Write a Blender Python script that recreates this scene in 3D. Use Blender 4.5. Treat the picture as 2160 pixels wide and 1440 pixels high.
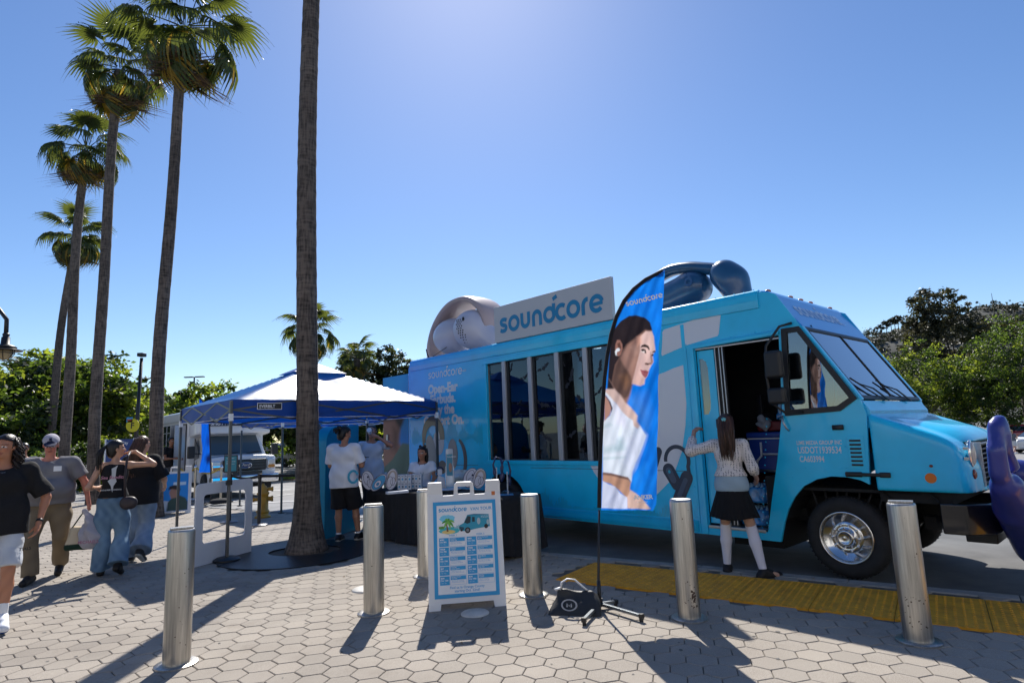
import bpy, math, random
import numpy as np
from math import sin, cos, pi, radians, atan2, sqrt, hypot
from mathutils import Vector, Matrix

for o in list(bpy.data.objects): bpy.data.objects.remove(o)
S = bpy.context.scene
COL = S.collection

# ---------------------------------------------------------------- camera
FPX, PITCH, ROLL, CAMH = 1275.0, radians(8.6), 0.040, 1.55
_f = np.array([0, cos(PITCH), sin(PITCH)]); _r0 = np.array([1., 0, 0]); _u0 = np.array([0, -sin(PITCH), cos(PITCH)])
_u = _u0*cos(ROLL) + _r0*sin(ROLL); _r = _r0*cos(ROLL) - _u0*sin(ROLL)
CAM = np.array([0, 0, CAMH])
cam = bpy.data.cameras.new('camera'); camo = bpy.data.objects.new('camera', cam); COL.objects.link(camo)
cam.sensor_fit = 'HORIZONTAL'; cam.sensor_width = 36; cam.lens = FPX/2160*36
cam.clip_start = 0.05; cam.clip_end = 3000
camo.matrix_world = Matrix(((_r[0], _u[0], -_f[0], 0), (_r[1], _u[1], -_f[1], 0), (_r[2], _u[2], -_f[2], CAMH), (0, 0, 0, 1)))
S.camera = camo

# ---------------------------------------------------------------- sky and sun
SUN_EL, SUN_AZ = radians(45.0), radians(-3.2)      # azimuth from +Y towards +X
W = bpy.data.worlds.new('World'); S.world = W; W.use_nodes = True
nt = W.node_tree; nt.nodes.clear()
sky = nt.nodes.new('ShaderNodeTexSky'); sky.sky_type = 'NISHITA'; sky.sun_disc = False
sky.sun_elevation = SUN_EL; sky.sun_rotation = SUN_AZ
sky.altitude = 200; sky.air_density = 1.0; sky.dust_density = 0.25; sky.ozone_density = 3.2
bg = nt.nodes.new('ShaderNodeBackground'); bg.inputs['Strength'].default_value = 0.096
wo = nt.nodes.new('ShaderNodeOutputWorld')
hs = nt.nodes.new('ShaderNodeHueSaturation'); hs.inputs['Saturation'].default_value = 1.15; hs.inputs['Hue'].default_value = .506; nt.links.new(sky.outputs[0], hs.inputs['Color']); nt.links.new(hs.outputs[0], bg.inputs[0]); nt.links.new(bg.outputs[0], wo.inputs[0])
sl = bpy.data.lights.new('sun', 'SUN'); sl.energy = 5.0; sl.angle = radians(0.53); sl.color = (1.0, 0.95, 0.87)
slo = bpy.data.objects.new('sun', sl); COL.objects.link(slo)
sd = Vector((sin(SUN_AZ)*cos(SUN_EL), cos(SUN_AZ)*cos(SUN_EL), sin(SUN_EL)))
slo.rotation_euler = sd.to_track_quat('Z', 'Y').to_euler(); slo.location = sd*60
S.view_settings.view_transform = 'Standard'; S.view_settings.look = 'None'
S.view_settings.gamma = 1; S.view_settings.use_curve_mapping = False
S.view_settings.exposure = 0.50
S.render.engine = 'CYCLES'

# ---------------------------------------------------------------- measuring helpers (pixel of the 2160x1440 photo -> place)
def sm(t): t = np.clip(t, 0, 1); return t*t*(3-2*t)
def zg(x, y): return -0.5*sm((y-17)/20) - 0.7*sm((x-6)/12)*sm((y-4)/8)
def ray(px, py): return _f + _r*(px-1080)/FPX - _u*(py-720)/FPX
def G(px, py, z=0.0):
    d = ray(px, py); t = (z-CAMH)/d[2]; return CAM + d*t
def AT(px, py, Y):
    d = ray(px, py); return CAM + d*Y/d[1]
def PROJ(x, y, z):
    a = x; b = y; c = z-CAMH
    k = a*_f[0]+b*_f[1]+c*_f[2]
    return 1080+FPX*(a*_r[0]+b*_r[1]+c*_r[2])/k, 720-FPX*(a*_u[0]+b*_u[1]+c*_u[2])/k

# ---------------------------------------------------------------- object helpers
def link(o, parent=None, label=None, cat=None, group=None, kind=None):
    COL.objects.link(o)
    if parent is not None: o.parent = parent
    if label: o['label'] = label
    if cat: o['category'] = cat
    if group: o['group'] = group
    if kind: o['kind'] = kind
    return o
def thing(name, label, cat, loc=(0, 0, 0), rz=0.0, group=None):
    o = bpy.data.objects.new(name, None); o.empty_display_size = .2
    o.location = [float(v) for v in loc]; o.rotation_euler = (0, 0, rz)
    return link(o, None, label, cat, group)
def copy_tree(src, loc, rz=None, label=None, group=None):
    r = src.copy(); COL.objects.link(r); r.location = [float(v) for v in loc]
    if rz is not None: r.rotation_euler = (0, 0, rz)
    if label: r['label'] = label
    if group: r['group'] = group
    for ch in list(src.children):
        c = ch.copy(); COL.objects.link(c); c.parent = r
        for g in list(ch.children):
            d = g.copy(); COL.objects.link(d); d.parent = c
    return r

class MB:
    """collects shapes into one mesh"""
    def __init__(s): s.v = []; s.f = []; s.mi = []; s.cur = 0
    def mat(s, i): s.cur = i; return s
    def add(s, vs, fs):
        b = len(s.v); s.v.extend([tuple(float(c) for c in p) for p in vs])
        for f in fs: s.f.append(tuple(b+i for i in f)); s.mi.append(s.cur)
        return s
    def box(s, x0, x1, y0, y1, z0, z1):
        return s.add([(x0,y0,z0),(x1,y0,z0),(x1,y1,z0),(x0,y1,z0),(x0,y0,z1),(x1,y0,z1),(x1,y1,z1),(x0,y1,z1)],
                     [(0,3,2,1),(4,5,6,7),(0,1,5,4),(1,2,6,5),(2,3,7,6),(3,0,4,7)])
    def bar(s, p0, p1, w, h, up=(0, 0, 1)):
        a = Vector(p0); b = Vector(p1); d = (b-a).normalized(); u = Vector(up)
        if abs(d.dot(u)) > .98: u = Vector((0, 1, 0))
        r = d.cross(u).normalized()*w/2; t = r.cross(d).normalized()*h/2
        vs = [a-r-t, a+r-t, a+r+t, a-r+t, b-r-t, b+r-t, b+r+t, b-r+t]
        return s.add(vs, [(0,1,2,3),(7,6,5,4),(0,4,5,1),(1,5,6,2),(2,6,7,3),(3,7,4,0)])
    def tube(s, pts, r, n=10, cap=True, flat=1.0, closed=False):
        P = [Vector(p) for p in pts]; m = len(P)
        R = r if hasattr(r, '__len__') else [r]*m
        prev = None; vs = []; fs = []
        for i in range(m):
            if closed: d = (P[(i+1) % m]-P[i-1])
            else: d = (P[min(i+1, m-1)]-P[max(i-1, 0)])
            d = d.normalized() if d.length > 1e-9 else Vector((0, 0, 1))
            if prev is None:
                a = Vector((0, 0, 1)) if abs(d.z) < .9 else Vector((1, 0, 0))
                prev = (a - d*a.dot(d)).normalized()
            else:
                q = prev - d*prev.dot(d)
                prev = q.normalized() if q.length > 1e-6 else prev
            b = d.cross(prev)
            for k in range(n):
                t = 2*pi*k/n; vs.append(P[i] + prev*cos(t)*R[i] + b*sin(t)*R[i]*flat)
        for i in range(m if closed else m-1):
            j = (i+1) % m
            for k in range(n):
                k2 = (k+1) % n; fs.append((i*n+k, i*n+k2, j*n+k2, j*n+k))
        if cap and not closed:
            fs.append(tuple(range(n-1, -1, -1))); fs.append(tuple((m-1)*n+k for k in range(n)))
        return s.add(vs, fs)
    def cyl(s, p0, p1, r0, r1=None, n=16): return s.tube([p0, p1], [r0, r0 if r1 is None else r1], n)
    def lathe(s, prof, n=24, O=(0,0,0), A=(1,0,0), B=(0,1,0), N=(0,0,1), cap=True):
        O = Vector(O); A = Vector(A); B = Vector(B); N = Vector(N); vs = []; fs = []; m = len(prof)
        for r, z in prof:
            for k in range(n):
                t = 2*pi*k/n; vs.append(O + A*cos(t)*r + B*sin(t)*r + N*z)
        for i in range(m-1):
            for k in range(n):
                k2 = (k+1) % n; fs.append((i*n+k, i*n+k2, (i+1)*n+k2, (i+1)*n+k))
        if cap:
            fs.append(tuple(range(n-1, -1, -1))); fs.append(tuple((m-1)*n+k for k in range(n)))
        return s.add(vs, fs)
    def prism(s, pts, O=(0,0,0), A=(1,0,0), B=(0,0,1), N=(0,1,0), d0=0.0, d1=.01, back=True):
        O = Vector(O); A = Vector(A); B = Vector(B); N = Vector(N); m = len(pts)
        vs = [O+A*a+B*b+N*d0 for a, b in pts]
        fs = [tuple(range(m))]
        if back:
            vs += [O+A*a+B*b+N*d1 for a, b in pts]
            fs += [tuple(range(2*m-1, m-1, -1))]+[(i, i+m, (i+1) % m+m, (i+1) % m) for i in range(m)]
        return s.add(vs, fs)
    def grid(s, nu, nv, fn, wrap=False):
        vs = [fn(i/(nu-1), j/(nv-1)) for j in range(nv) for i in range(nu)]
        fs = [(j*nu+i, j*nu+i+1, (j+1)*nu+i+1, (j+1)*nu+i) for j in range(nv-1) for i in range(nu-1)]
        return s.add(vs, fs)
    def ellipsoid(s, c, r, n=16, m=10, rot=None):
        c = Vector(c); vs = []; fs = []
        for i in range(m+1):
            p = pi*i/m
            for k in range(n):
                t = 2*pi*k/n; q = Vector((r[0]*sin(p)*cos(t), r[1]*sin(p)*sin(t), r[2]*cos(p)))
                if rot is not None: q = rot @ q
                vs.append(c+q)
        for i in range(m):
            for k in range(n):
                k2 = (k+1) % n; fs.append((i*n+k, (i+1)*n+k, (i+1)*n+k2, i*n+k2))
        return s.add(vs, fs)
    def mesh(s, name, mats, smooth=False):
        me = bpy.data.meshes.new(name); me.from_pydata(s.v, [], s.f)
        for m in (mats if isinstance(mats, (list, tuple)) else [mats]): me.materials.append(m)
        if max(s.mi, default=0) > 0: me.polygons.foreach_set('material_index', s.mi)
        if smooth: me.polygons.foreach_set('use_smooth', [True]*len(me.polygons))
        me.update(); return me
    def build(s, name, mats, parent=None, smooth=False, bevel=0, seg=2, loc=None, **kw):
        o = bpy.data.objects.new(name, s.mesh(name, mats, smooth))
        if loc is not None: o.location = loc
        link(o, parent, **kw)
        if bevel:
            b = o.modifiers.new('bevel', 'BEVEL'); b.width = bevel; b.segments = seg; b.limit_method = 'ANGLE'; b.angle_limit = radians(35)
            o.data.polygons.foreach_set('use_smooth', [True]*len(o.data.polygons))
            w = o.modifiers.new('wn', 'WEIGHTED_NORMAL'); w.keep_sharp = True
        elif smooth == 'auto':
            e = o.modifiers.new('edge', 'EDGE_SPLIT'); e.split_angle = radians(40)
        return o
def raw(name, V, F, mats, parent=None, smooth=True, cols=None, **kw):
    """numpy arrays -> object, optional per-vertex colour"""
    me = bpy.data.meshes.new(name); me.from_pydata(V.tolist() if hasattr(V, 'tolist') else V, [], F.tolist() if hasattr(F, 'tolist') else F)
    for m in (mats if isinstance(mats, (list, tuple)) else [mats]): me.materials.append(m)
    if smooth: me.polygons.foreach_set('use_smooth', [True]*len(me.polygons))
    if cols is not None:
        a = me.color_attributes.new('Col', 'FLOAT_COLOR', 'POINT')
        c = np.ones((len(me.vertices), 4), np.float32); c[:, :3] = cols; a.data.foreach_set('color', c.ravel())
    me.update(); o = bpy.data.objects.new(name, me); return link(o, parent, **kw)

def curve_mesh(outer, holes=(), extrude=0.0):
    """filled 2D outline with holes; returns verts, faces in the xy plane"""
    cu = bpy.data.curves.new('c', 'CURVE'); cu.dimensions = '2D'; cu.fill_mode = 'BOTH'; cu.extrude = extrude
    for pts in [outer]+list(holes):
        sp = cu.splines.new('POLY'); sp.points.add(len(pts)-1)
        for p, q in zip(sp.points, pts): p.co = (q[0], q[1], 0, 1)
        sp.use_cyclic_u = True
    o = bpy.data.objects.new('c', cu); me = bpy.data.meshes.new_from_object(o)
    v = [tuple(x.co) for x in me.vertices]; f = [tuple(p.vertices) for p in me.polygons]
    bpy.data.objects.remove(o); bpy.data.meshes.remove(me); bpy.data.curves.remove(cu)
    return v, f
def plate(mb, outer, holes=(), O=(0,0,0), A=(1,0,0), B=(0,0,1), N=(0,-1,0), t=.02):
    """a plate with holes: front face at O, thickness t away from N"""
    v, f = curve_mesh(outer, holes, t/2)
    O = Vector(O); A = Vector(A); B = Vector(B); N = Vector(N)
    return mb.add([O+A*p[0]+B*p[1]+N*(p[2]-t/2) for p in v], f)
def text(body, size, m, parent, O, A=(1,0,0), B=(0,0,1), N=(0,-1,0), align='LEFT', bold=0.0, name='lettering', sx=1.0, space=1.0, line=1.0, shear=0.0):
    cu = bpy.data.curves.new('t', 'FONT'); cu.body = body; cu.size = size; cu.align_x = align; cu.offset = bold
    cu.space_character = space; cu.space_line = line; cu.resolution_u = 3; cu.shear = shear
    o = bpy.data.objects.new('t', cu); me = bpy.data.meshes.new_from_object(o)
    A = Vector(A)*sx; B = Vector(B); N = Vector(N); O = Vector(O)
    for v in me.vertices: c = v.co.copy(); v.co = O+A*c.x+B*c.y+N*c.z
    bpy.data.objects.remove(o); bpy.data.curves.remove(cu)
    me.materials.clear(); me.materials.append(m); me.name = name
    return link(bpy.data.objects.new(name, me), parent)
def ribbon(mb, path, w, off=0.0, O=(0,0,0), A=(1,0,0), B=(0,0,1), N=(0,-1,0), closed=False, miter=True):
    P = [Vector((p[0], p[1])) for p in path]; m = len(P); vs = []; fs = []
    O = Vector(O); A = Vector(A); B = Vector(B); N = Vector(N)
    Wd = w if hasattr(w, '__len__') else [w]*m
    for i in range(m):
        if closed: d = P[(i+1) % m]-P[i-1]
        else: d = P[min(i+1, m-1)]-P[max(i-1, 0)]
        d.normalize(); n = Vector((-d.y, d.x))*Wd[i]/2
        for q in (P[i]-n, P[i]+n): vs.append(O+A*q.x+B*q.y+N*off)
    for i in range(m if closed else m-1):
        j = (i+1) % m; fs.append((2*i, 2*j, 2*j+1, 2*i+1))
    return mb.add(vs, fs)
def arc(cx, cy, rx, ry, a0, a1, n=14): return [(cx+rx*cos(radians(a0+(a1-a0)*i/n)), cy+ry*sin(radians(a0+(a1-a0)*i/n))) for i in range(n+1)]
def logo(m, parent, O, h, A=(1,0,0), B=(0,0,1), N=(0,-1,0), w=.27, name='lettering', lift=.0006, mb=None, build=True):
    """the wordmark: s o u n d c o r e, x-height h"""
    mb = mb or MB(); x = 0.0; A = Vector(A)*h; B = Vector(B)*h; k = [0]
    def rb(p, closed=False, ww=w): ribbon(mb, [(a+x, b) for a, b in p], ww, lift*(k[0] % 2), O, A, B, N, closed); k[0] += 1
    hw = w/2
    # s
    rb([(.70,.80),(.52,.865),(.36,.87)]+arc(.36,.70,.20,.17,100,200,5)+[(.25,.56),(.45,.48)]+arc(.43,.32,.2,.18,60,-90,8)+[(.28,.135),(.08,.20)]); x += .92
    rb(arc(.45, .5, .40, .40, 0, 345, 23), True); x += 1.06
    rb([(.13,1.0),(.13,.45)]+arc(.43,.43,.30,.30,180,360,12)+[(.73,.45),(.73,1.0)]); x += 1.02
    rb([(.13,0),(.13,.55)]+arc(.43,.57,.30,.30,180,0,12)+[(.73,.55),(.73,0)]); x += 1.02
    rb(arc(.45, .5, .38, .38, 0, 345, 23), True); k[0] = 1; rb([(.80,.45),(.84,1.12)]); k[0] = 0
    rb([(.78,1.36),(1.12,1.50)], ww=.24); x += .98
    rb(arc(.47, .5, .40, .40, 50, 310, 18)); x += .92
    rb(arc(.45, .5, .40, .40, 0, 345, 23), True); x += 1.06
    rb([(.13,0),(.13,.5)]+arc(.45,.50,.32,.37,175,80,7)); x += .66
    rb(arc(.45, .5, .40, .40, 12, 318, 20)); k[0] = 1; rb([(.08,.47),(.88,.50)], ww=w*.8); x += .9
    if build: return mb.build(name, m, parent), x*h
    return mb, x*h

# ---------------------------------------------------------------- materials
_mc = {}
def mt(name, col, rough=.5, metal=0.0, var=.0, vs=6.0, bump=0.0, bs=60.0, coat=0.0, spec=.5, dark=None, trans=0.0, emit=None, stretch=None, coat_r=.05, spread=(.35, .65)):
    if name in _mc: return _mc[name]
    m = bpy.data.materials.new(name); m.use_nodes = True; n = m.node_tree; b = n.nodes['Principled BSDF']; L = n.links.new
    c = (*col, 1); b.inputs['Roughness'].default_value = rough; b.inputs['Metallic'].default_value = metal
    b.inputs['Base Color'].default_value = c; b.inputs['Coat Weight'].default_value = coat; b.inputs['Coat Roughness'].default_value = coat_r
    b.inputs['Specular IOR Level'].default_value = spec
    if trans: b.inputs['Transmission Weight'].default_value = trans
    if emit: b.inputs['Emission Color'].default_value = (*emit[0], 1); b.inputs['Emission Strength'].default_value = emit[1]
    if var or bump:
        tc = n.nodes.new('ShaderNodeTexCoord'); src = tc.outputs['Object']
        if stretch:
            mp = n.nodes.new('ShaderNodeMapping'); mp.inputs['Scale'].default_value = stretch; L(src, mp.inputs[0]); src = mp.outputs[0]
    if var:
        no = n.nodes.new('ShaderNodeTexNoise'); no.inputs['Scale'].default_value = vs; no.inputs['Detail'].default_value = 6; no.inputs['Roughness'].default_value = .65
        L(src, no.inputs['Vector'])
        r = n.nodes.new('ShaderNodeValToRGB'); r.color_ramp.elements[0].position = spread[0]; r.color_ramp.elements[1].position = spread[1]
        d = dark or tuple(x*(1-var) for x in col); r.color_ramp.elements[0].color = (*d, 1)
        r.color_ramp.elements[1].color = (*[min(1, x*(1+var*.5)) for x in col], 1)
        L(no.outputs[0], r.inputs[0]); L(r.outputs[0], b.inputs['Base Color'])
    if bump:
        no2 = n.nodes.new('ShaderNodeTexNoise'); no2.inputs['Scale'].default_value = bs; no2.inputs['Detail'].default_value = 4
        L(src, no2.inputs['Vector']); bp = n.nodes.new('ShaderNodeBump'); bp.inputs['Strength'].default_value = bump; bp.inputs['Distance'].default_value = .01
        L(no2.outputs[0], bp.inputs['Height']); L(bp.outputs[0], b.inputs['Normal'])
    _mc[name] = m; return m
def vcol(name, rough=.6, transl=0.0, bump=0.0, bs=80.0, sss=0.0, spec=.4):
    """material that shows the colours printed on (stored with) the mesh"""
    if name in _mc: return _mc[name]
    m = mt(name, (1, 1, 1), rough, bump=bump, bs=bs, spec=spec); n = m.node_tree; b = n.nodes['Principled BSDF']
    a = n.nodes.new('ShaderNodeAttribute'); a.attribute_name = 'Col'; n.links.new(a.outputs['Color'], b.inputs['Base Color'])
    if sss: b.inputs['Subsurface Weight'].default_value = sss; b.inputs['Subsurface Radius'].default_value = (.02, .008, .005); b.inputs['Subsurface Scale'].default_value = .5
    if transl:
        t = n.nodes.new('ShaderNodeBsdfTranslucent'); mx = n.nodes.new('ShaderNodeMixShader'); mx.inputs[0].default_value = transl
        n.links.new(a.outputs['Color'], t.inputs[0]); n.links.new(b.outputs[0], mx.inputs[1]); n.links.new(t.outputs[0], mx.inputs[2])
        n.links.new(mx.outputs[0], n.nodes['Material Output'].inputs[0])
    return m
def thin(name, col, tcol, transl=.4, rough=.5, var=.25, vs=3.0, spec=.4):
    """leaf or cloth: reflects and lets light through"""
    if name in _mc: return _mc[name]
    m = mt(name, col, rough, var=var, vs=vs, spec=spec); n = m.node_tree; b = n.nodes['Principled BSDF']
    t = n.nodes.new('ShaderNodeBsdfTranslucent'); t.inputs[0].default_value = (*tcol, 1)
    mx = n.nodes.new('ShaderNodeMixShader'); mx.inputs[0].default_value = transl
    n.links.new(b.outputs[0], mx.inputs[1]); n.links.new(t.outputs[0], mx.inputs[2]); n.links.new(mx.outputs[0], n.nodes['Material Output'].inputs[0])
    return m
def glass(name, tint=(.5, .55, .6), refl=(.9, .95, 1.0), base=.06, rough=.0):
    if name in _mc: return _mc[name]
    m = bpy.data.materials.new(name); m.use_nodes = True; n = m.node_tree; n.nodes.clear(); L = n.links.new
    o = n.nodes.new('ShaderNodeOutputMaterial'); t = n.nodes.new('ShaderNodeBsdfTransparent'); t.inputs[0].default_value = (*tint, 1)
    g = n.nodes.new('ShaderNodeBsdfGlossy'); g.inputs['Roughness'].default_value = rough; g.inputs[0].default_value = (*refl, 1)
    f = n.nodes.new('ShaderNodeFresnel'); f.inputs[0].default_value = 1.5
    a = n.nodes.new('ShaderNodeMath'); a.operation = 'MULTIPLY_ADD'; a.inputs[1].default_value = 1.4; a.inputs[2].default_value = base; a.use_clamp = True
    mx = n.nodes.new('ShaderNodeMixShader'); L(f.outputs[0], a.inputs[0]); L(a.outputs[0], mx.inputs[0]); L(t.outputs[0], mx.inputs[1]); L(g.outputs[0], mx.inputs[2]); L(mx.outputs[0], o.inputs[0])
    _mc[name] = m; return m
WHITE = mt('white paint', (.78, .79, .80), .4); BLACK = mt('black plastic', (.012, .012, .014), .45); RUBBER = mt('rubber', (.018, .018, .019), .8, var=.3, vs=12)
STEEL = mt('brushed steel', (.52, .50, .47), .34, 1.0, var=.35, vs=4, bump=.12, bs=30, stretch=(14, 14, .6), spread=(.3, .7))
CHROME = mt('chrome', (.8, .8, .8), .07, 1.0); DSTEEL = mt('dark steel', (.09, .09, .095), .45, .7, var=.3)
ALU = mt('aluminium', (.45, .46, .48), .35, .9, var=.15, vs=10, stretch=(1, 1, 12)); BLACKCLOTH = mt('black cloth', (.012, .012, .015), .9, var=.3, vs=8)
PBLUE = mt('poster blue', (.03, .30, .62), .45); INK = mt('ink blue', (.02, .22, .45), .5); PWHITE = mt('print white', (.8, .82, .85), .45)
# ================================================================ GROUND
rnd = random.Random(7)
def ground_mat():
    m = mt('asphalt', (.13, .128, .125), .85, var=.28, vs=1.2, bump=.35, bs=220, dark=(.085, .084, .083)); return m
ASPH = ground_mat(); LOT = mt('pale asphalt', (.25, .245, .24), .9, var=.25, vs=.8, bump=.3, bs=160)
BASE = mt('paving sand', (.13, .118, .10), .95, var=.3, vs=9, bump=.3, bs=200)
CONC = mt('kerb concrete', (.30, .29, .27), .85, var=.25, vs=5, bump=.3, bs=120)
PAINT = mt('road paint', (.62, .62, .60), .7, var=.25, vs=5)
# ground sheet out to the horizon
xs = np.unique(np.concatenate([np.linspace(-700, -40, 12), np.linspace(-40, 40, 61), np.linspace(40, 900, 14)]))
ys = np.unique(np.concatenate([np.linspace(-60, 0, 6), np.linspace(0, 50, 41), np.linspace(50, 1500, 16)]))
XX, YY = np.meshgrid(xs, ys); ZZ = zg(XX, YY)-.055
Vt = np.stack([XX, YY, ZZ], -1).reshape(-1, 3); nx = len(xs); I = np.arange((len(ys)-1)*nx).reshape(-1, nx)[:, :-1].ravel()
raw('road', Vt, np.stack([I, I+1, I+nx+1, I+nx], 1), ASPH, label=None, kind='structure')
# edge of the plaza (counter-clockwise, far side first)
def P2(px, py): g = G(px, py); return (g[0], g[1])
EDGE = [(12.5, 0.0), (4.27, 5.49), (3.21, 6.23), (2.03, 7.09), (0.38, 8.16), (-.68, 9.15), (-1.7, 10.6), (-3.2, 12.3), (-5.2, 13.9), (-8.2, 15.9), (-13.5, 18.8), (-26, 24.0)]
plaza = EDGE+[(-50, 8), (-50, -21), (50, -21), (50, -6)]
v, f = curve_mesh(plaza)
pave = raw('pavement', [(p[0], p[1], -.012) for p in v], f, BASE, smooth=False, kind='structure')
mb = MB(); n = len(plaza)
for i in range(len(EDGE)-1):
    (x0, y0), (x1, y1) = EDGE[i], EDGE[i+1]; mb.add([(x0, y0, -.012), (x1, y1, -.012), (x1, y1, -.3), (x0, y0, -.3)], [(0, 1, 2, 3)])
mb.build('edge_face', CONC, pave)
# kerb stones along the road side
kerb = thing('kerb', 'pale concrete kerb between yellow tactile paving and the road', 'kerb'); del kerb['category']; del kerb['label']; kerb['kind'] = 'structure'
def offs(p, q, d):
    dx, dy = q[0]-p[0], q[1]-p[1]; l = hypot(dx, dy); return (-dy/l*d, dx/l*d)
path = [EDGE[0], EDGE[1], EDGE[2], EDGE[3], EDGE[4], EDGE[5], EDGE[6], EDGE[7]]
for i in range(len(path)-1):
    p, q = path[i], path[i+1]; L_ = hypot(q[0]-p[0], q[1]-p[1]); k = max(1, round(L_/1.8))
    ox, oy = offs(p, q, .15); ux, uy = (q[0]-p[0])/L_, (q[1]-p[1])/L_
    for j in range(k):
        a = j/k*L_+.004; b = (j+1)/k*L_-.004
        A_ = (p[0]+ux*a, p[1]+uy*a); B_ = (p[0]+ux*b, p[1]+uy*b)
        MB().prism([A_, (A_[0]+ox, A_[1]+oy), (B_[0]+ox, B_[1]+oy), B_], B=(0, 1, 0), N=(0, 0, 1), d0=-.3, d1=.004).build('kerb_stone', CONC, kerb, bevel=.01)
# tactile tiles
YEL = mt('tactile yellow', (.72, .33, .012), .7, var=.3, vs=7, bump=.3, bs=90, dark=(.48, .21, .012), spread=(.3, .7))
tact = thing('tactile_strip', 'yellow tactile warning paving with raised domes along the kerb', 'tactile paving')
t0 = np.array([.36, 6.70]); td = np.array([.826, -.5637]); tn = np.array([.5637, .826])
mb = MB(); mb.box(.003, .607, .003, .905, -.03, .002)
for i in range(10):
    for j in range(15):
        cx, cy = .03+i*.0605, .03+j*.0605
        mb.lathe([(.0125, .002), (.0105, .0065), (.008, .0075)], 7, (cx, cy, 0))
tm = mb.mesh('tactile_tile', YEL)
for i in range(17):
    o = bpy.data.objects.new('tactile_tile', tm); p = t0+td*i*.61; o.location = (p[0], p[1], .006); o.rotation_euler = (0, 0, atan2(td[1], td[0])); link(o, tact)
# hexagonal paving stones
HP = .2075; ra = radians(-14.0); ux = np.array([cos(ra), sin(ra)]); uy = np.array([-sin(ra), cos(ra)])
Rh = HP/2/cos(pi/6)
def hexmesh(name, mat_):
    mb = MB(); rr = [(Rh-.0085, 0.0), (Rh-.0035, -.004), (Rh-.003, -.02)]
    vs = [(r*cos(pi/6+k*pi/3), r*sin(pi/6+k*pi/3), z) for r, z in rr for k in range(6)]
    fs = [tuple(range(6))]+[(k+6, (k+1) % 6+6, (k+1) % 6, k) for k in range(6)]+[(k+12, (k+1) % 6+12, (k+1) % 6+6, k+6) for k in range(6)]
    mb.add(vs, fs); return mb
STONE = bpy.data.materials.new('paving stone'); STONE.use_nodes = True
def stone_mat(m):
    n = m.node_tree; b = n.nodes['Principled BSDF']; L = n.links.new; b.inputs['Roughness'].default_value = .9
    tc = n.nodes.new('ShaderNodeNewGeometry')
    def noise(s, d=4): x = n.nodes.new('ShaderNodeTexNoise'); x.inputs['Scale'].default_value = s; x.inputs['Detail'].default_value = d; L(tc.outputs['Position'], x.inputs['Vector']); return x.outputs[0]
    def ramp(src, a, ca, b_, cb): r = n.nodes.new('ShaderNodeValToRGB'); r.color_ramp.elements[0].position = a; r.color_ramp.elements[1].position = b_; r.color_ramp.elements[0].color = (*ca, 1); r.color_ramp.elements[1].color = (*cb, 1); L(src, r.inputs[0]); return r.outputs[0]
    def mul(a, b_, mode='MULTIPLY', f=1.0): x = n.nodes.new('ShaderNodeMix'); x.data_type = 'RGBA'; x.blend_type = mode; x.inputs[0].default_value = f; L(a, x.inputs[6]); L(b_, x.inputs[7]); return x.outputs[2]
    base = ramp(noise(1.1), .3, (.29, .256, .218), .7, (.375, .337, .29))
    at = n.nodes.new('ShaderNodeAttribute'); at.attribute_name = 'tone'
    ob = n.nodes.new('ShaderNodeObjectInfo')
    isl = ramp(ob.outputs['Random'], 0, (.90, .90, .90), 1, (1.05, 1.04, 1.03))
    speck = ramp(noise(330, 2), .32, (.62, .60, .58), .62, (1.12, 1.12, 1.12))
    c = mul(mul(base, isl), speck)
    tn_ = ramp(at.outputs['Fac'], 0, (1, 1, 1), 1, (.84, .84, .85)); c = mul(c, tn_)
    st = ramp(noise(2.6, 8), .60, (1, 1, 1), .74, (.70, .67, .64)); c = mul(c, st, f=.6)
    L(c, b.inputs['Base Color'])
    bp = n.nodes.new('ShaderNodeBump'); bp.inputs['Strength'].default_value = .5; bp.inputs['Distance'].default_value = .003; L(noise(260, 3), bp.inputs['Height']); L(bp.outputs[0], b.inputs['Normal'])
stone_mat(STONE)
hm = hexmesh('paving_stone', STONE).mesh('paving_stone', STONE)
def inpoly(x, y, poly):
    c = False; j = len(poly)-1
    for i in range(len(poly)):
        if (poly[i][1] > y) != (poly[j][1] > y) and x < (poly[j][0]-poly[i][0])*(y-poly[i][1])/(poly[j][1]-poly[i][1])+poly[i][0]: c = not c
        j = i
    return c
blockers = [(-2.51, 4.64), (-1.34, 5.74), (-1.07, 7.10), (.11, 6.14), (1.36, 5.23), (2.76, 4.51)]
near = []; far = []
inner = [(p[0], p[1]) for p in plaza]
inner = [(x-.13*.57, y-.13*.82) for x, y in EDGE]+plaza[len(EDGE):]
for j in range(-40, 150):
    for i in range(-150, 110):
        q = ux*(i+.5*(j & 1))*HP+uy*j*HP*sqrt(3)/2; x, y = q
        if y < 2.9 or y > 20 or x < -19 or x > 7.5: continue
        px, py = PROJ(x, y, 0)
        if px < -90 or px > 2260 or py > 1540: continue
        if not inpoly(x, y, inner): continue
        r = np.array([x, y])-t0
        if -.06 < r@td < 10.4 and -.02 < r@tn < 1.0: continue
        if hypot(x+3.12, y-8.82) < 1.02: continue
        (near if len(near) < 0 else far).append((x, y))
far.sort(key=lambda p: p[0]**2+p[1]**2)
onscreen = [p for p in far if 0 < PROJ(p[0], p[1], 0)[0] < 2160 and PROJ(p[0], p[1], 0)[1] < 1440]
near = onscreen[:300]; ns = set(near); far = [p for p in far if p not in ns]
for x, y in near:
    o = bpy.data.objects.new('paving_stone', hm); o.location = (x, y, rnd.uniform(-.0015, .0015))
    o.rotation_euler = (rnd.uniform(-.006, .006), rnd.uniform(-.006, .006), ra+rnd.uniform(-.012, .012)); link(o, pave)
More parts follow.
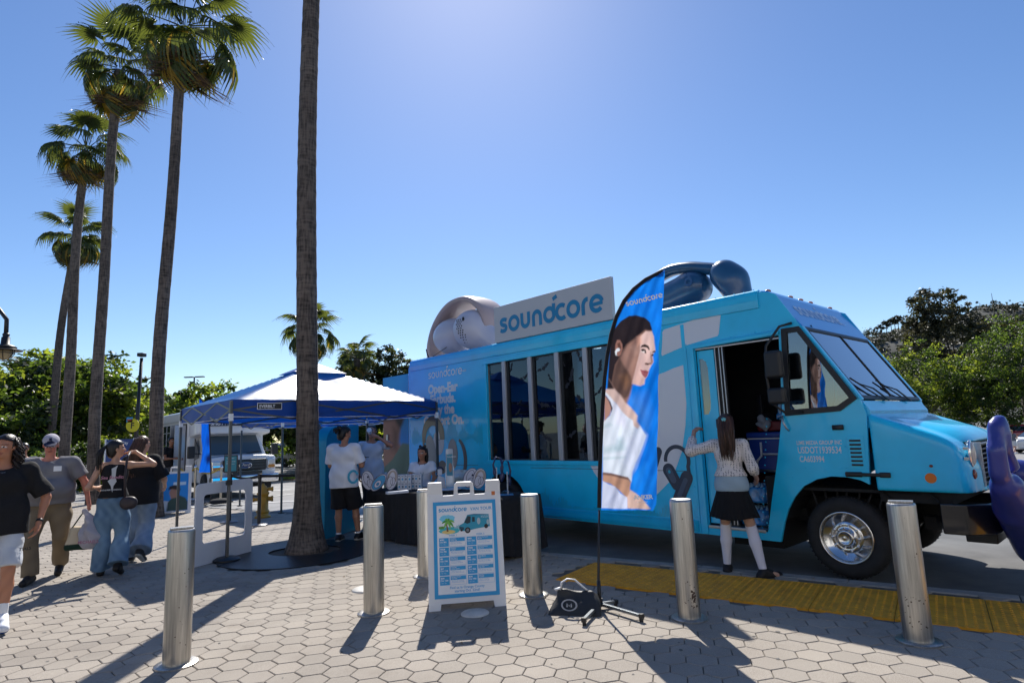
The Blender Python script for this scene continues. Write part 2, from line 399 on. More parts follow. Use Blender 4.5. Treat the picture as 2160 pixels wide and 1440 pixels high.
hv = np.array(hexmesh('s', STONE).v); hf = hexmesh('s', STONE).f
Rz = np.array([[cos(ra), -sin(ra), 0], [sin(ra), cos(ra), 0], [0, 0, 1]]); hv = hv@Rz.T
V_ = []; F_ = []; T_ = []
for k, (x, y) in enumerate(far):
    b = k*18; tl = np.array([rnd.uniform(-.006, .006), rnd.uniform(-.006, .006)])
    vv = hv+np.array([x, y, rnd.uniform(-.0015, .0015)]); vv[:, 2] += hv[:, 0]*tl[0]+hv[:, 1]*tl[1]
    V_.append(vv); F_.extend([tuple(b+i for i in f) for f in hf]); T_ += [rnd.random()**2]*18
o = raw('paving_field', np.concatenate(V_), F_, STONE, pave, smooth=False, kind='stuff')
a = o.data.attributes.new('tone', 'FLOAT', 'POINT'); a.data.foreach_set('value', np.array(T_, np.float32))
mb = MB(); rg = random.Random(77)
for _ in range(260):
    x, y = rg.uniform(-9, 5), rg.uniform(3.2, 13)
    if not inpoly(x, y, inner): continue
    r = rg.uniform(.006, .02); mb.prism([(x+r*cos(a)*rg.uniform(.7, 1.2), y+r*sin(a)*rg.uniform(.7, 1.2)) for a in np.linspace(0, 6.28, 8)[:-1]], B=(0, 1, 0), N=(0, 0, 1), d0=.003, d1=.0045, back=False)
mb.build('gum_spot', mt('gum', (.10, .095, .09), .8), pave, kind='stuff')
mb = MB()
for _ in range(45):
    x, y = rg.uniform(-9, 5), rg.uniform(3.2, 12); a = rg.uniform(0, 6.28); l = rg.uniform(.012, .03)
    mb.add([(x-l*cos(a), y-l*sin(a), .006), (x+l*.4*sin(a), y-l*.4*cos(a), .012), (x+l*cos(a), y+l*sin(a), .007), (x-l*.4*sin(a), y+l*.4*cos(a), .014)], [(0, 1, 2, 3)])
mb.build('fallen_leaf', mt('dry leaf', (.28, .17, .07), .8), pave, kind='stuff')
# pale asphalt of the parking lot beyond, with painted bays
lot = [(-60, 26), (-26, 24.3), (-13.5, 19.1), (-8.2, 16.2), (-5.1, 14.2), (-3.0, 12.6), (-2.0, 12.9), (3, 22), (10, 24), (30, 14), (60, 10), (70, 60), (-60, 80)]
xs = np.linspace(-60, 70, 131); ys = np.linspace(9, 80, 72)
Vl = []; Fl = []; idx = {}
for j in range(len(ys)-1):
    for i in range(len(xs)-1):
        pass
v, f = curve_mesh(lot)
import bmesh
bm = bmesh.new(); vs = [bm.verts.new(p) for p in v]
for q in f: bm.faces.new([vs[i] for i in q])
bmesh.ops.triangulate(bm, faces=bm.faces)
for _ in range(5):
    e = [x for x in bm.edges if x.calc_length() > 2.5]
    if e: bmesh.ops.subdivide_edges(bm, edges=e, cuts=1, use_grid_fill=False); bmesh.ops.triangulate(bm, faces=bm.faces)
for q in bm.verts: q.co.z = float(zg(q.co.x, q.co.y))-.045
me = bpy.data.meshes.new('parking_lot'); bm.to_mesh(me); me.materials.append(LOT); bm.free()
link(bpy.data.objects.new('parking_lot', me), kind='structure')
mb = MB()
def stripe(x0, y0, x1, y1, w=.1):
    k = max(2, int(hypot(x1-x0, y1-y0)/1.0)); dx, dy = x1-x0, y1-y0; l = hypot(dx, dy); nx_, ny_ = -dy/l*w/2, dx/l*w/2; vs = []
    for i in range(k+1):
        x, y = x0+dx*i/k, y0+dy*i/k
        for s_ in (-1, 1): X, Y = x+nx_*s_, y+ny_*s_; vs.append((X, Y, float(zg(X, Y))-.03))
    mb.add(vs, [(2*i, 2*i+2, 2*i+3, 2*i+1) for i in range(k)])
for i in range(9): stripe(-14+i*2.7, 15.6+i*.3, -9.2+i*2.7, 25+i*.3)
stripe(-10, 15.9, -2.5, 17.6); stripe(-12.5, 20.2, -1, 23.5)
for i in range(10): stripe(8+i*2.8, 16+i*.5, 9+i*2.8, 21+i*.5)
mb.build('bay_marking', PAINT, bpy.data.objects['parking_lot'])
# planting island and kerb across the lot
GRASS = thin('grass', (.06, .10, .02), (.12, .2, .03), .35)
def grass(name, poly, n, hgt, mat_, parent=None, seed=1, **kw):
    R = random.Random(seed); xs_ = [p[0] for p in poly]; ys_ = [p[1] for p in poly]; V=[]; F=[]; c = 0
    while c < n:
        x = R.uniform(min(xs_), max(xs_)); y = R.uniform(min(ys_), max(ys_))
        if not inpoly(x, y, poly): continue
        z = float(zg(x, y)); a = R.uniform(0, 2*pi); h = hgt*R.uniform(.5, 1.3); w = hgt*.22; lx, ly = R.uniform(-.5, .5)*h, R.uniform(-.5, .5)*h
        V += [(x-w*cos(a), y-w*sin(a), z), (x+w*cos(a), y+w*sin(a), z), (x+lx, y+ly, z+h)]; F.append((3*c, 3*c+1, 3*c+2)); c += 1
    return raw(name, V, F, mat_, parent, smooth=False, kind='stuff', **kw)
SOIL = mt('soil', (.09, .065, .045), .95, var=.4, vs=4, bump=.4, bs=40)
def island(poly, seed, n):
    mb = MB(); z = min(float(zg(*p)) for p in poly)
    mb.prism(poly, B=(0, 1, 0), N=(0, 0, 1), d0=z-.2, d1=z+.1); o = mb.build('planting_bed', [CONC], None, kind='structure')
    cx = sum(p[0] for p in poly)/len(poly); cy = sum(p[1] for p in poly)/len(poly)
    q = [(cx+(x-cx)*.97, cy+(y-cy)*.94) for x, y in poly]
    MB().prism(q, B=(0, 1, 0), N=(0, 0, 1), d0=z+.09, d1=z+.12).build('soil_bed', SOIL, o)
    return z+.1
# ================================================================ SMOOTH BODIES (distance fields meshed by surface nets)
class SDF:
    def __init__(s, lo, hi, h):
        s.lo = np.array(lo, float); s.h = h; s.n = np.ceil((np.array(hi)-s.lo)/h).astype(int)+1
        s.F = np.full(s.n, .5, np.float32)
        s.ax = [s.lo[i]+h*np.arange(s.n[i]) for i in range(3)]
    def sub(s, lo, hi):
        a = np.maximum(np.floor((np.array(lo)-s.lo)/s.h).astype(int), 0); b = np.minimum(np.ceil((np.array(hi)-s.lo)/s.h).astype(int)+1, s.n)
        if (b <= a).any(): return None
        sl = tuple(slice(a[i], b[i]) for i in range(3))
        X = s.ax[0][sl[0]][:, None, None]; Y = s.ax[1][sl[1]][None, :, None]; Z = s.ax[2][sl[2]][None, None, :]
        return sl, X, Y, Z
    def comb(s, sl, d, k):
        a = s.F[sl]; d = d.astype(np.float32)
        hh = np.clip(.5+.5*(a-d)/k, 0, 1); s.F[sl] = a*(1-hh)+d*hh-k*hh*(1-hh)
    def cone(s, a, b, ra, rb=None, k=.02, sc=None):
        a = np.array(a, float); b = np.array(b, float); rb = ra if rb is None else rb; m = max(ra, rb)+.05+k
        q = s.sub(np.minimum(a, b)-m, np.maximum(a, b)+m)
        if q is None: return s
        sl, X, Y, Z = q; ba = b-a; l2 = max(ba@ba, 1e-9)
        t = np.clip(((X-a[0])*ba[0]+(Y-a[1])*ba[1]+(Z-a[2])*ba[2])/l2, 0, 1)
        d = np.sqrt((X-a[0]-ba[0]*t)**2+(Y-a[1]-ba[1]*t)**2+(Z-a[2]-ba[2]*t)**2)-(ra+(rb-ra)*t)
        s.comb(sl, d, k); return s
    def chain(s, pts, rs, k=.02):
        for i in range(len(pts)-1): s.cone(pts[i], pts[i+1], rs[i], rs[i+1], k)
        return s
    def ell(s, c, r, k=.02, R=None):
        c = np.array(c, float); r = np.array(r, float); m = r.max()+.06+k; q = s.sub(c-m, c+m)
        if q is None: return s
        sl, X, Y, Z = q; x, y, z = X-c[0], Y-c[1], Z-c[2]
        if R is not None: R = np.array(R); x, y, z = R[0,0]*x+R[1,0]*y+R[2,0]*z, R[0,1]*x+R[1,1]*y+R[2,1]*z, R[0,2]*x+R[1,2]*y+R[2,2]*z
        k0 = np.sqrt((x/r[0])**2+(y/r[1])**2+(z/r[2])**2); k1 = np.sqrt((x/r[0]**2)**2+(y/r[1]**2)**2+(z/r[2]**2)**2)+1e-9
        s.comb(sl, k0*(k0-1)/k1, k); return s
    def full(s): return s.ax[0][:, None, None], s.ax[1][None, :, None], s.ax[2][None, None, :]
    def cut(s, p, n, k=0):   # keep the side the normal points away from
        X, Y, Z = s.full(); n = np.array(n, float); n /= np.linalg.norm(n)
        d = (X-p[0])*n[0]+(Y-p[1])*n[1]+(Z-p[2])*n[2]; s.F = np.maximum(s.F, d.astype(np.float32)); return s
    def disp(s, fn): X, Y, Z = s.full(); s.F = s.F+fn(X, Y, Z).astype(np.float32); return s
    def folds(s, amp=.005, f=22, seed=0, vert=.5):
        r = np.random.RandomState(seed); X, Y, Z = s.full(); D = 0
        for i in range(5):
            a = r.normal(size=3); a[2] *= vert; a *= f*(1+i*.35)/np.linalg.norm(a); w = r.normal(size=3)*f*.4; p = r.rand(2)*6
            D = D+np.sin(X*a[0]+Y*a[1]+Z*a[2]+p[0]+1.5*np.sin(X*w[0]+Y*w[1]+Z*w[2]+p[1]))/(1+i*.5)
        s.F = s.F+(amp*D/2).astype(np.float32); return s
    def nets(s):
        F = s.F; F[0], F[-1] = .5, .5; F[:, 0], F[:, -1] = .5, .5; F[:, :, 0], F[:, :, -1] = .5, .5
        IN = F < 0; n = s.n-1; acc = np.zeros((*n, 3), np.float32); cnt = np.zeros(n, np.float32)
        def cs(o): return tuple(slice(o[i], o[i]+n[i]) for i in range(3))
        for ax in range(3):
            for u in (0, 1):
                for w in (0, 1):
                    o0 = [0, 0, 0]; oth = [i for i in range(3) if i != ax]; o0[oth[0]] = u; o0[oth[1]] = w; o1 = list(o0); o1[ax] = 1
                    a = F[cs(o0)]; b = F[cs(o1)]; m = (a < 0) != (b < 0); t = np.where(m, a/(a-b+1e-12), 0)
                    acc[..., ax] += np.where(m, t, 0); acc[..., oth[0]] += m*u; acc[..., oth[1]] += m*w; cnt += m
        act = cnt > 0; ids = -np.ones(n, int); idx = np.argwhere(act); ids[act] = np.arange(len(idx))
        V = (acc[act]/cnt[act][:, None]+idx)*s.h+s.lo; Q = []
        for ax in range(3):
            o = [i for i in range(3) if i != ax]
            sl0 = [slice(1, n[i]) for i in range(3)]; sl0[ax] = slice(0, n[ax]); a = IN[tuple(sl0)]
            sl1 = list(sl0); sl1[ax] = slice(1, n[ax]+1); b = IN[tuple(sl1)]
            for m, flip in ((a & ~b, False), (~a & b, True)):
                e = np.argwhere(m)
                if not len(e): continue
                e = e.copy(); e[:, o[0]] += 1; e[:, o[1]] += 1
                def g(du, dw): c = e.copy(); c[:, o[0]] += du; c[:, o[1]] += dw; return ids[c[:, 0], c[:, 1], c[:, 2]]
                q = np.stack([g(-1, -1), g(0, -1), g(0, 0), g(-1, 0)], 1)
                if (ax == 1) != flip: q = q[:, ::-1]
                Q.append(q)
        Q = np.concatenate(Q); Q = Q[(Q >= 0).all(1)]
        return V, Q
    def build(s, name, mat_, parent=None, col=None, smooth_it=1, **kw):
        V, Q = s.nets()
        for _ in range(smooth_it):      # one light smoothing pass
            acc = np.zeros_like(V); c = np.zeros(len(V))
            for k in range(4):
                a, b = Q[:, k], Q[:, (k+1) % 4]
                np.add.at(acc, a, V[b]); np.add.at(c, a, 1)
            V = V*.5+.5*acc/np.maximum(c, 1)[:, None]
        cols = col(V) if col is not None else None
        return raw(name, V, Q, mat_, parent, cols=cols, **kw)

# ---------------------------------------------------------------- painting flat print on a mesh
def lin(c): 
    c = np.array(c, float)/255; return np.where(c <= .04045, c/12.92, ((c+.055)/1.055)**2.4)
def poly_sd(x, y, P):
    P = np.array(P, float); n = len(P); d = np.full(x.shape, 1e9); ins = np.zeros(x.shape, bool)
    for i in range(n):
        a = P[i]; b = P[i-1]; e = b-a; wx = x-a[0]; wy = y-a[1]; t = np.clip((wx*e[0]+wy*e[1])/(e@e+1e-12), 0, 1)
        d = np.minimum(d, (wx-e[0]*t)**2+(wy-e[1]*t)**2)
        c = (a[1] > y) != (b[1] > y)
        with np.errstate(divide='ignore', invalid='ignore'): c2 = x < (b[0]-a[0])*(y-a[1])/(b[1]-a[1]+1e-12)+a[0]
        ins ^= (c & c2)
    d = np.sqrt(d); return np.where(ins, -d, d)
def paint(x, y, base, layers):
    C = np.zeros((len(x), 3)); C[:] = lin(base)
    for L_ in layers:
        col, P, soft = L_[:3]; op = L_[3] if len(L_) > 3 else 1.0
        if len(P) == 4 and not hasattr(P[0], '__len__'):     # ellipse cx, cy, rx, ry
            d = (np.sqrt(((x-P[0])/P[2])**2+((y-P[1])/P[3])**2)-1)*min(P[2], P[3])
        else: d = poly_sd(x, y, P)
        a = np.clip(.5-d/max(soft, 1e-6)/2, 0, 1)*op; C = C*(1-a[:, None])+lin(col)*a[:, None]
    return C

# ================================================================ PEOPLE
SKINM = vcol('skin', .5, sss=.08); CLOTHM = vcol('cloth', .88, bump=.9, bs=17); HAIRM = vcol('hair', .42, bump=.2, bs=120, spec=.5); SHOEM = vcol('shoe', .6)
def mirror_unit(v): v = np.array(v, float); return v/np.linalg.norm(v)
class Person:
    """local frame: facing +Y, z up, feet near the origin. all joint positions in metres for a 1.75 m figure, scaled by s"""
    def __init__(s, label, loc, rz, height=1.75, res=.009, skin=(190, 140, 110), female=False, belly=0.0, head_yaw=0, head_pitch=0, name='person', group=None, lean=(0, 0), build=1.0, gaze_lips=(150, 85, 75)):
        s.root = thing(name, label, 'person', loc, rz, group); s.k = height/1.75; s.res = res; s.skin = skin; s.fem = female; s.belly = belly; s.bw = build
        s.j = {}; lx, ly = lean; s.lips = gaze_lips
        J = s.j
        for sd, x in (('l', -1), ('r', 1)):
            J['hip'+sd] = [x*.088, 0, .90]; J['knee'+sd] = [x*.095, .02, .49]; J['ank'+sd] = [x*.10, -.01, .085]; J['toe'+sd] = [x*.12, .17, .03]
            sh = .165 if female else .185
            J['sho'+sd] = [x*sh*build+lx, ly-.01, 1.405]; J['elb'+sd] = [x*(sh+.07)*build+lx, ly-.02, 1.13]; J['wri'+sd] = [x*(sh+.08)*build+lx, ly+.06, .88]
        J['pel'] = [0, 0, .95]; J['wai'] = [lx*.4, ly*.4, 1.09]; J['che'] = [lx*.8, ly*.8, 1.29]; J['nek'] = [lx, ly, 1.475]; J['head'] = [lx, ly+.02, 1.625]
        s.hy, s.hp = radians(head_yaw), radians(head_pitch); s.curl = {'l': .5, 'r': .5}; s.palm = {'l': (1, 0, 0), 'r': (-1, 0, 0)}; s.hdir = {'l': None, 'r': None}
    def set(s, **kw):
        for k, v in kw.items(): s.j[k] = list(v)
        return s
    def P(s, n): return np.array(s.j[n])*s.k
    def grid(s, lo, hi, res=None):
        return SDF(np.array(lo)*s.k, np.array(hi)*s.k, res or s.res)
    def bounds(s, names, m=.2):
        A = np.array([s.j[n] for n in names]); return A.min(0)-m, A.max(0)+m
    def headR(s):
        cy, sy, cp, sp = cos(s.hy), sin(s.hy), cos(s.hp), sin(s.hp)
        return np.array([[cy, -sy, 0], [sy, cy, 0], [0, 0, 1]])@np.array([[1, 0, 0], [0, cp, -sp], [0, sp, cp]])
    def hand(s, D, sd, k=.006):
        w = s.P('wri'+sd); e = s.P('elb'+sd); d = mirror_unit(s.hdir[sd] if s.hdir[sd] is not None else (w-e)); pn = np.array(s.palm[sd], float); pn = pn-d*(pn@d); pn = mirror_unit(pn)
        a = np.cross(d, pn)                       # across the knuckles
        q = s.k; c = s.curl[sd]; side = -1 if sd == 'l' else 1
        s_thumb = 1 if (np.cross(d, pn)[2] > -2) else 1
        D.cone(w, w+d*.045*q, .021*q, .026*q, .015)
        pc = w+d*.055*q
        for o in (-.024, -.008, .008, .024): D.cone(w+d*.03*q+a*o*.7*q, w+d*.092*q+a*o*q, .0125*q, .0115*q, .008)
        for i, (o, ln) in enumerate(((-.028, .062), (-.010, .074), (.009, .080), (.027, .072))):
            b = w+d*.09*q+a*o*q; th = c*.9
            p1 = b+(d*cos(th)+pn*sin(th)+a*o*2.0)*ln*.5*q; th2 = c*2.0; p2 = p1+(d*cos(th2)+pn*sin(th2))*ln*.5*q
            D.cone(b, p1, .0098*q, .0088*q, .003); D.cone(p1, p2, .0088*q, .0075*q, .003)
        tb = w+d*.028*q+a*.024*q+pn*.006*q; t1 = tb+(d*.7+a*.6+pn*.35)*.038*q; t2 = t1+(d*.85+a*.15+pn*(.3+c*.4))*.034*q
        D.cone(tb, t1, .0125*q, .0105*q, .006); D.cone(t1, t2, .0105*q, .0088*q, .004)
    def body(s, hands=True, legs=True, arms_only=False):
        names = list(s.j); lo, hi = s.bounds(names, .16); hi[2] += .05
        D = s.grid(lo, hi); q = s.k; P = s.P; b = s.bw
        up = P('che'); f = s.fem
        D.ell(P('pel'), (.150*q*b*(1.06 if f else 1), .110*q*b, .115*q), .04); D.ell(P('wai'), ((.118 if f else .135)*q*b, .095*q*b, .13*q), .05)
        D.ell(P('che'), ((.140 if f else .158)*q*b, .108*q*b, .165*q), .05)
        for sd in 'lr':
            D.cone(P('nek')-np.array([0, 0, .045*q]), P('sho'+sd), .040*q, .047*q, .03)
            D.cone(P('sho'+sd), P('elb'+sd), (.042 if f else .050)*q*b, (.033 if f else .038)*q, .03); D.cone(P('elb'+sd), P('wri'+sd), (.034 if f else .039)*q, .023*q, .015)
            D.cone(P('elb'+sd), P('elb'+sd)*.7+P('wri'+sd)*.3, .037*q, .040*q*.95, .015)
            if hands: s.hand(D, sd)
            if legs:
                hp, kn, an = P('hip'+sd), P('knee'+sd), P('ank'+sd)
                D.cone(hp, kn, .082*q*b, .052*q, .04); calf = kn*.68+an*.32+np.array([0, -.012*q, 0])
                D.cone(kn, calf, .050*q, .054*q, .02); D.cone(calf, an, .053*q, .033*q, .02)
                D.cone(an, P('toe'+sd)+np.array([0, -.03, .012])*q, .034*q, .026*q, .02)
        D.cone(P('nek')-np.array([0, 0, .04*q]), P('head')-np.array([0, .0, .07*q]), .053*q*(.9 if f else 1), .050*q*(.9 if f else 1), .02)
        h = P('head'); R = s.headR(); s.h = h; s.R = R
        def hp_(x, y, z): return h+R@(np.array([x, y, z])*q)
        D.ell(hp_(0, -.012, .028), np.array([.073, .092, .086])*q, .02, R); D.ell(hp_(0, .025, -.035), np.array([.054, .062, .072])*q, .03, R)
        D.ell(hp_(0, .062, -.085), np.array([.022, .020, .018])*q, .02, R)
        D.cone(hp_(0, .082, .012), hp_(0, .104, -.022), .0075*q, .012*q, .010); D.cone(hp_(-.012, .094, -.028), hp_(.012, .094, -.028), .007*q, None, .008)
        D.cone(hp_(-.040, .073, .022), hp_(.040, .073, .022), .010*q, None, .012)
        D.ell(hp_(0, .080, -.056), np.array([.022, .012, .010])*q, .006, R)
        for x in (-1, 1):
            D.ell(hp_(x*.032, .070, -.015), np.array([.018, .016, .016])*q, .015, R)
            D.ell(hp_(x*.074, -.005, -.012), np.array([.009, .018, .030])*q, .006, R)
            # eye sockets
            c = hp_(x*.031, .098, .004); qd = D.sub(c-.04, c+.04)
            if qd: sl, X, Y, Z = qd; dd = np.sqrt((X-c[0])**2+(Y-c[1])**2+(Z-c[2])**2)-.016*q; D.F[sl] = np.maximum(D.F[sl], -dd.astype(np.float32)-.001)
        skin = s.skin
        def col(V):
            L = (V-h)@R/q; C = np.zeros((len(V), 3)); C[:] = lin(skin)
            rs = np.random.RandomState(3); C *= (1+.05*np.sin(V[:, :1]*60+V[:, 2:3]*47))
            x, y, z = L[:, 0], L[:, 1], L[:, 2]; face = (y > .03)
            def put(mask, c, a=1): C[mask] = C[mask]*(1-a)+lin(c)*a
            for sx in (-1, 1):
                ex = (x-sx*.031)/.016; ez = (z-.004)/.0075; put(face & (ex**2+ez**2 < 1.25), (215, 205, 198)); put(face & (((x-sx*.031)/.0075)**2+((z-.004)/.0075)**2 < 1), (35, 22, 18))
                put(face & (abs(x-sx*.033) < .020) & (abs(z-.024-.10*abs(x-sx*.03)*-1) < .0045), (50, 34, 26), .85)
            put(face & ((x/.024)**2+((z+.056)/.0095)**2 < 1), s.lips)
            put(face & (((abs(x)-.04)/.02)**2+((z+.03)/.02)**2 < 1), (min(255, skin[0]+12), max(0, skin[1]-10), max(0, skin[2]-10)), .4)
            return C
        s.bodyobj = D.build('body', SKINM, s.root, col); return s
    def garment(s, name, fn, lo, hi, color, mat_=None, parent=None, res=None, folds=None, col=None):
        D = SDF(np.array(lo)*s.k, np.array(hi)*s.k, res or s.res*1.0); fn(D, s.P, s.k)
        if folds: D.folds(*folds)
        if isinstance(color, tuple):
            c = lin(color); cf = (lambda V: np.tile(c, (len(V), 1))*(1+.06*np.sin(V[:, 2:3]*31+V[:, :1]*23)))
        else: cf = color
        return D.build(name, mat_ or CLOTHM, parent or s.root, cf)
    def tee(s, color, hem=.88, sleeve=.62, loose=.02, name='shirt', belly=0, folds=(.006, 24, 1, .4), tank=False, open_neck=.03, mat_=None, crop=False):
        b = s.bw; fem = s.fem
        def fn(D, P, q):
            D.ell(P('che'), ((.148 if fem else .168)*q*b+loose*q, .118*q*b+loose*q, .165*q), .05)
            w = P('wai'); D.ell(w+np.array([0, belly*.5, 0]), ((.128 if fem else .150)*q*b+loose*q*1.3+belly*.5, .112*q*b+loose*q+belly*.7, .16*q), .06)
            D.ell(P('pel')*.75+P('wai')*.25, ((.180*q*b+loose*q), .140*q*b+loose*q+belly*.2, .17*q), .06) if not tank else None
            hm_ = P('pel').copy(); hm_[2] = min(hm_[2], (hem+.03)*q)
            D.ell(hm_+np.array([0, 0, .0*q]), (.178*q*b+loose*q, .136*q*b+loose*q+belly*.25, .17*q), .06)
            E = SDF(D.lo, D.lo+D.h*(D.n-1.01), D.h)
            for sd in 'lr':
                if tank: D.cone(P('sho'+sd)*.72+P('nek')*.28+np.array([0, 0, -.005]), P('che')+np.array([(-.07 if sd == 'l' else .07)*q, 0, .04*q]), .036*q, .07*q, .03); continue
                D.cone(P('nek')-np.array([0, 0, .050*q]), P('sho'+sd)-np.array([0, 0, .006*q]), .056*q, .058*q*b+loose*.4, .03)
                a, e = P('sho'+sd)-np.array([0, 0, .01*q]), P('elb'+sd)
                if sleeve <= 1: E.cone(a, a+(e-a)*(sleeve+.2), .053*q*b+loose*.4, .060*q*b+loose*.9, .02)
                else:
                    wv = P('wri'+sd); E.cone(a, e, .052*q+loose*.5, .050*q+loose*.6, .02); E.cone(e, e+(wv-e)*(sleeve-1), .050*q+loose*.6, .040*q+loose*.6, .02)
                if sleeve <= 1:
                    dd = mirror_unit(e-a); c = a+(e-a)*sleeve; X, Y, Z = E.full(); d = (X-c[0])*dd[0]+(Y-c[1])*dd[1]+(Z-c[2])*dd[2]; rr = np.sqrt((X-c[0])**2+(Y-c[1])**2+(Z-c[2])**2)
                    E.F = np.where(rr < .16*q+loose, np.maximum(E.F, d), E.F).astype(np.float32)
            hh = np.clip(.5+.5*(D.F-E.F)/.03, 0, 1); D.F = (D.F*(1-hh)+E.F*hh-.03*hh*(1-hh)).astype(np.float32)
            D.cut((0, 0, hem*q), (0, 0, -1))
            nk = P('nek'); X, Y, Z = D.full(); hole = np.sqrt((X-nk[0])**2+((Y-nk[1]-.01*q)*.9)**2+((Z-nk[2]-.035*q)*.9)**2)-(.072+open_neck)*q
            D.F = np.maximum(D.F, -hole).astype(np.float32)
        lo, hi = s.bounds(['pel', 'shol', 'shor', 'elbl', 'elbr', 'nek']+(['wril', 'wrir'] if sleeve > 1 else []), .22+belly); lo[2] = min(lo[2], hem-.05)
        return s.garment(name, fn, lo, hi, color, mat_=mat_, folds=folds)
    def pants(s, color, to=1.0, wide=.0, flare=.0, top=1.02, name='trousers', folds=(.007, 20, 5, .5), mat_=None):
        b = s.bw
        def fn(D, P, q):
            D.ell(P('pel'), (.172*q*b, .130*q*b, .13*q), .04)
            for sd in 'lr':
                hp, kn, an = P('hip'+sd), P('knee'+sd), P('ank'+sd)
                D.cone(P('pel')*.3+hp*.7, hp*.6+kn*.4, .107*q*b+wide*.5, .082*q*b+wide, .04)
                if to <= .5: c = hp+(kn-hp)*to*2; D.cone(hp*.6+kn*.4, c, .082*q*b+wide, .080*q*b+wide*1.2, .03)
                else:
                    D.cone(hp*.6+kn*.4, kn, .082*q*b+wide, .064*q+wide, .03); c = kn+(an-kn)*(to-.5)*2; D.cone(kn, c, .064*q+wide, .052*q+wide+flare, .03)
                dd = mirror_unit(c-kn) if to > .5 else mirror_unit(kn-hp)
                X, Y, Z = D.full(); d = (X-c[0])*dd[0]+(Y-c[1])*dd[1]+(Z-c[2])*dd[2]; near_ = np.sqrt((X-c[0])**2+(Y-c[1])**2+(Z-c[2])**2) < .22*q
                D.F = np.where(near_, np.maximum(D.F, d), D.F).astype(np.float32)
            D.cut((0, 0, top*q), (0, 0, 1))
        lo, hi = s.bounds(['pel', 'hipl', 'hipr', 'kneel', 'kneer']+(['ankl', 'ankr'] if to > .5 else []), .17+wide); lo[2] = max(lo[2], 0.0)
        return s.garment(name, fn, lo, hi, color, folds=folds, mat_=mat_)
    def shoes(s, color=(30, 30, 32), sole=(225, 225, 222), sock=None, sockh=.14, shape=1.0):
        for sd in 'lr':
            a, t = s.P('ank'+sd), s.P('toe'+sd); q = s.k; d = mirror_unit(t-a+np.array([0, 0, a[2]-t[2]-.0])); heel = a-np.array([d[0], d[1], 0])*.035*q; heel[2] = a[2]-.045*q
            tt = t.copy()
            D = SDF(np.minimum(a, t)-.12*q, np.maximum(a, t)+.12*q, s.res*.8)
            D.cone(heel, tt, .040*q*shape, .034*q*shape, .02); D.cone(a+np.array([0, 0, -.01*q]), heel, .042*q, .042*q, .02); D.cone(a+np.array([0, 0, .0]), (a+tt)/2, .040*q, .040*q, .03); D.cone(heel, tt+np.array([d[0], d[1], 0])*.02, .036*q*shape, .036*q*shape, .01)
            nn = np.cross(mirror_unit(tt-heel), np.cross((0, 0, 1.), mirror_unit(tt-heel))); nn = mirror_unit(nn); base = heel-nn*.034*q
            D.cut(base, -nn); D.cut(a+np.array([0, 0, .028*q]), (0, 0, 1))
            cc, cs_ = lin(color), lin(sole)
            o = D.build('shoe', SHOEM, s.root, lambda V: np.where((((V-base)@nn) < .020*q)[:, None], cs_, cc))
            if sock:
                kn = s.P('knee'+sd); up = a+(kn-a)*sockh; E = SDF(np.minimum(a, up)-.1, np.maximum(a, up)+.1, s.res)
                if sockh > .6:
                    calf = kn*.68+a*.32+np.array([0, -.012*q, 0]); E.cone(a, calf, .038*q, .059*q, .02); E.cone(calf, up, .059*q, .058*q, .02)
                else: E.cone(a, up, .040*q, .041*q, .01)
                dd = mirror_unit(up-a); E.cut(up, dd); E.build('sock', CLOTHM, s.root, lambda V: np.tile(lin(sock), (len(V), 1)))
        return s
    def hair(s, color, kind='short', length=.3, n=160, seed=1, wave=.0, hl=1.5):
        h, R, q = s.h, s.R, s.k; rs = random.Random(seed)
        def hp_(x, y, z): return h+R@(np.array([x, y, z])*q)
        D = SDF(h-.3*q, h+.3*q, s.res*.9)
        D.ell(hp_(0, -.016, .034), np.array([.082, .101, .094])*q, .01, R)
        if kind != 'short': D.ell(hp_(0, -.055, -.03), np.array([.078, .062, .095])*q, .03, R)
        if kind == 'buns':
            for x in (-.045, .045): D.ell(hp_(x, -.02, .125), np.array([.028, .028, .026])*q, .01, R)
        # clear the face
        X, Y, Z = D.full(); x, y, z = [(X-h[0])*R[0, i]+(Y-h[1])*R[1, i]+(Z-h[2])*R[2, i] for i in range(3)]
        face = np.maximum(np.maximum(-(y-(.020*q+ .25*np.maximum(z-.045*q, 0))), z-.075*q+.35*abs(x)), abs(x)-.085*q)
        D.F = np.maximum(D.F, -face).astype(np.float32)
        if kind == 'short': D.F = np.maximum(D.F, (-(z)-.045*q+.4*(-y-.02))).astype(np.float32)
        an = np.arctan2(x, -y); D.F = D.F+(.0022*np.sin(an*34+z*30)).astype(np.float32)
        cc = lin(color)
        fc = lambda V: cc*(1+.35*np.sin(np.arctan2(V[:, :1]-h[0], -(V[:, 1:2]-h[1]))*23+V[:, 2:3]*19))
        ho = D.build('hair', HAIRM, s.root, fc)
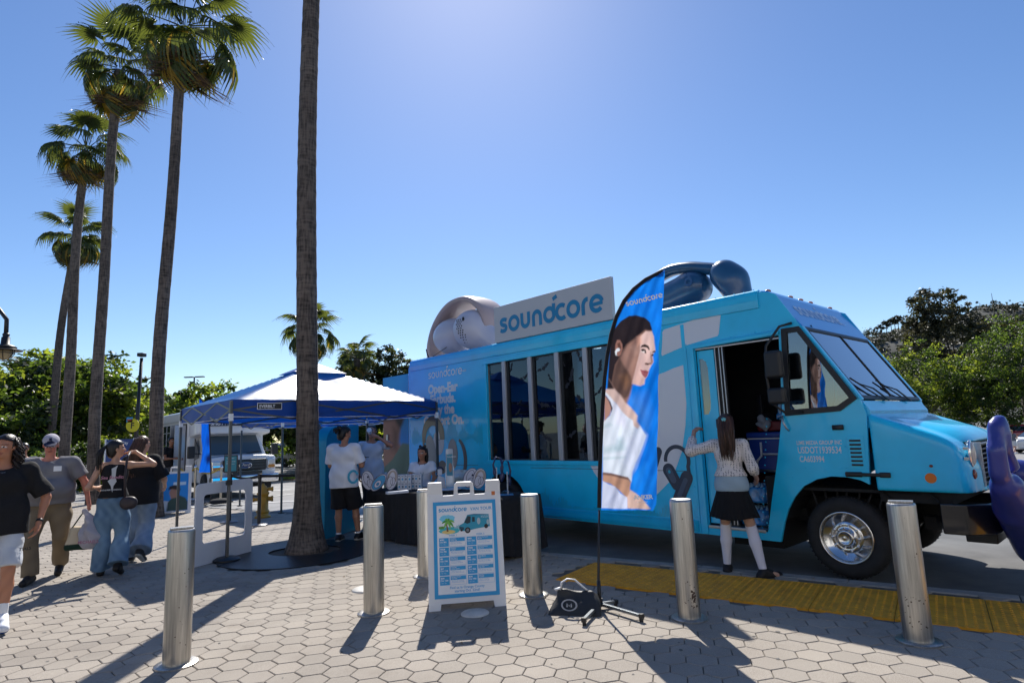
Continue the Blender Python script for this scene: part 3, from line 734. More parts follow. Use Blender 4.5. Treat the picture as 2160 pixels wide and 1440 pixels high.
        if kind in ('long', 'curly', 'pony', 'buns'):
            mb = MB(); cols = []
            for i in range(n):
                a = rs.uniform(-1.75, 1.75) if kind == 'curly' else rs.uniform(-1.25, 1.25) if kind == 'long' else rs.uniform(-.5, .5); 
                if kind == 'buns': a = rs.uniform(-1.6, 1.6)
                lv = rs.uniform(.2, 1.0)
                p = np.array([.080*sin(a), -.016-.098*cos(a)*(1 if abs(a) < 1.6 else .6), .04+.05*rs.random()]) if kind != 'pony' else np.array([.02*sin(a*3), -.11, .055])
                L_ = length*rs.uniform(.7, 1.08); pts = []; ph = rs.uniform(0, 6.28); m = 14
                for k in range(m+1):
                    t = k/m; drop = L_*t; out = (.085 if kind == 'curly' else .03)*sin(min(t*2.2, 1)*1.57)*lv
                    rad = 1+out*5
                    if kind == 'pony': w_ = hp_(p[0]+sin(ph)*.035*min(1, t*3)*lv, p[1]-.035*sin(min(1, t*3)*1.57)-.05*min(1, t*2)*lv+cos(ph)*.03*min(1, t*3)*lv, p[2])
                    else:
                        back = .0 if kind != 'long' else .03
                        w_ = hp_(p[0]*rad*(1-back*5*max(0, t-.3)), p[1]*rad-(.075*min(1, t*2.5)*lv if kind == 'long' else .0), p[2])
                    w_ = w_+np.array([0, 0, -drop*q])
                    if wave: w_ = w_+np.array([cos(ph+t*L_*wave*6.28), sin(ph+t*L_*wave*6.28), 0])*(.026 if kind == 'curly' else .006)*q*min(1, t*4)
                    pts.append(w_)
                r = (.0075 if kind == 'curly' else .0075)*rs.uniform(.6, 1.2)*q
                mb.tube(pts, [r*(1-.75*(k/m)**2) for k in range(m+1)], 4, flat=1.0)
                c = cc*rs.uniform(.55, hl); cols += [c]*(4*(m+1))
            raw('hair_strands', mb.v, mb.f, HAIRM, s.root, cols=np.array(cols))
        return s
# ================================================================ THE TRUCK
def wrap_mat(name, rear=(.0, .30, .90), front=(.01, .58, .93), coat=.6):
    """vinyl wrap printed from blue at the tail to turquoise at the nose"""
    m = mt(name, front, .32, coat=coat, coat_r=.08, spec=.4); n = m.node_tree; b = n.nodes['Principled BSDF']; L = n.links.new
    tc = n.nodes.new('ShaderNodeTexCoord'); sx = n.nodes.new('ShaderNodeSeparateXYZ'); L(tc.outputs['Object'], sx.inputs[0])
    no = n.nodes.new('ShaderNodeTexNoise'); no.inputs['Scale'].default_value = .5; L(tc.outputs['Object'], no.inputs['Vector'])
    mr = n.nodes.new('ShaderNodeMapRange'); mr.inputs[1].default_value = -8; mr.inputs[2].default_value = -4.2; L(sx.outputs[0], mr.inputs[0])
    zr = n.nodes.new('ShaderNodeMapRange'); zr.inputs[1].default_value = 2.9; zr.inputs[2].default_value = 1.2; zr.inputs[4].default_value = .45; L(sx.outputs[2], zr.inputs[0])
    ad = n.nodes.new('ShaderNodeMath'); ad.operation = 'ADD'; ad.use_clamp = True; L(mr.outputs[0], ad.inputs[0]); L(zr.outputs[0], ad.inputs[1])
    mx = n.nodes.new('ShaderNodeMix'); mx.data_type = 'RGBA'; mx.inputs[6].default_value = (*rear, 1); mx.inputs[7].default_value = (*front, 1); L(ad.outputs[0], mx.inputs[0])
    d = n.nodes.new('ShaderNodeTexNoise'); d.inputs['Scale'].default_value = 3; d.inputs['Detail'].default_value = 8; L(tc.outputs['Object'], d.inputs['Vector'])
    rr = n.nodes.new('ShaderNodeMapRange'); rr.inputs[1].default_value = .4; rr.inputs[2].default_value = .8; rr.inputs[3].default_value = 1.0; rr.inputs[4].default_value = .86; L(d.outputs[0], rr.inputs[0])
    mm = n.nodes.new('ShaderNodeMix'); mm.data_type = 'RGBA'; mm.blend_type = 'MULTIPLY'; mm.inputs[0].default_value = 1; L(mx.outputs[2], mm.inputs[6]); L(rr.outputs[0], mm.inputs[7]); L(mm.outputs[2], b.inputs['Base Color'])
    bp = n.nodes.new('ShaderNodeBump'); bp.inputs['Strength'].default_value = .10; bp.inputs['Distance'].default_value = .02
    n2 = n.nodes.new('ShaderNodeTexNoise'); n2.inputs['Scale'].default_value = 2.2; L(tc.outputs['Object'], n2.inputs['Vector']); L(n2.outputs[0], bp.inputs['Height']); L(bp.outputs[0], b.inputs['Normal']); L(bp.outputs[0], b.inputs['Coat Normal'])
    return m
WRAP = wrap_mat('truck wrap'); HDR = mt('wrap blue', (.0, .30, .78), .35, coat=.5)
TW = 2.16
TR = thing('promo_truck', 'turquoise step van with white lettering parked along the kerb, its side door open', 'truck', (3.267, 6.350, -.04), radians(-47.33))
DARKIN = mt('dark interior panel', (.013, .014, .018), .6, var=.3); INW = mt('interior white', (.42, .44, .44), .6); CHASSISBLK = mt('chassis black', (.008, .008, .009), .8)  # chassis black is the underbody's own colour
WHT = mt('vinyl white', (.70, .73, .78), .38, coat=.3)
ROOFZ = 3.08
# near side: one sheet with window, door and wheel openings
rarch = [(-4.62, .31)]+[(-5.17+.56*cos(radians(a)), .38+.56*sin(radians(a))) for a in range(5, 180, 12)]+[(-5.72, .31)]
farch = [(.300, .95), (.22, .99), (.10, 1.015), (-.05, 1.02), (-.2, .985), (-.34, .91), (-.45, .79), (-.53, .66), (-.585, .52), (-.615, .42), (-.645, .31)]
outer = [(-7.95, .31)]+[(-5.72, .31)]+rarch[::-1][1:]+[(-.645, .31)]+farch[::-1]+[(.352, 1.64), (.305, 1.80), (-.182, 2.60), (-.43, 3.02), (-.50, ROOFZ-.03), (-.60, ROOFZ), (-7.80, ROOFZ), (-7.90, ROOFZ-.04), (-7.95, ROOFZ-.14)]
door_h = [(-1.495, .42), (-.78, .40), (-.70, .75), (-.60, 1.15), (-.485, 1.70), (-.435, 2.55), (-1.495, 2.53)]
win_h = [(-5.50, 1.155), (-2.62, 1.155), (-2.62, 2.78), (-5.50, 2.78)]
side_h = [(-.41, 1.70), (.10, 1.72), (.235, 1.80), (-.225, 2.575), (-.36, 2.575)]
mb = MB(); plate(mb, outer, [door_h, win_h, side_h], t=.035)
mb.build('side_panel', WRAP, TR)
mb = MB(); plate(mb, outer, [win_h if 0 else [(-.41, 1.70), (.10, 1.72), (.235, 1.80), (-.225, 2.575), (-.36, 2.575)]], O=(0, TW-.035, 0), t=.035); mb.build('side_panel', WRAP, TR)
MB().box(-7.95, -7.91, .037, TW-.037, .31, ROOFZ-.02).build('rear_panel', WRAP, TR)
# roof with rolled edges
mb = MB(); mb.box(-7.86, -.62, .02, TW-.02, ROOFZ-.05, ROOFZ+.012); mb.build('roof', WHT, TR, bevel=.02)
prof = [(0, -.19), (-.022, -.185), (-.030, -.10), (-.028, -.03), (-.012, .012), (.02, .03), (.06, .022), (.06, -.05)]
for y, sg in ((0, 1), (TW, -1)):
    MB().prism([(a*sg, b) for a, b in prof], O=(-7.86, y, ROOFZ), A=(0, 1, 0), B=(0, 0, 1), N=(1, 0, 0), d0=0, d1=7.24).build('roof_rail', WRAP, TR, smooth=False)
mb = MB()
for i in range(92): mb.ellipsoid((-7.8+i*.078, -.030, ROOFZ-.09), (.006, .004, .006), 6, 4)
for i in range(60): mb.ellipsoid((-7.75+i*.12, .004, ROOFZ+.033), (.008, .006, .006), 6, 4)
for z in (1.075,):
    for i in range(34): mb.ellipsoid((-7.8+i*.17, -.003, z), (.006, .004, .006), 6, 4)
for p in [(-1.6, 2.60), (-1.3, 2.6), (-1.0, 2.61), (-.7, 2.62), (.0, 1.40), (.12, 1.32), (-.3, 1.1), (-.1, 1.08), (.05, 1.10), (.1, 1.11), (.15, 1.12), (-.45, 1.0), (-.5, .9), (-.78, .5), (-.72, .62), (-.67, .8), (-.6, .95), (-.74, .38), (-.85, .34)]: mb.ellipsoid((p[0], -.003, p[1]), (.010, .005, .010), 7, 4)
for u in (-1.645, -2.665, -7.90, -5.60):
    for i in range(20): mb.ellipsoid((u, -.007, .5+i*.12), (.009, .005, .009), 6, 4)
for i in range(26): mb.ellipsoid((-1.45+i*.04, -.032, 2.585+i*.001), (.006, .004, .006), 6, 4)
for i in range(16): mb.ellipsoid((-.85+i*.0125, -.004, .36+i*.085), (.008, .005, .008), 6, 4)
mb.build('rivet', WRAP, TR, kind='stuff')
# seams and folds of the skin
mb = MB()
for u in (-2.62, -1.66): mb.box(u, u+.05, -.006, -.0005, 1.0 if u < -2 else .34, 2.86)
mb.build('panel_seam', WRAP, TR, kind='stuff')
MB().box(-7.92, -5.8, -.004, -.0005, 1.062, 1.068).build('panel_seam', DSTEEL, TR)
MB().box(-4.5, -1.7, -.004, -.0005, 1.04, 1.046).build('panel_seam', DSTEEL, TR)
mb = MB()
for i in range(11):
    z = .335+.012*i; mb.tube([(-4.55, -.006-.012*sin(pi*i/10), z), (-1.62, -.006-.012*sin(pi*i/10), z)], .0065, 6)
mb.build('skirt_moulding', WRAP, TR, smooth=True)
mb = MB()
for i in range(150): mb.box(-4.5+i*.019, -4.492+i*.019, -.026, -.016, .345, .45)
mb.build('skirt_rib', WRAP, TR, kind='stuff')
# service window: frames, panes, mullions
FR = mt('mullion grey', (.40, .42, .46), .4, .3)
mb = MB()
for (a, b, c, d) in ((-5.56, -2.60, 2.78, 2.86), (-5.56, -2.60, 1.09, 1.155), (-5.56, -5.50, 1.155, 2.78), (-2.62, -2.56, 1.155, 2.78)): mb.box(a, b, -.018, .0, c, d)
mb.build('window_surround', WRAP, TR, bevel=.006)
wf = mb = MB(); us = [-5.50, -5.036, -4.412, -3.817, -3.25, -2.62]
PANE = glass('service glass', (.38, .46, .52), refl=(.42, .52, .60), base=.10)
fr = MB(); fr.box(-5.50, -2.62, .03, .06, 1.155, 1.18); fr.box(-5.50, -2.62, .03, .06, 2.755, 2.78); fro = fr.build('window_frame', BLACK, TR)
for k, u in enumerate(us[1:-1]):
    MB().box(u-.062, u+.022, -.012, .05, 1.157, 2.79).build('mullion', FR, TR, bevel=.006)
    MB().box(u+.024, u+.075, .02, .06, 1.157, 2.78).build('mullion_edge', BLACK, TR)
    MB().box(u-.05, u-.02, -.02, -.012, 1.17, 1.25).build('catch', ALU, TR)
for k in range(5):
    a, b = us[k]+(.03 if k == 0 else .075), us[k+1]-.062
    MB().box(a, b, .040, .046, 1.18, 2.76).build('window_pane', PANE, TR)
# interior shell
mb = MB(); mb.box(-7.9, .25, .85, TW-.85, .36, .41); mb.box(-4.3, -.80, .05, .86, .362, .41); mb.build('floor', ALU, TR)
MB().box(-7.88, -2.1, TW-.07, TW-.045, .41, 3.02).build('inner_wall', mt('reflected tent teal', (.03, .16, .22), .6), TR)  # teal in the wall colour imitates the tent reflected in the panes
MB().box(-7.88, -.6, .04, TW-.05, 3.0, 3.02).build('ceiling', INW, TR)
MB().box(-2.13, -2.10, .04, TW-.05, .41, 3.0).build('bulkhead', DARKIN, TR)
MB().box(-5.62, -5.60, .04, TW-.05, .41, 3.0).build('bulkhead', INW, TR)
mb = MB(); mb.box(-5.2, -2.3, 1.45, 1.95, 1.42, 1.47); mb.build('shelf', mt('shelf oak', (.35, .27, .18), .6), TR)
MB().box(-5.0, -2.3, 1.5, 1.9, .42, 1.41).build('cabinet', mt('cabinet blue', (.015, .09, .16), .5), TR)
for u in (-4.3, -3.7): MB().box(u, u+.45, 1.47, 1.475, 1.47, 1.49).build('light_strip', mt('white strip', (.8, .8, .82), .4), TR)
LAMP = mt('led lamp', (1, 1, 1), .5, emit=((1, .97, .9), 5.0))
for u, w_ in ((-5.25, 1.1), (-4.6, .8), (-4.1, 1.3), (-3.6, .7), (-2.95, 1.0), (-4.9, 1.6), (-3.2, 1.7)):
    MB().cyl((u, w_, 2.965), (u, w_, 2.998), .075, n=16).build('ceiling_lamp', LAMP, TR)
mbp = []
DIMPOST = mt('poster print blue', (.03, .10, .28), .4)
for u in (-4.15, -3.62, -3.05, -2.75):
    o = MB().box(u, u+.22, 1.50, 1.505, 1.475, 1.80).build('display_card', DIMPOST, TR)
    text('soundcore', .045, PWHITE, o, (u+.01, 1.498, 1.76), name='lettering')
    MB().ellipsoid((u+.12, 1.497, 1.60), (.04, .003, .07), 12, 8).build('portrait', mt('poster skin', (.35, .2, .14), .6), o)
text('soundcore', .20, mt('dim white', (.4, .45, .5), .5), TR, (-5.0, TW-.08, 2.25), name='lettering', bold=.01)
MB().lathe([(.16, 0), (.16, .004)], 24, (-2.85, TW-.10, 2.1), (1, 0, 0), (0, 0, 1), (0, -1, 0)).build('round_sign', mt('round teal', (.05, .3, .35), .5), TR)
mb = MB(); mb.box(-5.3, -4.9, .2, .6, .42, 1.0); mb.tube(arc(-5.1, .4, .2, .2, 0, 360, 14) and [(-5.1+.2*cos(a), .4+.2*sin(a), 1.3) for a in np.linspace(0, 6.28, 14)], .02, 6); mb.build('cable_reel', BLACK, TR)
# bat stickers on the glass
bat = [(0, 0), (.02, .025), (.028, .05), (.035, .03), (.05, .03), (.055, .05), (.065, .022), (.10, .05), (.16, .055), (.19, .02), (.165, .028), (.15, .008), (.13, .018), (.115, -.006), (.09, .005), (.05, -.03), (.045, -.035)]
batf = bat[:8]+bat[8:]+[(.03, -.01), (-.01, .005), (-.03, -.008), (-.05, .012), (-.07, -.002), (-.10, .03), (-.06, .05), (-.02, .04)]
BATM = mt('bat sticker', (.01, .012, .02), .6)
R_ = random.Random(4)
for (u, z, a, sc) in [(-5.42, 2.60, 0, .3), (-4.93, 2.60, 1.0, .8), (-5.02, 2.55, 2.4, .5), (-4.63, 2.45, .3, .8), (-4.2, 2.55, .35, 1.0), (-4.05, 2.42, -1, .6), (-4.35, 2.72, 0, .5), (-3.72, 2.6, 2.2, .5), (-3.62, 2.30, 1.0, 1.2), (-3.42, 2.66, -1, 1.0), (-4.75, 2.06, .5, .5), (-4.28, 2.02, -.4, 1.2), (-3.98, 1.95, -.5, .5), (-3.45, 2.0, -.9, 1.2), (-3.05, 2.4, 1.1, 1.0), (-3.1, 2.1, .6, .7), (-4.22, 1.52, -.6, 1.0), (-3.70, 1.50, .3, 1.0), (-3.42, 1.25, -.7, 1.0), (-4.8, 1.9, .6, .6), (-3.1, 1.6, .2, .7), (-5.3, 1.75, 0, .3), (-4.6, 1.62, 0, .3)]:
    Av = (cos(a)*sc, 0, sin(a)*sc); Bv = (-sin(a)*sc, 0, cos(a)*sc)
    MB().prism(batf, O=(u, .036, z), A=Av, B=Bv, N=(0, 1, 0), d0=0, d1=.002).build('bat_sticker', BATM, TR)
# side print: slogan, giant letter, sound wave, earbuds
def dec(pts, m, off=.0035, name='print', parent=TR): return MB().prism(pts, O=(0, -off, 0), d0=0, d1=.0015).build(name, m, parent)
logo(WHT, TR, (-7.25, -.004, 2.68), .125, w=.17, lift=.0004)
text('ANKER', .05, WHT, TR, (-6.22, -.003, 2.72))
for t_, z, sx in (('Open-Ear', 2.40, .0), ('Earbuds.', 2.20, 0), ('Try the', 2.00, 0), ('Comfort On.', 1.80, 0)):
    text(t_, .235, WHT, TR, (-6.80, -.003, z), align='CENTER', bold=.012, space=1.0)
WAVE = mt('wave print', (.02, .42, .60), .35, coat=.4)
mb = MB(); rw = random.Random(3)
def wave(u0, u1, zc, amp, n_, sd):
    for i in range(n_):
        t = i/n_; u = u0+(u1-u0)*t; h = amp*(.15+.85*abs(sin(t*7+sd)*sin(t*17+sd*2)))*rw.uniform(.6, 1.1); mb.box(u, u+(u1-u0)/n_*.45, -.003, -.0015, zc-h*.6, zc+h)
wave(-7.85, -5.65, 1.55, .33, 90, .5)
def wave2(u0, u1, n_, sd):
    for i in range(n_):
        t = i/n_; u = u0+(u1-u0)*t; h = .25*abs(sin(t*5+sd)*sin(t*23+sd*2))*rw.uniform(.3, 1.1)+.02; mb.box(u, u+(u1-u0)/n_*.4, -.003, -.0015, .47, .47+h)
wave2(-4.5, -1.8, 130, 1.2); mb.build('sound_wave_print', WAVE, TR, kind='stuff')
dec([(-1.925, 2.775), (-1.93, 2.80), (-1.905, 2.835), (-1.6, 2.875), (-1.14, 2.93), (-1.105, 2.925), (-1.098, 2.90), (-1.145, 2.67), (-1.165, 2.645), (-1.25, 2.635), (-1.6, 2.59), (-1.96, 2.50), (-1.965, 2.53)], WHT, name='letter_print')
dec([(-1.945, 2.285), (-1.80, 2.325), (-1.64, 2.352), (-1.615, 2.345), (-1.612, 2.32), (-1.65, 1.95), (-1.70, 1.60), (-1.78, 1.28), (-1.89, 1.06), (-2.0, .90), (-2.2, .735), (-2.45, .64), (-2.7, .64), (-2.95, .74), (-3.12, .88), (-3.22, 1.0), (-3.275, 1.085), (-2.555, 1.085), (-2.555, 1.6), (-2.35, 1.9), (-2.2, 2.1), (-2.02, 2.27)], WHT, name='letter_print')
NAVYP = mt('earbud print navy', (.012, .028, .065), .4, coat=.4); NAVYH = mt('earbud print navy light', (.05, .085, .15), .4, coat=.4)
GREYP = mt('earbud print grey', (.22, .225, .235), .35, coat=.4); GREYD = mt('earbud print dark grey', (.085, .085, .088), .35, coat=.4); GREYL = mt('earbud print pale grey', (.42, .43, .47), .35, coat=.4)
def cap(p0, p1, r0, r1, n=12):
    a = atan2(p1[1]-p0[1], p1[0]-p0[0]); return [(p0[0]+r0*cos(a+pi/2+pi*i/n), p0[1]+r0*sin(a+pi/2+pi*i/n)) for i in range(n+1)]+[(p1[0]+r1*cos(a-pi/2+pi*i/n), p1[1]+r1*sin(a-pi/2+pi*i/n)) for i in range(n+1)]
# navy ear-hook set, beside the flag
e = MB(); ribbon(e, arc(-1.86, 1.17, .165, .17, 185, -25, 18)+[(-1.70, 1.0)], .05, 0, O=(0, -.006, 0)); eo = e.build('earbud_print', NAVYP, TR)
dec(cap((-1.99, 1.05), (-1.89, .88), .085, .078), NAVYP, .0065, parent=eo); dec(cap((-1.74, .96), (-1.90, .66), .085, .075), NAVYP, .0075, parent=eo)
dec(cap((-1.985, 1.04), (-1.93, .93), .045, .04), NAVYH, .0085, parent=eo); dec(cap((-1.76, .93), (-1.86, .75), .03, .03), NAVYH, .0085, parent=eo)
dec([(-1.98+.018*cos(a), 1.03+.022*sin(a)) for a in np.linspace(0, 6.28, 12)[:-1]], WAVE, .0095, parent=eo)
dec(cap((-2.13, 1.28), (-2.2, 1.1), .06, .05), NAVYP, .0065, name='earbud_print')
# grey clip earbuds on the tail
e = MB(); ribbon(e, arc(-7.13, 1.55, .30, .33, 195, -5, 22), [.10+.06*sin(pi*i/22)+.04*(i/22) for i in range(23)], 0, O=(0, -.008, 0)); eo = e.build('earbud_print', GREYD, TR)
dec([(-7.20+.17*cos(a)-.05*sin(a), 1.27+.34*sin(a)) for a in np.linspace(0, 6.28, 26)[:-1]], GREYP, .0065, parent=eo)
dec([(-6.95+.17*cos(a), 1.47+.23*sin(a)) for a in np.linspace(0, 6.28, 26)[:-1]], GREYL, .0055, parent=eo)
e = MB(); ribbon(e, arc(-7.13, 1.5, .32, .36, 185, 240, 8), .06, 0, O=(0, -.0085, 0)); e.build('print', GREYD, eo)
dec([(-6.93+.012*cos(a), 1.52+.014*sin(a)) for a in np.linspace(0, 6.28, 9)[:-1]], BLACK, .009, parent=eo)
e = MB(); ribbon(e, arc(-6.42, 1.15, .27, .38, 70, -60, 16), [.05+.05*sin(pi*i/16) for i in range(17)], 0, O=(0, -.006, 0)); eo = e.build('earbud_print', GREYD, TR)
dec([(-6.52+.15*cos(a), 1.26+.27*sin(a)) for a in np.linspace(0, 6.28, 26)[:-1]], GREYP, .0075, parent=eo)
dec([(-6.85+.14*cos(a), 1.02+.12*sin(a)) for a in np.linspace(0, 6.28, 20)[:-1]], GREYD, .0065, parent=eo)
# markings by the cab
text('LIME MEDIA GROUP INC', .058, WHT, TR, (-.365, -.003, 1.345), sx=.72, bold=.001)
text('USDOT1939534', .098, WHT, TR, (-.362, -.003, 1.255), sx=.66, bold=.001); text('CA603994', .088, WHT, TR, (-.352, -.003, 1.165), sx=.66, bold=.001)
# louvre, handle, hinge
mb = MB(); mb.prism([(.135, 1.10), (.295, 1.09), (.30, 1.42), (.14, 1.43)], O=(0, -.008, 0), d0=0, d1=.007); vo = mb.build('louvre', WRAP, TR, bevel=.006)
for i in range(7): MB().box(.165, .268, -.017, -.0085, 1.13+i*.04, 1.148+i*.04).build('slot', BLACK, vo)
mb = MB(); mb.tube([(.02, -.012, 1.515), (.125, -.012, 1.515)], .026, 10, flat=.5); mb.build('door_handle', BLACK, TR, smooth=True)
MB().box(.125, .42, -.03, -.002, 1.028, 1.062).build('latch', BLACK, TR, bevel=.01)
MB().box(.09, .25, -.022, -.002, 1.02, 1.07).build('latch', BLACK, TR, bevel=.01)
MB().box(.40, .50, -.022, -.002, 1.02, 1.07).build('latch', BLACK, TR, bevel=.01)
# sliding door leaf, pulled open into its pocket, with its narrow window
d = MB(); plate(d, [(-1.49, .44), (-1.265, .44), (-1.265, 2.50), (-1.49, 2.50)], [[(-1.465, 1.72), (-1.40, 1.72), (-1.365, 1.78), (-1.355, 1.86), (-1.355, 2.28), (-1.375, 2.36), (-1.42, 2.40), (-1.465, 2.40)]], O=(0, .045, 0), t=.03)
do = d.build('sliding_door', WRAP, TR)
mb = MB(); ribbon(mb, [(-1.47, 1.69), (-1.40, 1.69), (-1.345, 1.745), (-1.325, 1.85), (-1.325, 2.29), (-1.345, 2.38), (-1.41, 2.43), (-1.47, 2.43)], .03, 0, O=(0, .0435, 0)); mb.build('trim', WRAP, do)
MB().box(-1.47, -1.35, .055, .06, 1.71, 2.41).build('door_pane', glass('cab glass', (.5, .55, .55), base=.12), do)
mb = MB()
for u in (-1.255, -1.20, -1.16): mb.box(u, u+.012, .05, .07, .44, 2.52)
mb.build('door_track', ALU, TR); MB().box(-1.262, -1.14, .075, .09, .42, 2.53).build('door_seal', BLACK, TR)
MB().box(-1.30, -1.255, .02, .045, 1.55, 1.66).build('door_grip', BLACK, TR, bevel=.008)
mb = MB(); mb.prism([(-1.50, 2.53), (-.43, 2.555), (-.425, 2.60), (-1.50, 2.575)], O=(0, -.03, 0), d0=0, d1=.029); mb.build('door_header', WRAP, TR, bevel=.006)
mb = MB(); mb.box(-1.49, -.44, .02, .05, 2.515, 2.528); mb.build('header_strip', PWHITE, TR)
mb = MB(); mb.box(-1.50, -.80, -.004, .30, .385, .42); mb.build('step', ALU, TR, bevel=.005)
mb = MB(); mb.box(-1.56, -1.50, -.02, -.001, .32, 2.56); mb.box(-1.62, -1.60, -.01, -.001, .32, 2.56); mb.build('door_post', WRAP, TR, bevel=.006)
# inside the doorway
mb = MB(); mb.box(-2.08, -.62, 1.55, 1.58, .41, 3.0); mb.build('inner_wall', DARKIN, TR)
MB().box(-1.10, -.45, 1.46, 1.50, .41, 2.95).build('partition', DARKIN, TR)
for u in (-1.32, -1.27): MB().tube([(u, .30, .45), (u, .30, 2.55)], .016, 8).build('grab_rail', ALU, TR, smooth=True)
MB().box(-.86, -.84, 1.40, 1.46, .5, 2.6).build('seam_strip', DSTEEL, TR)
MB().box(-1.24, -1.17, .98, 1.04, 1.70, 1.95).build('latch_box', BLACK, TR, bevel=.01)
s = SDF((-1.0, .7, .7), (-.2, 1.5, 2.2), .025); s.ell((-.62, 1.05, 1.50), (.10, .25, .42), .03); s.ell((-.45, 1.05, 1.05), (.27, .25, .10), .05); s.ell((-.64, 1.05, 2.0), (.06, .14, .13), .03); s.build('seat', mt('seat black', (.012, .012, .013), .7), TR)
# cab: dash, steering wheel, windscreen, far glass
MB().box(-.05, .30, .08, TW-.08, 1.25, 1.66).build('dashboard', BLACK, TR, bevel=.04)
mb = MB(); mb.tube([(-.02+.10*sin(a), 1.55+.20*cos(a), 1.75+.16*sin(a)) for a in np.linspace(0, 2*pi, 20)[:-1]], .014, 6, closed=True); mb.build('steering_wheel', BLACK, TR, smooth=True)
CABG = glass('windscreen glass', (.55, .62, .66), base=.16)
A0 = Vector((-.182, 0, 2.60)); A1 = Vector((.305, 0, 1.80)); dv = (A1-A0); dl = dv.length; dv.normalize(); nv = Vector((-dv.z, 0, dv.x))
if nv.x < 0: nv = -nv
def ws(y, t, off=0): return tuple(A0+dv*t+Vector((0, y, 0))+nv*off)
def wsquad(y0, y1, t0_, t1_, o0, o1):
    m = MB(); m.add([ws(y0, t0_, o0), ws(y1, t0_, o0), ws(y1, t1_, o0), ws(y0, t1_, o0), ws(y0, t0_, o1), ws(y1, t0_, o1), ws(y1, t1_, o1), ws(y0, t1_, o1)], [(0,1,2,3),(7,6,5,4),(0,4,5,1),(1,5,6,2),(2,6,7,3),(3,7,4,0)]); return m
TIN = mt('sun band', (.02, .04, .10), .2)
for a, b in ((.11, TW/2-.012), (TW/2+.012, TW-.11)): wsquad(a, b, .03, dl-.03, -.004, .0).build('windscreen', CABG, TR)
wsquad(.0, .085, -.02, dl+.02, -.03, .012).build('pillar', WRAP, TR, bevel=.01); wsquad(TW-.085, TW, -.02, dl+.02, -.03, .012).build('pillar', WRAP, TR, bevel=.01)
for a, b in ((.085, .115), (TW-.115, TW-.085), (TW/2-.014, TW/2+.014)): wsquad(a, b, 0, dl, -.01, .01).build('windscreen_seal', BLACK, TR)
wsquad(.085, TW-.085, -.012, .03, -.01, .012).build('windscreen_seal', BLACK, TR); wsquad(.085, TW-.085, dl-.03, dl+.012, -.01, .012).build('windscreen_seal', BLACK, TR)
mb = MB(); mb.add([(-.60, .0, ROOFZ+.01), (-.60, TW, ROOFZ+.01), (-.182, TW, 2.61), (-.182, 0, 2.61)], [(0, 1, 2, 3)]); 
hd = MB(); hp0 = Vector((-.60, 0, ROOFZ+.012)); hp1 = Vector(ws(0, -.012, .012)); hp0m = Vector((-.50, 0, ROOFZ-.02))
hd.prism([(-.60, ROOFZ+.012), (-.52, ROOFZ-.005), (-.47, ROOFZ-.05), (hp1.x, hp1.z), (hp1.x-.05, hp1.z), (-.60, ROOFZ-.08)], O=(0, .03, 0), d0=0, d1=TW-.06); hd.build('header_panel', HDR, TR)
hq0 = Vector((-.47, 0, ROOFZ-.05)); hdir = (hp1-hq0).normalized(); hn = Vector((-hdir.z, 0, hdir.x)); hn = hn if hn.x > 0 else -hn
ho = hq0+hdir*.30+Vector((0, .30, 0))+hn*.004
logo(mt('header print', (.50, .68, .90), .4), TR, ho, .155, A=(0, 1, 0), B=-hdir, N=-hn*-1, w=.24, lift=.001)
text('ANKER', .06, mt('header print', (.50, .68, .90), .4), TR, ho+Vector((0, 1.22, 0)), A=(0, 1, 0), B=-hdir, N=hn)
for y in (.15, .75, 1.05, 1.35, 2.0):
    MB().ellipsoid((-.565, y, ROOFZ+.018), (.03, .045, .02), 12, 8).build('marker_lamp', mt('amber lens', (.55, .16, .03), .2), TR, smooth=True)
sw = MB(); ribbon(sw, [(-.415, 1.66), (-.37, 2.61)], .045, 0, O=(0, -.008, 0))
gsk = MB(); plate(gsk, [(-.455, 1.655), (.115, 1.68), (.285, 1.795), (-.205, 2.615), (-.40, 2.615)], [[(-.395, 1.72), (.09, 1.735), (.21, 1.81), (-.235, 2.56), (-.345, 2.56)]], O=(0, -.012, 0), t=.012); gsk.build('window_gasket', BLACK, TR)
MB().prism([(-.405, 1.705), (.10, 1.725), (.225, 1.80), (-.225, 2.57), (-.355, 2.57)], O=(0, .012, 0), d0=0, d1=.005).build('side_window', CABG, TR)
MB().prism([(-.405, 1.705), (.10, 1.725), (.225, 1.80), (-.225, 2.57), (-.355, 2.57)], O=(0, TW-.02, 0), d0=0, d1=.005).build('side_window', CABG, TR)
for y, h in ((.55, 0), (1.35, .1)):
    mb = MB(); mb.tube([ws(y+.25, dl+.03, .02), ws(y-.05, dl-.10, .045), ws(y-.30, dl-.16, .03)], [.012, .009, .006], 6); mb.tube([ws(y-.42, dl-.24, .02), ws(y-.02, dl-.02, .025)], .009, 6); mb.build('wiper', BLACK, TR, smooth=True)
# snacks and cloth behind the side window
s = SDF((-.2, .2, 1.5), (.35, .9, 2.3), .02); s.ell((.05, .45, 1.74), (.14, .2, .10), .03).ell((.0, .5, 1.95), (.05, .14, .22), .05).folds(.01, 30, 2); s.build('jacket', mt('royal cloth', (.01, .07, .32), .7), TR)
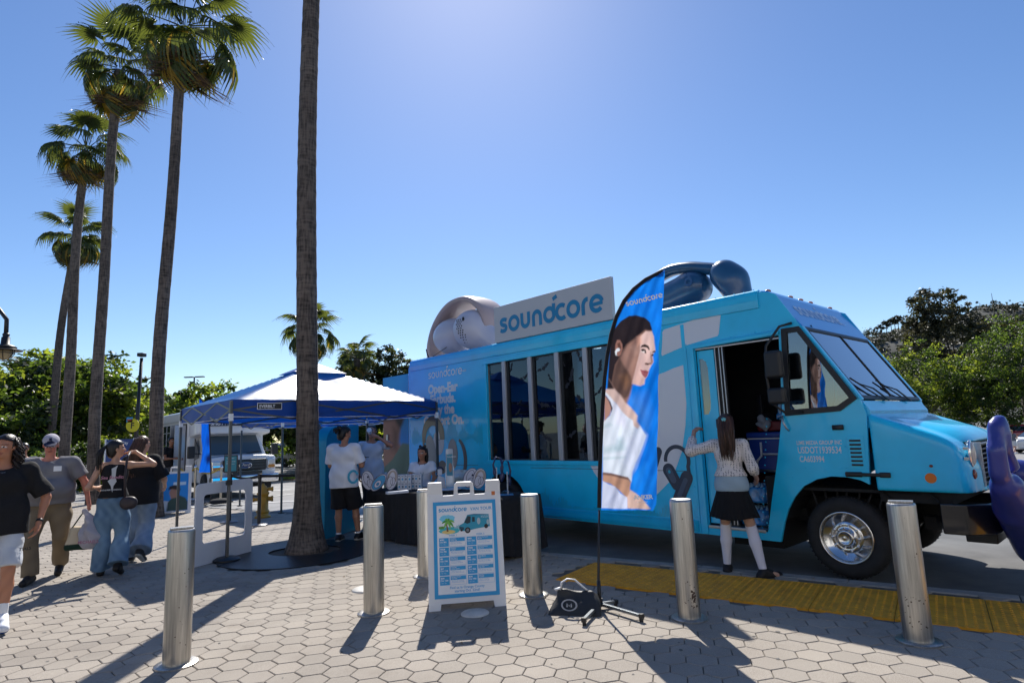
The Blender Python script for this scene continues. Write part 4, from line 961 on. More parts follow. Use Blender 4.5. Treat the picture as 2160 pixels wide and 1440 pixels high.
# hood and wing, soft-edged moulding
H_ = SDF((.30, -.10, .78), (1.30, TW+.10, 1.85), .0165); X, Y, Z = H_.full()
def smx(a, b, k): h = np.clip(.5-.5*(b-a)/k, 0, 1); return b*(1-h)+a*h+k*h*(1-h)
yy = np.abs(Y-TW/2)
top = Z-(1.645-.40*(X-.354)+.10*np.clip(1-(yy/.75)**4, 0, 1)*np.clip((X-.45)*2, 0, 1)*.7-.10*np.clip((X-.85)/.3, 0, 1)**2)
side = yy-(TW/2-.0+.0*X); front = (X-1.125-.05*np.clip(1-(yy/.9)**4, 0, 1))+.02*(Z-1.0)
f_ = smx(smx(top/1.07, side, .07), front, .16); f_ = np.maximum(f_, -(X-.357)); f_ = np.maximum(f_, -(Z-.895))
cyl_ = np.sqrt((X-.0)**2+(Z-.42)**2)-.60; f_ = np.maximum(f_, -np.where(np.abs(Y-TW/2) > .55, cyl_, 1))
seam = np.abs(Z-.975)-.003; f_ = np.where((seam < 0) & (side > -.05), f_+.004, f_)
rec = np.maximum(np.maximum(np.abs(Y-TW/2)-.72, np.abs(Z-1.13)-.20), -(X-1.0)); f_ = np.maximum(f_, -rec)
H_.F = f_.astype(np.float32)+0*(X+Y+Z).astype(np.float32); H_.build('hood', WRAP, TR, smooth_it=1)
MB().prism([(.255, 1.50), (.375, 1.50), (.375, 1.672), (.312, 1.775), (.268, 1.775)], O=(0, .04, 0), d0=0, d1=TW-.08).build('cowl', WRAP, TR)
# grille
g = MB(); g.box(1.03, 1.05, .37, TW-.37, .93, 1.33); go = g.build('grille', BLACK, TR)
for i in range(9): MB().box(1.055, 1.155, .38, TW-.38, .95+i*.044, .966+i*.044).build('grille_bar', DSTEEL, go, bevel=.005)
gf = MB()
for y0, y1 in ((.36, .385), (TW-.385, TW-.36)): gf.box(1.05, 1.165, y0, y1, .93, 1.335)
gf.build('grille_frame', ALU, go, kind='stuff')
for y in (.18, TW-.18):
    sgn = 1 if y < 1 else -1
    mb = MB(); c = Vector((1.118, y, 1.24)); mb.ellipsoid(c, (.025, .085, .125), 20, 12); lo_ = mb.build('headlight', CHROME, TR, smooth=True)
    MB().ellipsoid(c+Vector((.012, 0, 0)), (.026, .068, .105), 20, 12).build('lens', mt('lamp lens', (.55, .5, .42), .12, spec=.9), lo_, smooth=True)
    for dz in (.05, -.04): MB().box(1.09, 1.125, y-.12*sgn-.02, y-.12*sgn+.02, 1.24+dz-.012, 1.24+dz+.012).build('bracket', ALU, lo_)
    MB().ellipsoid((1.125, y-.01, 1.055), (.018, .055, .045), 16, 10).build('indicator', mt('indicator red', (.22, .04, .015), .25), TR, smooth=True)
MB().lathe([(.046, 0), (.046, .003)], 28, (.822, -.001, 1.025), (1, 0, 0), (0, 0, 1), (0, -1, 0)).build('sticker', mt('orange', (.75, .17, .01), .5), TR)
MB().ellipsoid((.838, -.004, 1.135), (.016, .012, .013), 12, 8).build('marker_lamp', mt('indicator red', (.22, .04, .015), .25), TR, smooth=True)
# bumper, tow box, chassis
mb = MB(); bp = [(.86, -.01), (1.06, -.01), (1.20, .12), (1.24, .30), (1.24, TW-.30), (1.20, TW-.12), (1.06, TW+.01), (.86, TW+.01), (.86, TW-.03), (1.05, TW-.03), (1.17, TW-.14), (1.20, TW-.3), (1.20, .30), (1.17, .14), (1.05, .03), (.86, .03)]
mb.prism(bp, O=(0, 0, .53), A=(1, 0, 0), B=(0, 1, 0), N=(0, 0, 1), d0=0, d1=.27); mb.build('bumper', mt('bumper gunmetal', (.035, .034, .036), .22, .6, coat=.6), TR, bevel=.015)
MB().box(.95, 1.19, .35, .95, .42, .54).build('tow_box', BLACK, TR, bevel=.01)
mb = MB(); mb.box(-7.7, 1.1, .55, .65, .55, .75); mb.box(-7.7, 1.1, TW-.65, TW-.55, .55, .75); mb.box(-.6, .7, .1, TW-.1, .86, .89); mb.box(-7.9, -1.5, .3, TW-.3, .30, .41)
for u in (-7, -6, -4.5, -3.4, -2.2, -.6, .62): mb.box(u, u+.1, .4, TW-.4, .5, .62)
mb.cyl((0, .3, .40), (0, TW-.3, .40), .06); mb.cyl((-5.17, .3, .42), (-5.17, TW-.3, .42), .08); mb.cyl((-3.9, .5, .42), (-2.7, .5, .42), .16); mb.cyl((.55, .25, .55), (.55, .25, .9), .05)
mb.box(-.78, -.66, .06, TW-.06, .34, 1.0); mb.box(-1.4, -.8, .4, TW-.4, .16, .32)
mb.build('chassis', CHASSISBLK, TR)
mb = MB(); mb.box(.35, .95, .1, TW-.1, .78, .885); mb.tube([(.42, .12, .93), (.55, .14, .80), (.75, .10, .90), (.85, .05, .80)], .012, 6); mb.build('engine_bay', CHASSISBLK, TR)
mb = MB()
for k in range(8): mb.tube([(-.35+k*.12, .2+.05*(k % 3), .9), (-.3+k*.1, .2, .7+.05*(k % 2)), (-.2+k*.09, .3, .55)], .012, 5)
mb.build('hose', RUBBER, TR, smooth=True)
def wheel(u, near_):
    y0 = 0.06 if near_ else TW-.06; s_ = 1 if near_ else -1
    O = (u, y0, .405); A = (1, 0, 0); B = (0, 0, 1); N = (0, -s_, 0)
    t = MB(); t.lathe([(.245, -.20), (.30, -.215), (.365, -.205), (.398, -.17), (.402, -.11), (.402, -.09), (.398, -.04), (.37, -.006), (.34, .004), (.30, .004), (.262, -.006), (.245, -.02)], 56, O, A, B, N, cap=False)
    for k in range(56):
        a = 2*pi*k/56; c = Vector(O)+Vector(A)*cos(a)*.402+Vector(B)*sin(a)*.402
        t.bar(c+Vector(N)*-.165, c+Vector(N)*-.035, .012, .008, up=(c-Vector(O))+Vector(N)*-.2)
    to = t.build('tyre', RUBBER, TR, smooth=True)
    r = MB(); r.lathe([(.255, -.03), (.262, .002), (.252, .012), (.240, .004), (.235, -.02), (.215, -.055), (.180, -.050), (.155, -.030), (.135, -.015), (.115, -.022), (.110, -.022), (.082, -.020), (.080, .022), (.060, .034), (.0575, .030), (.012, .034), (.002, .036)], 56, O, A, B, N)
    r.build('rim', mt('wheel chrome', (.72, .71, .70), .16, 1.0), to, smooth=True)
    h = MB()
    for k in range(5):
        a = 2*pi*k/5+.5; c = Vector(O)+Vector(A)*cos(a)*.198+Vector(B)*sin(a)*.198+Vector(N)*-.047; h.ellipsoid(c, (.026, .006, .018), 12, 6, Matrix.Rotation(-a+pi/2, 3, 'Y') if 1 else None)
    h.build('vent_hole', BLACK, to, smooth=True)
    h = MB()
    for k in range(10):
        a = 2*pi*k/10; c = Vector(O)+Vector(A)*cos(a)*.128+Vector(B)*sin(a)*.128; h.lathe([(.014, -.02), (.014, .006), (.008, .014), (.001, .015)], 8, c, A, B, N)
    h.build('wheel_nut', CHROME, to, smooth=True)
wheel(0, True); wheel(0, False); wheel(-5.17, True); wheel(-5.17, False)
mb = MB(); mb.lathe([(.60, 0), (.60, .5)], 30, (0, .05, .42), (1, 0, 0), (0, 0, 1), (0, 1, 0), cap=False); mb.lathe([(.57, 0), (.57, .5)], 30, (-5.17, .045, .38), (1, 0, 0), (0, 0, 1), (0, 1, 0), cap=False)
v_ = [p for p in mb.v]; fs = [f for f in mb.f if all(v_[i][2] > .42 for i in f)]; mb.f = fs; mb.mi = [0]*len(fs); mb.build('wheel_arch', CHASSISBLK, TR, kind='stuff')
# mirrors on their arm
mb = MB(); mb.tube([(-.27, -.02, 2.66), (-.38, -.09, 2.63), (-.50, -.20, 2.42), (-.52, -.22, 2.1), (-.50, -.21, 1.80), (-.40, -.12, 1.69), (-.26, -.02, 1.69)], .014, 8); ma = mb.build('mirror_arm', BLACK, TR, smooth=True)
for z0, z1, w_ in ((2.06, 2.36, .19), (1.78, 1.96, .19)):
    MB().box(-.52, -.52+w_, -.265, -.17, z0, z1).build('mirror', BLACK, ma, bevel=.035, seg=3)
mb = MB(); mb.tube([(-.20, .30, 2.65), (-.17, .38, 2.5), (-.12, .42, 2.3)], .012, 6); mo = mb.build('interior_mirror', BLACK, TR, smooth=True)
MB().box(-.18, -.06, .36, .40, 2.02, 2.33).build('mirror_glass', mt('mirror dark', (.05, .12, .14), .05, 1.0), mo, bevel=.02)
mb = MB(); mb.tube([(-.475, -.02, 1.66), (-.47, -.05, 1.60), (-.435, -.05, 1.52), (-.43, -.01, 1.50)], .010, 6); mb.build('grab_handle', ALU, TR, smooth=True)
# rear door swung open flat behind the body, printed with a man's neck and shoulder
nx_, ny_ = 34, 110; u_ = np.linspace(-8.95, -7.97, nx_); z_ = np.linspace(.42, 2.86, ny_); UU, ZZ = np.meshgrid(u_, z_); uu, zz = UU.ravel(), ZZ.ravel()
lay = [((30, 160, 215), [(-9, 2.3), (-9, 3), (-7.9, 3), (-7.9, 1.9)], .3),
 ((38, 30, 34), [(-9, 2.55), (-8.7, 2.55), (-8.35, 2.45), (-8.15, 2.25), (-8.1, 2.0), (-8.2, 1.85), (-8.35, 1.7), (-9, 1.75)], .05),
 ((150, 108, 92), [(-9, 1.95), (-8.5, 1.95), (-8.3, 1.75), (-8.35, 1.5), (-8.1, 1.3), (-8.1, 1.1), (-9, .7)], .06),
 ((95, 62, 55), [(-8.55, 1.8), (-8.35, 1.75), (-8.4, 1.3), (-8.6, 1.35)], .12),
 ((90, 112, 100), [(-9, .95), (-8.6, 1.15), (-8.2, 1.48), (-7.95, 1.45), (-7.95, .4), (-9, .4)], .02), ((66, 86, 76), [(-8.6, .4), (-8.2, 1.3), (-8.05, 1.3), (-8.1, .4)], .2)]
cc = paint(uu, zz, (20, 120, 190), lay); I = np.arange((ny_-1)*nx_).reshape(-1, nx_)[:, :-1].ravel()
PRINT = vcol('printed vinyl', .45)
ro = raw('rear_door', np.stack([uu, np.full_like(uu, -.0), zz], 1), np.stack([I, I+1, I+nx_+1, I+nx_], 1), PRINT, TR, cols=cc, smooth=False)
MB().box(-8.95, -7.97, .004, .05, .42, 2.86).build('door_core', WHT, ro)
MB().box(-8.80, -8.73, -.03, -.002, 1.52, 1.66).build('door_handle', ALU, ro, bevel=.005)
# roof sign
sb = MB(); sb.box(-5.23, -2.70, -.02, .05, ROOFZ+.03, 3.725); so = sb.build('roof_sign', mt('sign white', (.50, .53, .56), .5), TR, bevel=.006)
logo(mt('sign blue', (.005, .22, .45), .45), so, (-5.09, -.024, 3.25), .262, w=.26)
for u in (-5.1, -4, -2.9): MB().box(u, u+.05, .05, .35, ROOFZ+.02, ROOFZ+.06).build('sign_foot', ALU, so)
mb = MB(); mb.tube([(-7.35, .1, ROOFZ+.02), (-7.42, .1, ROOFZ+.12), (-7.45, .1, ROOFZ+.22)], .012, 6); mb.tube([(-7.3, .1, ROOFZ+.03), (-6.9, .2, ROOFZ+.2)], .006, 5); mb.build('antenna', BLACK, TR)
# ================================================================ TREES
BARK = mt('palm bark', (.115, .085, .065), .95, var=.55, vs=5, bump=.9, bs=26, dark=(.04, .031, .026), stretch=(1, 1, .35))
def palm_bark(m):
    n = m.node_tree; b = n.nodes['Principled BSDF']; L = n.links.new
    tc = n.nodes.new('ShaderNodeTexCoord'); mw = n.nodes.new('ShaderNodeMapping'); mw.inputs['Scale'].default_value = (5, 5, 30); L(tc.outputs['Object'], mw.inputs[0]); w = n.nodes.new('ShaderNodeTexNoise'); w.inputs['Scale'].default_value = 1; w.inputs['Detail'].default_value = 3; L(mw.outputs[0], w.inputs['Vector'])
    mp = n.nodes.new('ShaderNodeMapping'); mp.inputs['Scale'].default_value = (34, 34, 4.5); L(tc.outputs['Object'], mp.inputs[0])
    no = n.nodes.new('ShaderNodeTexNoise'); no.inputs['Scale'].default_value = 1.0; no.inputs['Detail'].default_value = 5; L(mp.outputs[0], no.inputs['Vector'])
    ad = n.nodes.new('ShaderNodeMath'); ad.operation = 'MULTIPLY_ADD'; ad.inputs[1].default_value = .75; L(w.outputs[0], ad.inputs[0]); L(no.outputs[0], ad.inputs[2])
    r = n.nodes.new('ShaderNodeValToRGB'); r.color_ramp.elements[0].position = .62; r.color_ramp.elements[1].position = 1.0
    r.color_ramp.elements[0].color = (.040, .033, .029, 1); r.color_ramp.elements[1].color = (.175, .140, .115, 1); L(ad.outputs[0], r.inputs[0])
    n3 = n.nodes.new('ShaderNodeTexNoise'); n3.inputs['Scale'].default_value = .9; n3.inputs['Detail'].default_value = 5; L(tc.outputs['Object'], n3.inputs['Vector'])
    mr = n.nodes.new('ShaderNodeMapRange'); mr.inputs[1].default_value = .35; mr.inputs[2].default_value = .65; mr.inputs[3].default_value = .6; mr.inputs[4].default_value = 1.15; L(n3.outputs[0], mr.inputs[0])
    mm = n.nodes.new('ShaderNodeMix'); mm.data_type = 'RGBA'; mm.blend_type = 'MULTIPLY'; mm.inputs[0].default_value = 1; L(r.outputs[0], mm.inputs[6]); L(mr.outputs[0], mm.inputs[7]); L(mm.outputs[2], b.inputs['Base Color'])
    bp = n.nodes.new('ShaderNodeBump'); bp.inputs['Strength'].default_value = 1; bp.inputs['Distance'].default_value = .02; L(ad.outputs[0], bp.inputs['Height']); L(bp.outputs[0], b.inputs['Normal'])
palm_bark(BARK)
FROND = thin('palm leaf', (.042, .070, .026), (.17, .20, .028), .38, .38, .5, 1.5); FRONDY = thin('old palm leaf', (.30, .20, .03), (.55, .36, .04), .45, .5, .3, 2)
DEAD = thin('dead palm leaf', (.11, .072, .045), (.14, .085, .04), .2, .8, .4, 3)
def frond_mesh(seed, droop=.5, yellow=0.0, n=26, R=.86):
    """fan leaf: stalk along +X, a disc of split folded blades with hanging tips"""
    rs = random.Random(seed); mb = MB(); pl = 1.12
    st = [(pl*t, 0, -.18*t*t*droop) for t in np.linspace(0, 1, 6)]; mb.tube(st, [.022, .018, .015, .013, .012, .011], 5)
    hub = Vector(st[-1]); tilt = -.35-droop*.5
    for k in range(n):
        a = radians(-152+304*k/(n-1)); ln = R*(.80+.25*cos(a*.55))*rs.uniform(.85, 1.08)
        d = Vector((cos(a), sin(a), 0)); side = Vector((-sin(a), cos(a), 0)); pts = []
        m = 7; w0 = .050*R
        for i in range(m+1):
            t = i/m; r = ln*t; sag = -.05*t-(max(0, t-.42)**1.5)*ln*(1.15+droop*.9)*rs.uniform(.6, 1.3)
            rr = r if t < .55 else ln*(.55+(t-.55)*(1-.75*min(1, droop*(t-.45)*2.2)))
            c = hub+Vector((cos(tilt)*d.x*rr, d.y*rr, sin(tilt)*d.x*rr*.8+sag))
            w = w0*(sin(pi*min(1, .12+t*.9))**.6)*(1 if t < .6 else (1.02-t)/.42)
            pts.append((c-side*w+Vector((0, 0, .014)), c+Vector((0, 0, -.012)), c+side*w+Vector((0, 0, .014))))
        mb.mat(1 if rs.random() < yellow else 0)
        vs = [q for p in pts for q in p]; fs = []
        for i in range(m): fs += [(3*i, 3*i+3, 3*i+4, 3*i+1), (3*i+1, 3*i+4, 3*i+5, 3*i+2)]
        mb.add(vs, fs)
    return mb
FM = [frond_mesh(1, .35).mesh('frond', [FROND, FRONDY]), frond_mesh(2, .7).mesh('frond', [FROND, FRONDY]), frond_mesh(3, 1.1, .12).mesh('frond', [FROND, FRONDY]), frond_mesh(4, .95, .6).mesh('frond', [FROND, FRONDY])]
FDEAD = frond_mesh(5, 2.2, 0, 16, .9).mesh('dead_frond', [DEAD, DEAD])
def palm(base, top, r0, r1, crown, label, seed=0, group='tall fan palms in a row', nf=32, bend=.0, flare=1.6, name='fan_palm', ln=1.0, nd=12, trunk_res=70):
    rs = random.Random(seed); t = thing(name, label, 'palm tree', base, 0, group); H = top[2]-base[2]
    dx, dy = top[0]-base[0], top[1]-base[1]; pts = []; rr = []
    for i in range(trunk_res+1):
        s = i/trunk_res; z = H*s
        pts.append((dx*s+bend*sin(pi*s)+.03*sin(s*9+seed), dy*s+.03*cos(s*8+seed), z))
        r = r0+(r1-r0)*min(1, s*1.15); r *= 1+(flare-1)*math.exp(-z/.38)
        rr.append(r*(1+.018*sin(i*2.4)+.012*rs.uniform(-1, 1)))
    MB().tube(pts, rr, 22).build('trunk', BARK, t, smooth=True)
    c = Vector(pts[-1])
    for i in range(nf):
        f = i/nf; az = i*2.39996+rs.uniform(-.45, .45); el = radians(80-145*f**.8+rs.uniform(-14, 14)); k = 0 if f < .3 else 1 if f < .6 else 2 if f < .85 else 3
        o = bpy.data.objects.new('frond', FM[k]); sc = crown*rs.uniform(.78, 1.18)*ln; o.scale = (sc, sc, sc)
        o.rotation_euler = (rs.uniform(-.25, .25), -el, az); o.location = c+Vector((cos(az)*.12, sin(az)*.12, .25-.35*f)); link(o, t)
    for i in range(nd):
        az = i*2.39996+1; o = bpy.data.objects.new('dead_frond', FDEAD); sc = crown*rs.uniform(.8, 1.15)*1.0; o.scale = (sc*.8, sc*.8, sc)
        o.rotation_euler = (rs.uniform(-.2, .2), radians(74+rs.uniform(-10, 10)), az); o.location = c+Vector((cos(az)*.16, sin(az)*.16, -.15)); link(o, t)
    return t
palm((-3.10, 9.02, -.05), (-3.22, 9.4, 15.5), .165, .12, 0.95, 'nearest palm, thick bare trunk rising out of a black tree grate past the blue canopy', 1, flare=1.95, trunk_res=150)
def ptop(px, py, Y): p = AT(px, py, Y); return tuple(p)
for (bx, by), (px, py), r0, r1, cr, lab, sd_, bend in [
    ((-8.21, 14.0), (392, 66), .155, .115, .86, 'tall palm beside the shuttle bus, its large crown cut by the top of the photo', 2, -.12),
    ((-12.34, 18.0), (254, 150), .165, .13, .82, 'palm behind the woman shading her eyes, crown partly hidden by the nearer palm', 3, -.15),
    ((-16.92, 23.0), (180, 318), .19, .15, .86, 'third palm of the left row, medium height with a brown skirt under its crown', 4, -.10),
    ((-22.97, 30.0), (158, 500), .19, .16, .84, 'farthest palm of the left row with yellowing lower leaves', 5, -.12)]:
    tp = ptop(px, py, by); palm((bx, by, float(zg(bx, by))-.03), tp, r0, r1, cr, lab, sd_, bend=bend, flare=1.25)
b = AT(655, 720, 40); palm((b[0], 40, -.6), tuple(AT(655, 700, 40)), .2, .17, 1.05, 'distant palm behind the thick trunk and blue canopy, crown showing on both sides', 6, group='palms beyond the parking lot', nf=34, nd=5)
b = AT(752, 720, 45); palm((b[0], 45, -.6), tuple(AT(753, 757, 45)), .26, .24, 0.85, 'short distant palm with spiky crown in front of the pine', 7, group='palms beyond the parking lot', nf=30, nd=3)
# tree grate round the thick palm
GR = mt('tread plate', (.018, .020, .026), .38, .5, var=.3, vs=8)
n = GR.node_tree; tc = n.nodes.new('ShaderNodeTexCoord'); mp = n.nodes.new('ShaderNodeMapping'); mp.inputs['Rotation'].default_value = (0, 0, .785); n.links.new(tc.outputs['Object'], mp.inputs[0])
ck = n.nodes.new('ShaderNodeTexChecker'); ck.inputs['Scale'].default_value = 26; n.links.new(mp.outputs[0], ck.inputs[0]); bp = n.nodes.new('ShaderNodeBump'); bp.inputs['Strength'].default_value = .8; bp.inputs['Distance'].default_value = .004; n.links.new(ck.outputs[1], bp.inputs['Height']); n.links.new(bp.outputs[0], n.nodes['Principled BSDF'].inputs['Normal'])
tg = thing('tree_grate', 'round black tread plate grate around the base of the nearest palm', 'tree grate', (-3.12, 8.82, 0))
hole = [(.04+.50*cos(a), .16+.40*sin(a)) for a in np.linspace(0, 2*pi, 33)[:-1]]
for a0, a1 in ((0, pi), (pi, 2*pi)):
    pl = [(1.04*cos(a), 1.04*sin(a)) for a in np.linspace(a0+.002, a1-.002, 40)]+[(.04+.50*cos(a), .16+.40*sin(a)) for a in np.linspace(a1, a0, 20)]
    v, f = curve_mesh(pl, (), .006); raw('grate_plate', [(p[0], p[1], p[2]+.006) for p in v], f, GR, tg, smooth=False)
MB().lathe([(.55, -.01), (.55, -.008)], 32, (.04, .16, 0)).build('soil', SOIL, tg)
# leafy crowns: tens of thousands of leaf faces in clumps, with limbs inside
def crown(name, blobs, leaf, n, mats, parent, seed=0, flat=.6, clump=.55, wts=None, hollow=.55):
    """blobs: (x, y, z, rx, ry, rz); leaves gather in clumps spread through each blob's outer shell"""
    r = np.random.RandomState(seed); vol = np.array([b[3]*b[4]+b[3]*b[5] for b in blobs]); vol = vol/vol.sum(); C = []
    for b, w in zip(blobs, vol):
        nc = max(6, int(n*w/45)); d = r.normal(size=(nc, 3)); d /= np.linalg.norm(d, axis=1)[:, None]; rad = hollow+(1-hollow)*r.rand(nc)**.6
        lump = 1+.14*np.sin(d[:, 0]*5+seed)+.12*np.sin(d[:, 1]*7+d[:, 2]*6+seed*2)
        C.append(np.array(b[:3])+d*rad[:, None]*lump[:, None]*np.array(b[3:6]))
    C = np.concatenate(C); m = n//len(C)+1
    P = np.repeat(C, m, 0); cs = clump*r.uniform(.5, 1.2, (len(C), 1)); P = P+r.normal(size=P.shape)*np.repeat(cs, m, 0)*.45*np.array([1, 1, .65])
    N = len(P); u = r.normal(size=(N, 3)); u[:, 2] *= flat; u /= np.linalg.norm(u, axis=1)[:, None]; w = r.normal(size=(N, 3)); w = np.cross(u, w); w /= np.linalg.norm(w, axis=1)[:, None]
    s = leaf*r.uniform(.6, 1.3, (N, 1)); bend = np.array([0, 0, -.25])*s
    V = np.stack([P-u*s, P-w*s*.45, P+u*s+bend, P+w*s*.45], 1).reshape(-1, 3); F = np.arange(N*4).reshape(N, 4)
    me = bpy.data.meshes.new(name); me.vertices.add(len(V)); me.vertices.foreach_set('co', V.astype(np.float32).ravel())
    me.loops.add(N*4); me.loops.foreach_set('vertex_index', F.ravel().astype(np.int32)); me.polygons.add(N); me.polygons.foreach_set('loop_start', np.arange(0, N*4, 4, dtype=np.int32)); me.polygons.foreach_set('loop_total', np.full(N, 4, np.int32))
    for q in mats: me.materials.append(q)
    cm = np.repeat(r.choice(len(mats), len(C), p=wts), m); me.polygons.foreach_set('material_index', cm.astype(np.int32)); me.update(); me.validate()
    return link(bpy.data.objects.new(name, me), parent)
def limbs(parent, base_r, h, blobs, mat_, seed=0, n=9, lean=(0, 0)):
    rs = random.Random(seed); fork = h*.45
    MB().tube([(0, 0, -.2), (lean[0]*.2, lean[1]*.2, fork*.5), (lean[0]*.5, lean[1]*.5, fork)], [base_r*1.3, base_r, base_r*.8], 9).build('trunk', mat_, parent, smooth=True)
    for i in range(n):
        b = blobs[i % len(blobs)]; e = Vector((b[0]+rs.uniform(-.5, .5)*b[3], b[1]+rs.uniform(-.5, .5)*b[4], b[2]+rs.uniform(-.2, .6)*b[5])); s_ = Vector((lean[0]*.5, lean[1]*.5, fork*rs.uniform(.7, 1)))
        m = (s_+e)/2+Vector((rs.uniform(-.4, .4), rs.uniform(-.4, .4), -.3)); MB().tube([s_, m, e], [base_r*.45, base_r*.28, base_r*.08], 6).build('limb', mat_, parent, smooth=True)
LG = [thin('leaf mid green', (.042, .075, .016), (.19, .29, .03), .45), thin('leaf dark green', (.018, .034, .010), (.05, .085, .012), .35), thin('leaf yellow green', (.10, .14, .02), (.42, .50, .04), .5)]
LD = [thin('leaf olive', (.045, .048, .022), (.09, .09, .025), .35), thin('leaf dark olive', (.022, .026, .014), (.04, .045, .015), .3), thin('leaf grey olive', (.075, .075, .045), (.12, .11, .05), .35)]
LP = [thin('needle green', (.045, .062, .022), (.13, .15, .035), .35), thin('needle dark', (.020, .030, .012), (.05, .06, .02), .3)]
TB = mt('pale bark', (.20, .18, .16), .9, var=.4, vs=4, bump=.6, bs=20); TBD = mt('dark bark', (.06, .05, .042), .95, var=.4, bump=.6, bs=20)
def tree(label, base, H, blobs, leaf, n, mats, seed, bark=TB, group=None, name='broadleaf_tree', clump=.6, wts=None, nl=10, br=.2, hollow=.5, sc=1.0):
    blobs = [tuple(v*sc for v in b_) for b_ in blobs]; leaf *= sc**.6; clump *= sc; br *= sc; H *= sc
    t = thing(name, label, 'tree', (base[0], base[1], float(zg(base[0], base[1]))), 0, group)
    crown('crown', blobs, leaf, n, mats, t, seed, clump=clump, wts=wts, hollow=hollow); limbs(t, br, H, blobs, bark, seed, nl); return t
R35 = AT(150, 900, 34)
tree('large rounded tree with yellow-green top behind the left row of palms', (R35[0]-.5, 34), 7.5, [(0, 0, 4.6, 4.0, 3.4, 2.9), (-3.0, -.5, 4.0, 2.6, 2.6, 2.3), (3.0, 0, 3.9, 2.2, 2.4, 2.2), (-.8, .5, 5.6, 2.4, 2.2, 1.9)], .17, 30000, LG, 11, wts=[.45, .33, .22], br=.22)
b = AT(-10, 900, 30); tree('green tree cut by the left edge behind the lamp', (b[0], 30), 6, [(0, 0, 3.6, 2.6, 2.4, 2.6), (1.6, 0, 2.6, 2, 2, 1.8)], .16, 9000, LG, 12, wts=[.45, .4, .15])
b = AT(420, 900, 46); tree('broad clipped tree with bright top behind the shuttle bus', (b[0], 46), 6.5, [(0, 0, 4.2, 4.0, 3.0, 2.4), (-4.0, 0, 3.6, 2.6, 2.4, 2.0), (2.8, 0, 3.6, 2.2, 2.2, 1.9)], .18, 22000, LG, 13, wts=[.4, .32, .28])
b = AT(300, 900, 40); tree('dark green tree between the F sign pole and the tall palm', (b[0], 40), 5, [(0, 0, 3.1, 2.4, 2.2, 2.0), (1.5, 0, 2.2, 1.6, 1.6, 1.6)], .17, 8000, LG, 14, wts=[.5, .45, .05])
b = AT(620, 900, 40); tree('dark tree shading the parked cars left of the thick trunk', (b[0], 42), 6, [(0, 0, 3.9, 4.2, 3.2, 2.0), (-3.4, 1, 3.6, 2.2, 2.4, 1.8), (3.4, 1, 3.7, 2.6, 2.4, 1.9), (7, 1, 3.6, 2.8, 2.4, 2.0), (1, 2, 2.2, 3.5, 2, 1.4)], .19, 24000, LG, 15, TBD, wts=[.35, .6, .05], hollow=.3, br=.15)
b = AT(775, 900, 52); tree('tall feathery pine behind the short palm and the canopy', (b[0], 52), 9.5, [(0, 0, 6.2, 2.8, 2.4, 3.0), (-2.8, 0, 5.6, 2.6, 2.4, 2.3), (2.6, 0, 5.7, 2.5, 2.2, 2.6), (0, 0, 3.4, 5.0, 3, 2.6), (1.8, 0, 8.2, 1.4, 1.2, 1.6), (-1.0, 0, 8.3, 1.5, 1.2, 1.5), (4.2, 0, 6.6, 1.6, 1.5, 2.0)], .17, 36000, LP, 16, TBD, name='pine_tree', clump=.5, wts=[.6, .4])
b = AT(2035, 900, 85); tree('tall dark olive eucalyptus rising highest behind the truck windscreen', (b[0], 85), 13, [(0, 0, 9.2, 3.4, 3.4, 3.6), (-1.2, 0, 12.2, 2.2, 2, 2.3), (-3.0, 0, 9.2, 1.9, 2.0, 3.6), (5.0, 0, 8.6, 3.6, 3, 2.8), (9.5, 0, 8.2, 4, 3, 3.0), (3.0, 0, 5.0, 6, 3, 3)], .20, 42000, LD, 17, TBD, name='eucalyptus_tree', sc=1.45, clump=.6, wts=[.4, .35, .25], nl=14)
b = AT(1880, 900, 80); tree('low dark tree just behind the windscreen pillar', (b[0], 80), 7, [(0, 0, 4.4, 2.6, 2.4, 3.0), (-3.5, 0, 3.2, 2.6, 2.4, 2.6)], .17, 16000, LD, 18, TBD, sc=1.4, wts=[.35, .5, .15])
b = AT(1832, 900, 62); tree('dark conifer tip poking up behind the truck roof', (b[0], 62), 11, [(-.6, 0, 8.4, 1.6, 1.5, 3.2), (.9, 0, 9.6, .9, .9, 2.2), (0, 0, 4, 2.4, 2, 3.5)], .15, 8000, LP, 19, TBD, name='conifer_tree', wts=[.2, .8])
b = AT(1950, 900, 64); tree('rounded bushy tree with yellow-green top behind the hood', (b[0], 64), 5.4, [(0, 0, 4.0, 2.6, 2.2, 2.1), (2.2, 0, 3.5, 1.8, 2, 1.9), (-2.2, 0, 3.6, 1.7, 1.8, 1.7), (0, 0, 1.9, 4.2, 2.2, 1.8)], .095, 34000, LG, 20, wts=[.40, .30, .30], group=None, sc=1.66, clump=.45)
b = AT(2150, 900, 60); tree('large glossy green tree at the right edge of the photo', (b[0]+1.0, 60), 6.6, [(0, 0, 4.6, 2.6, 2.2, 2.4), (-2.0, 0, 3.6, 1.9, 1.8, 1.9), (2.6, 0, 4.6, 2.6, 2.4, 2.4), (-.2, 0, 2.4, 3.6, 2, 1.7)], .10, 34000, LG, 21, wts=[.55, .38, .07], sc=1.75, clump=.45)
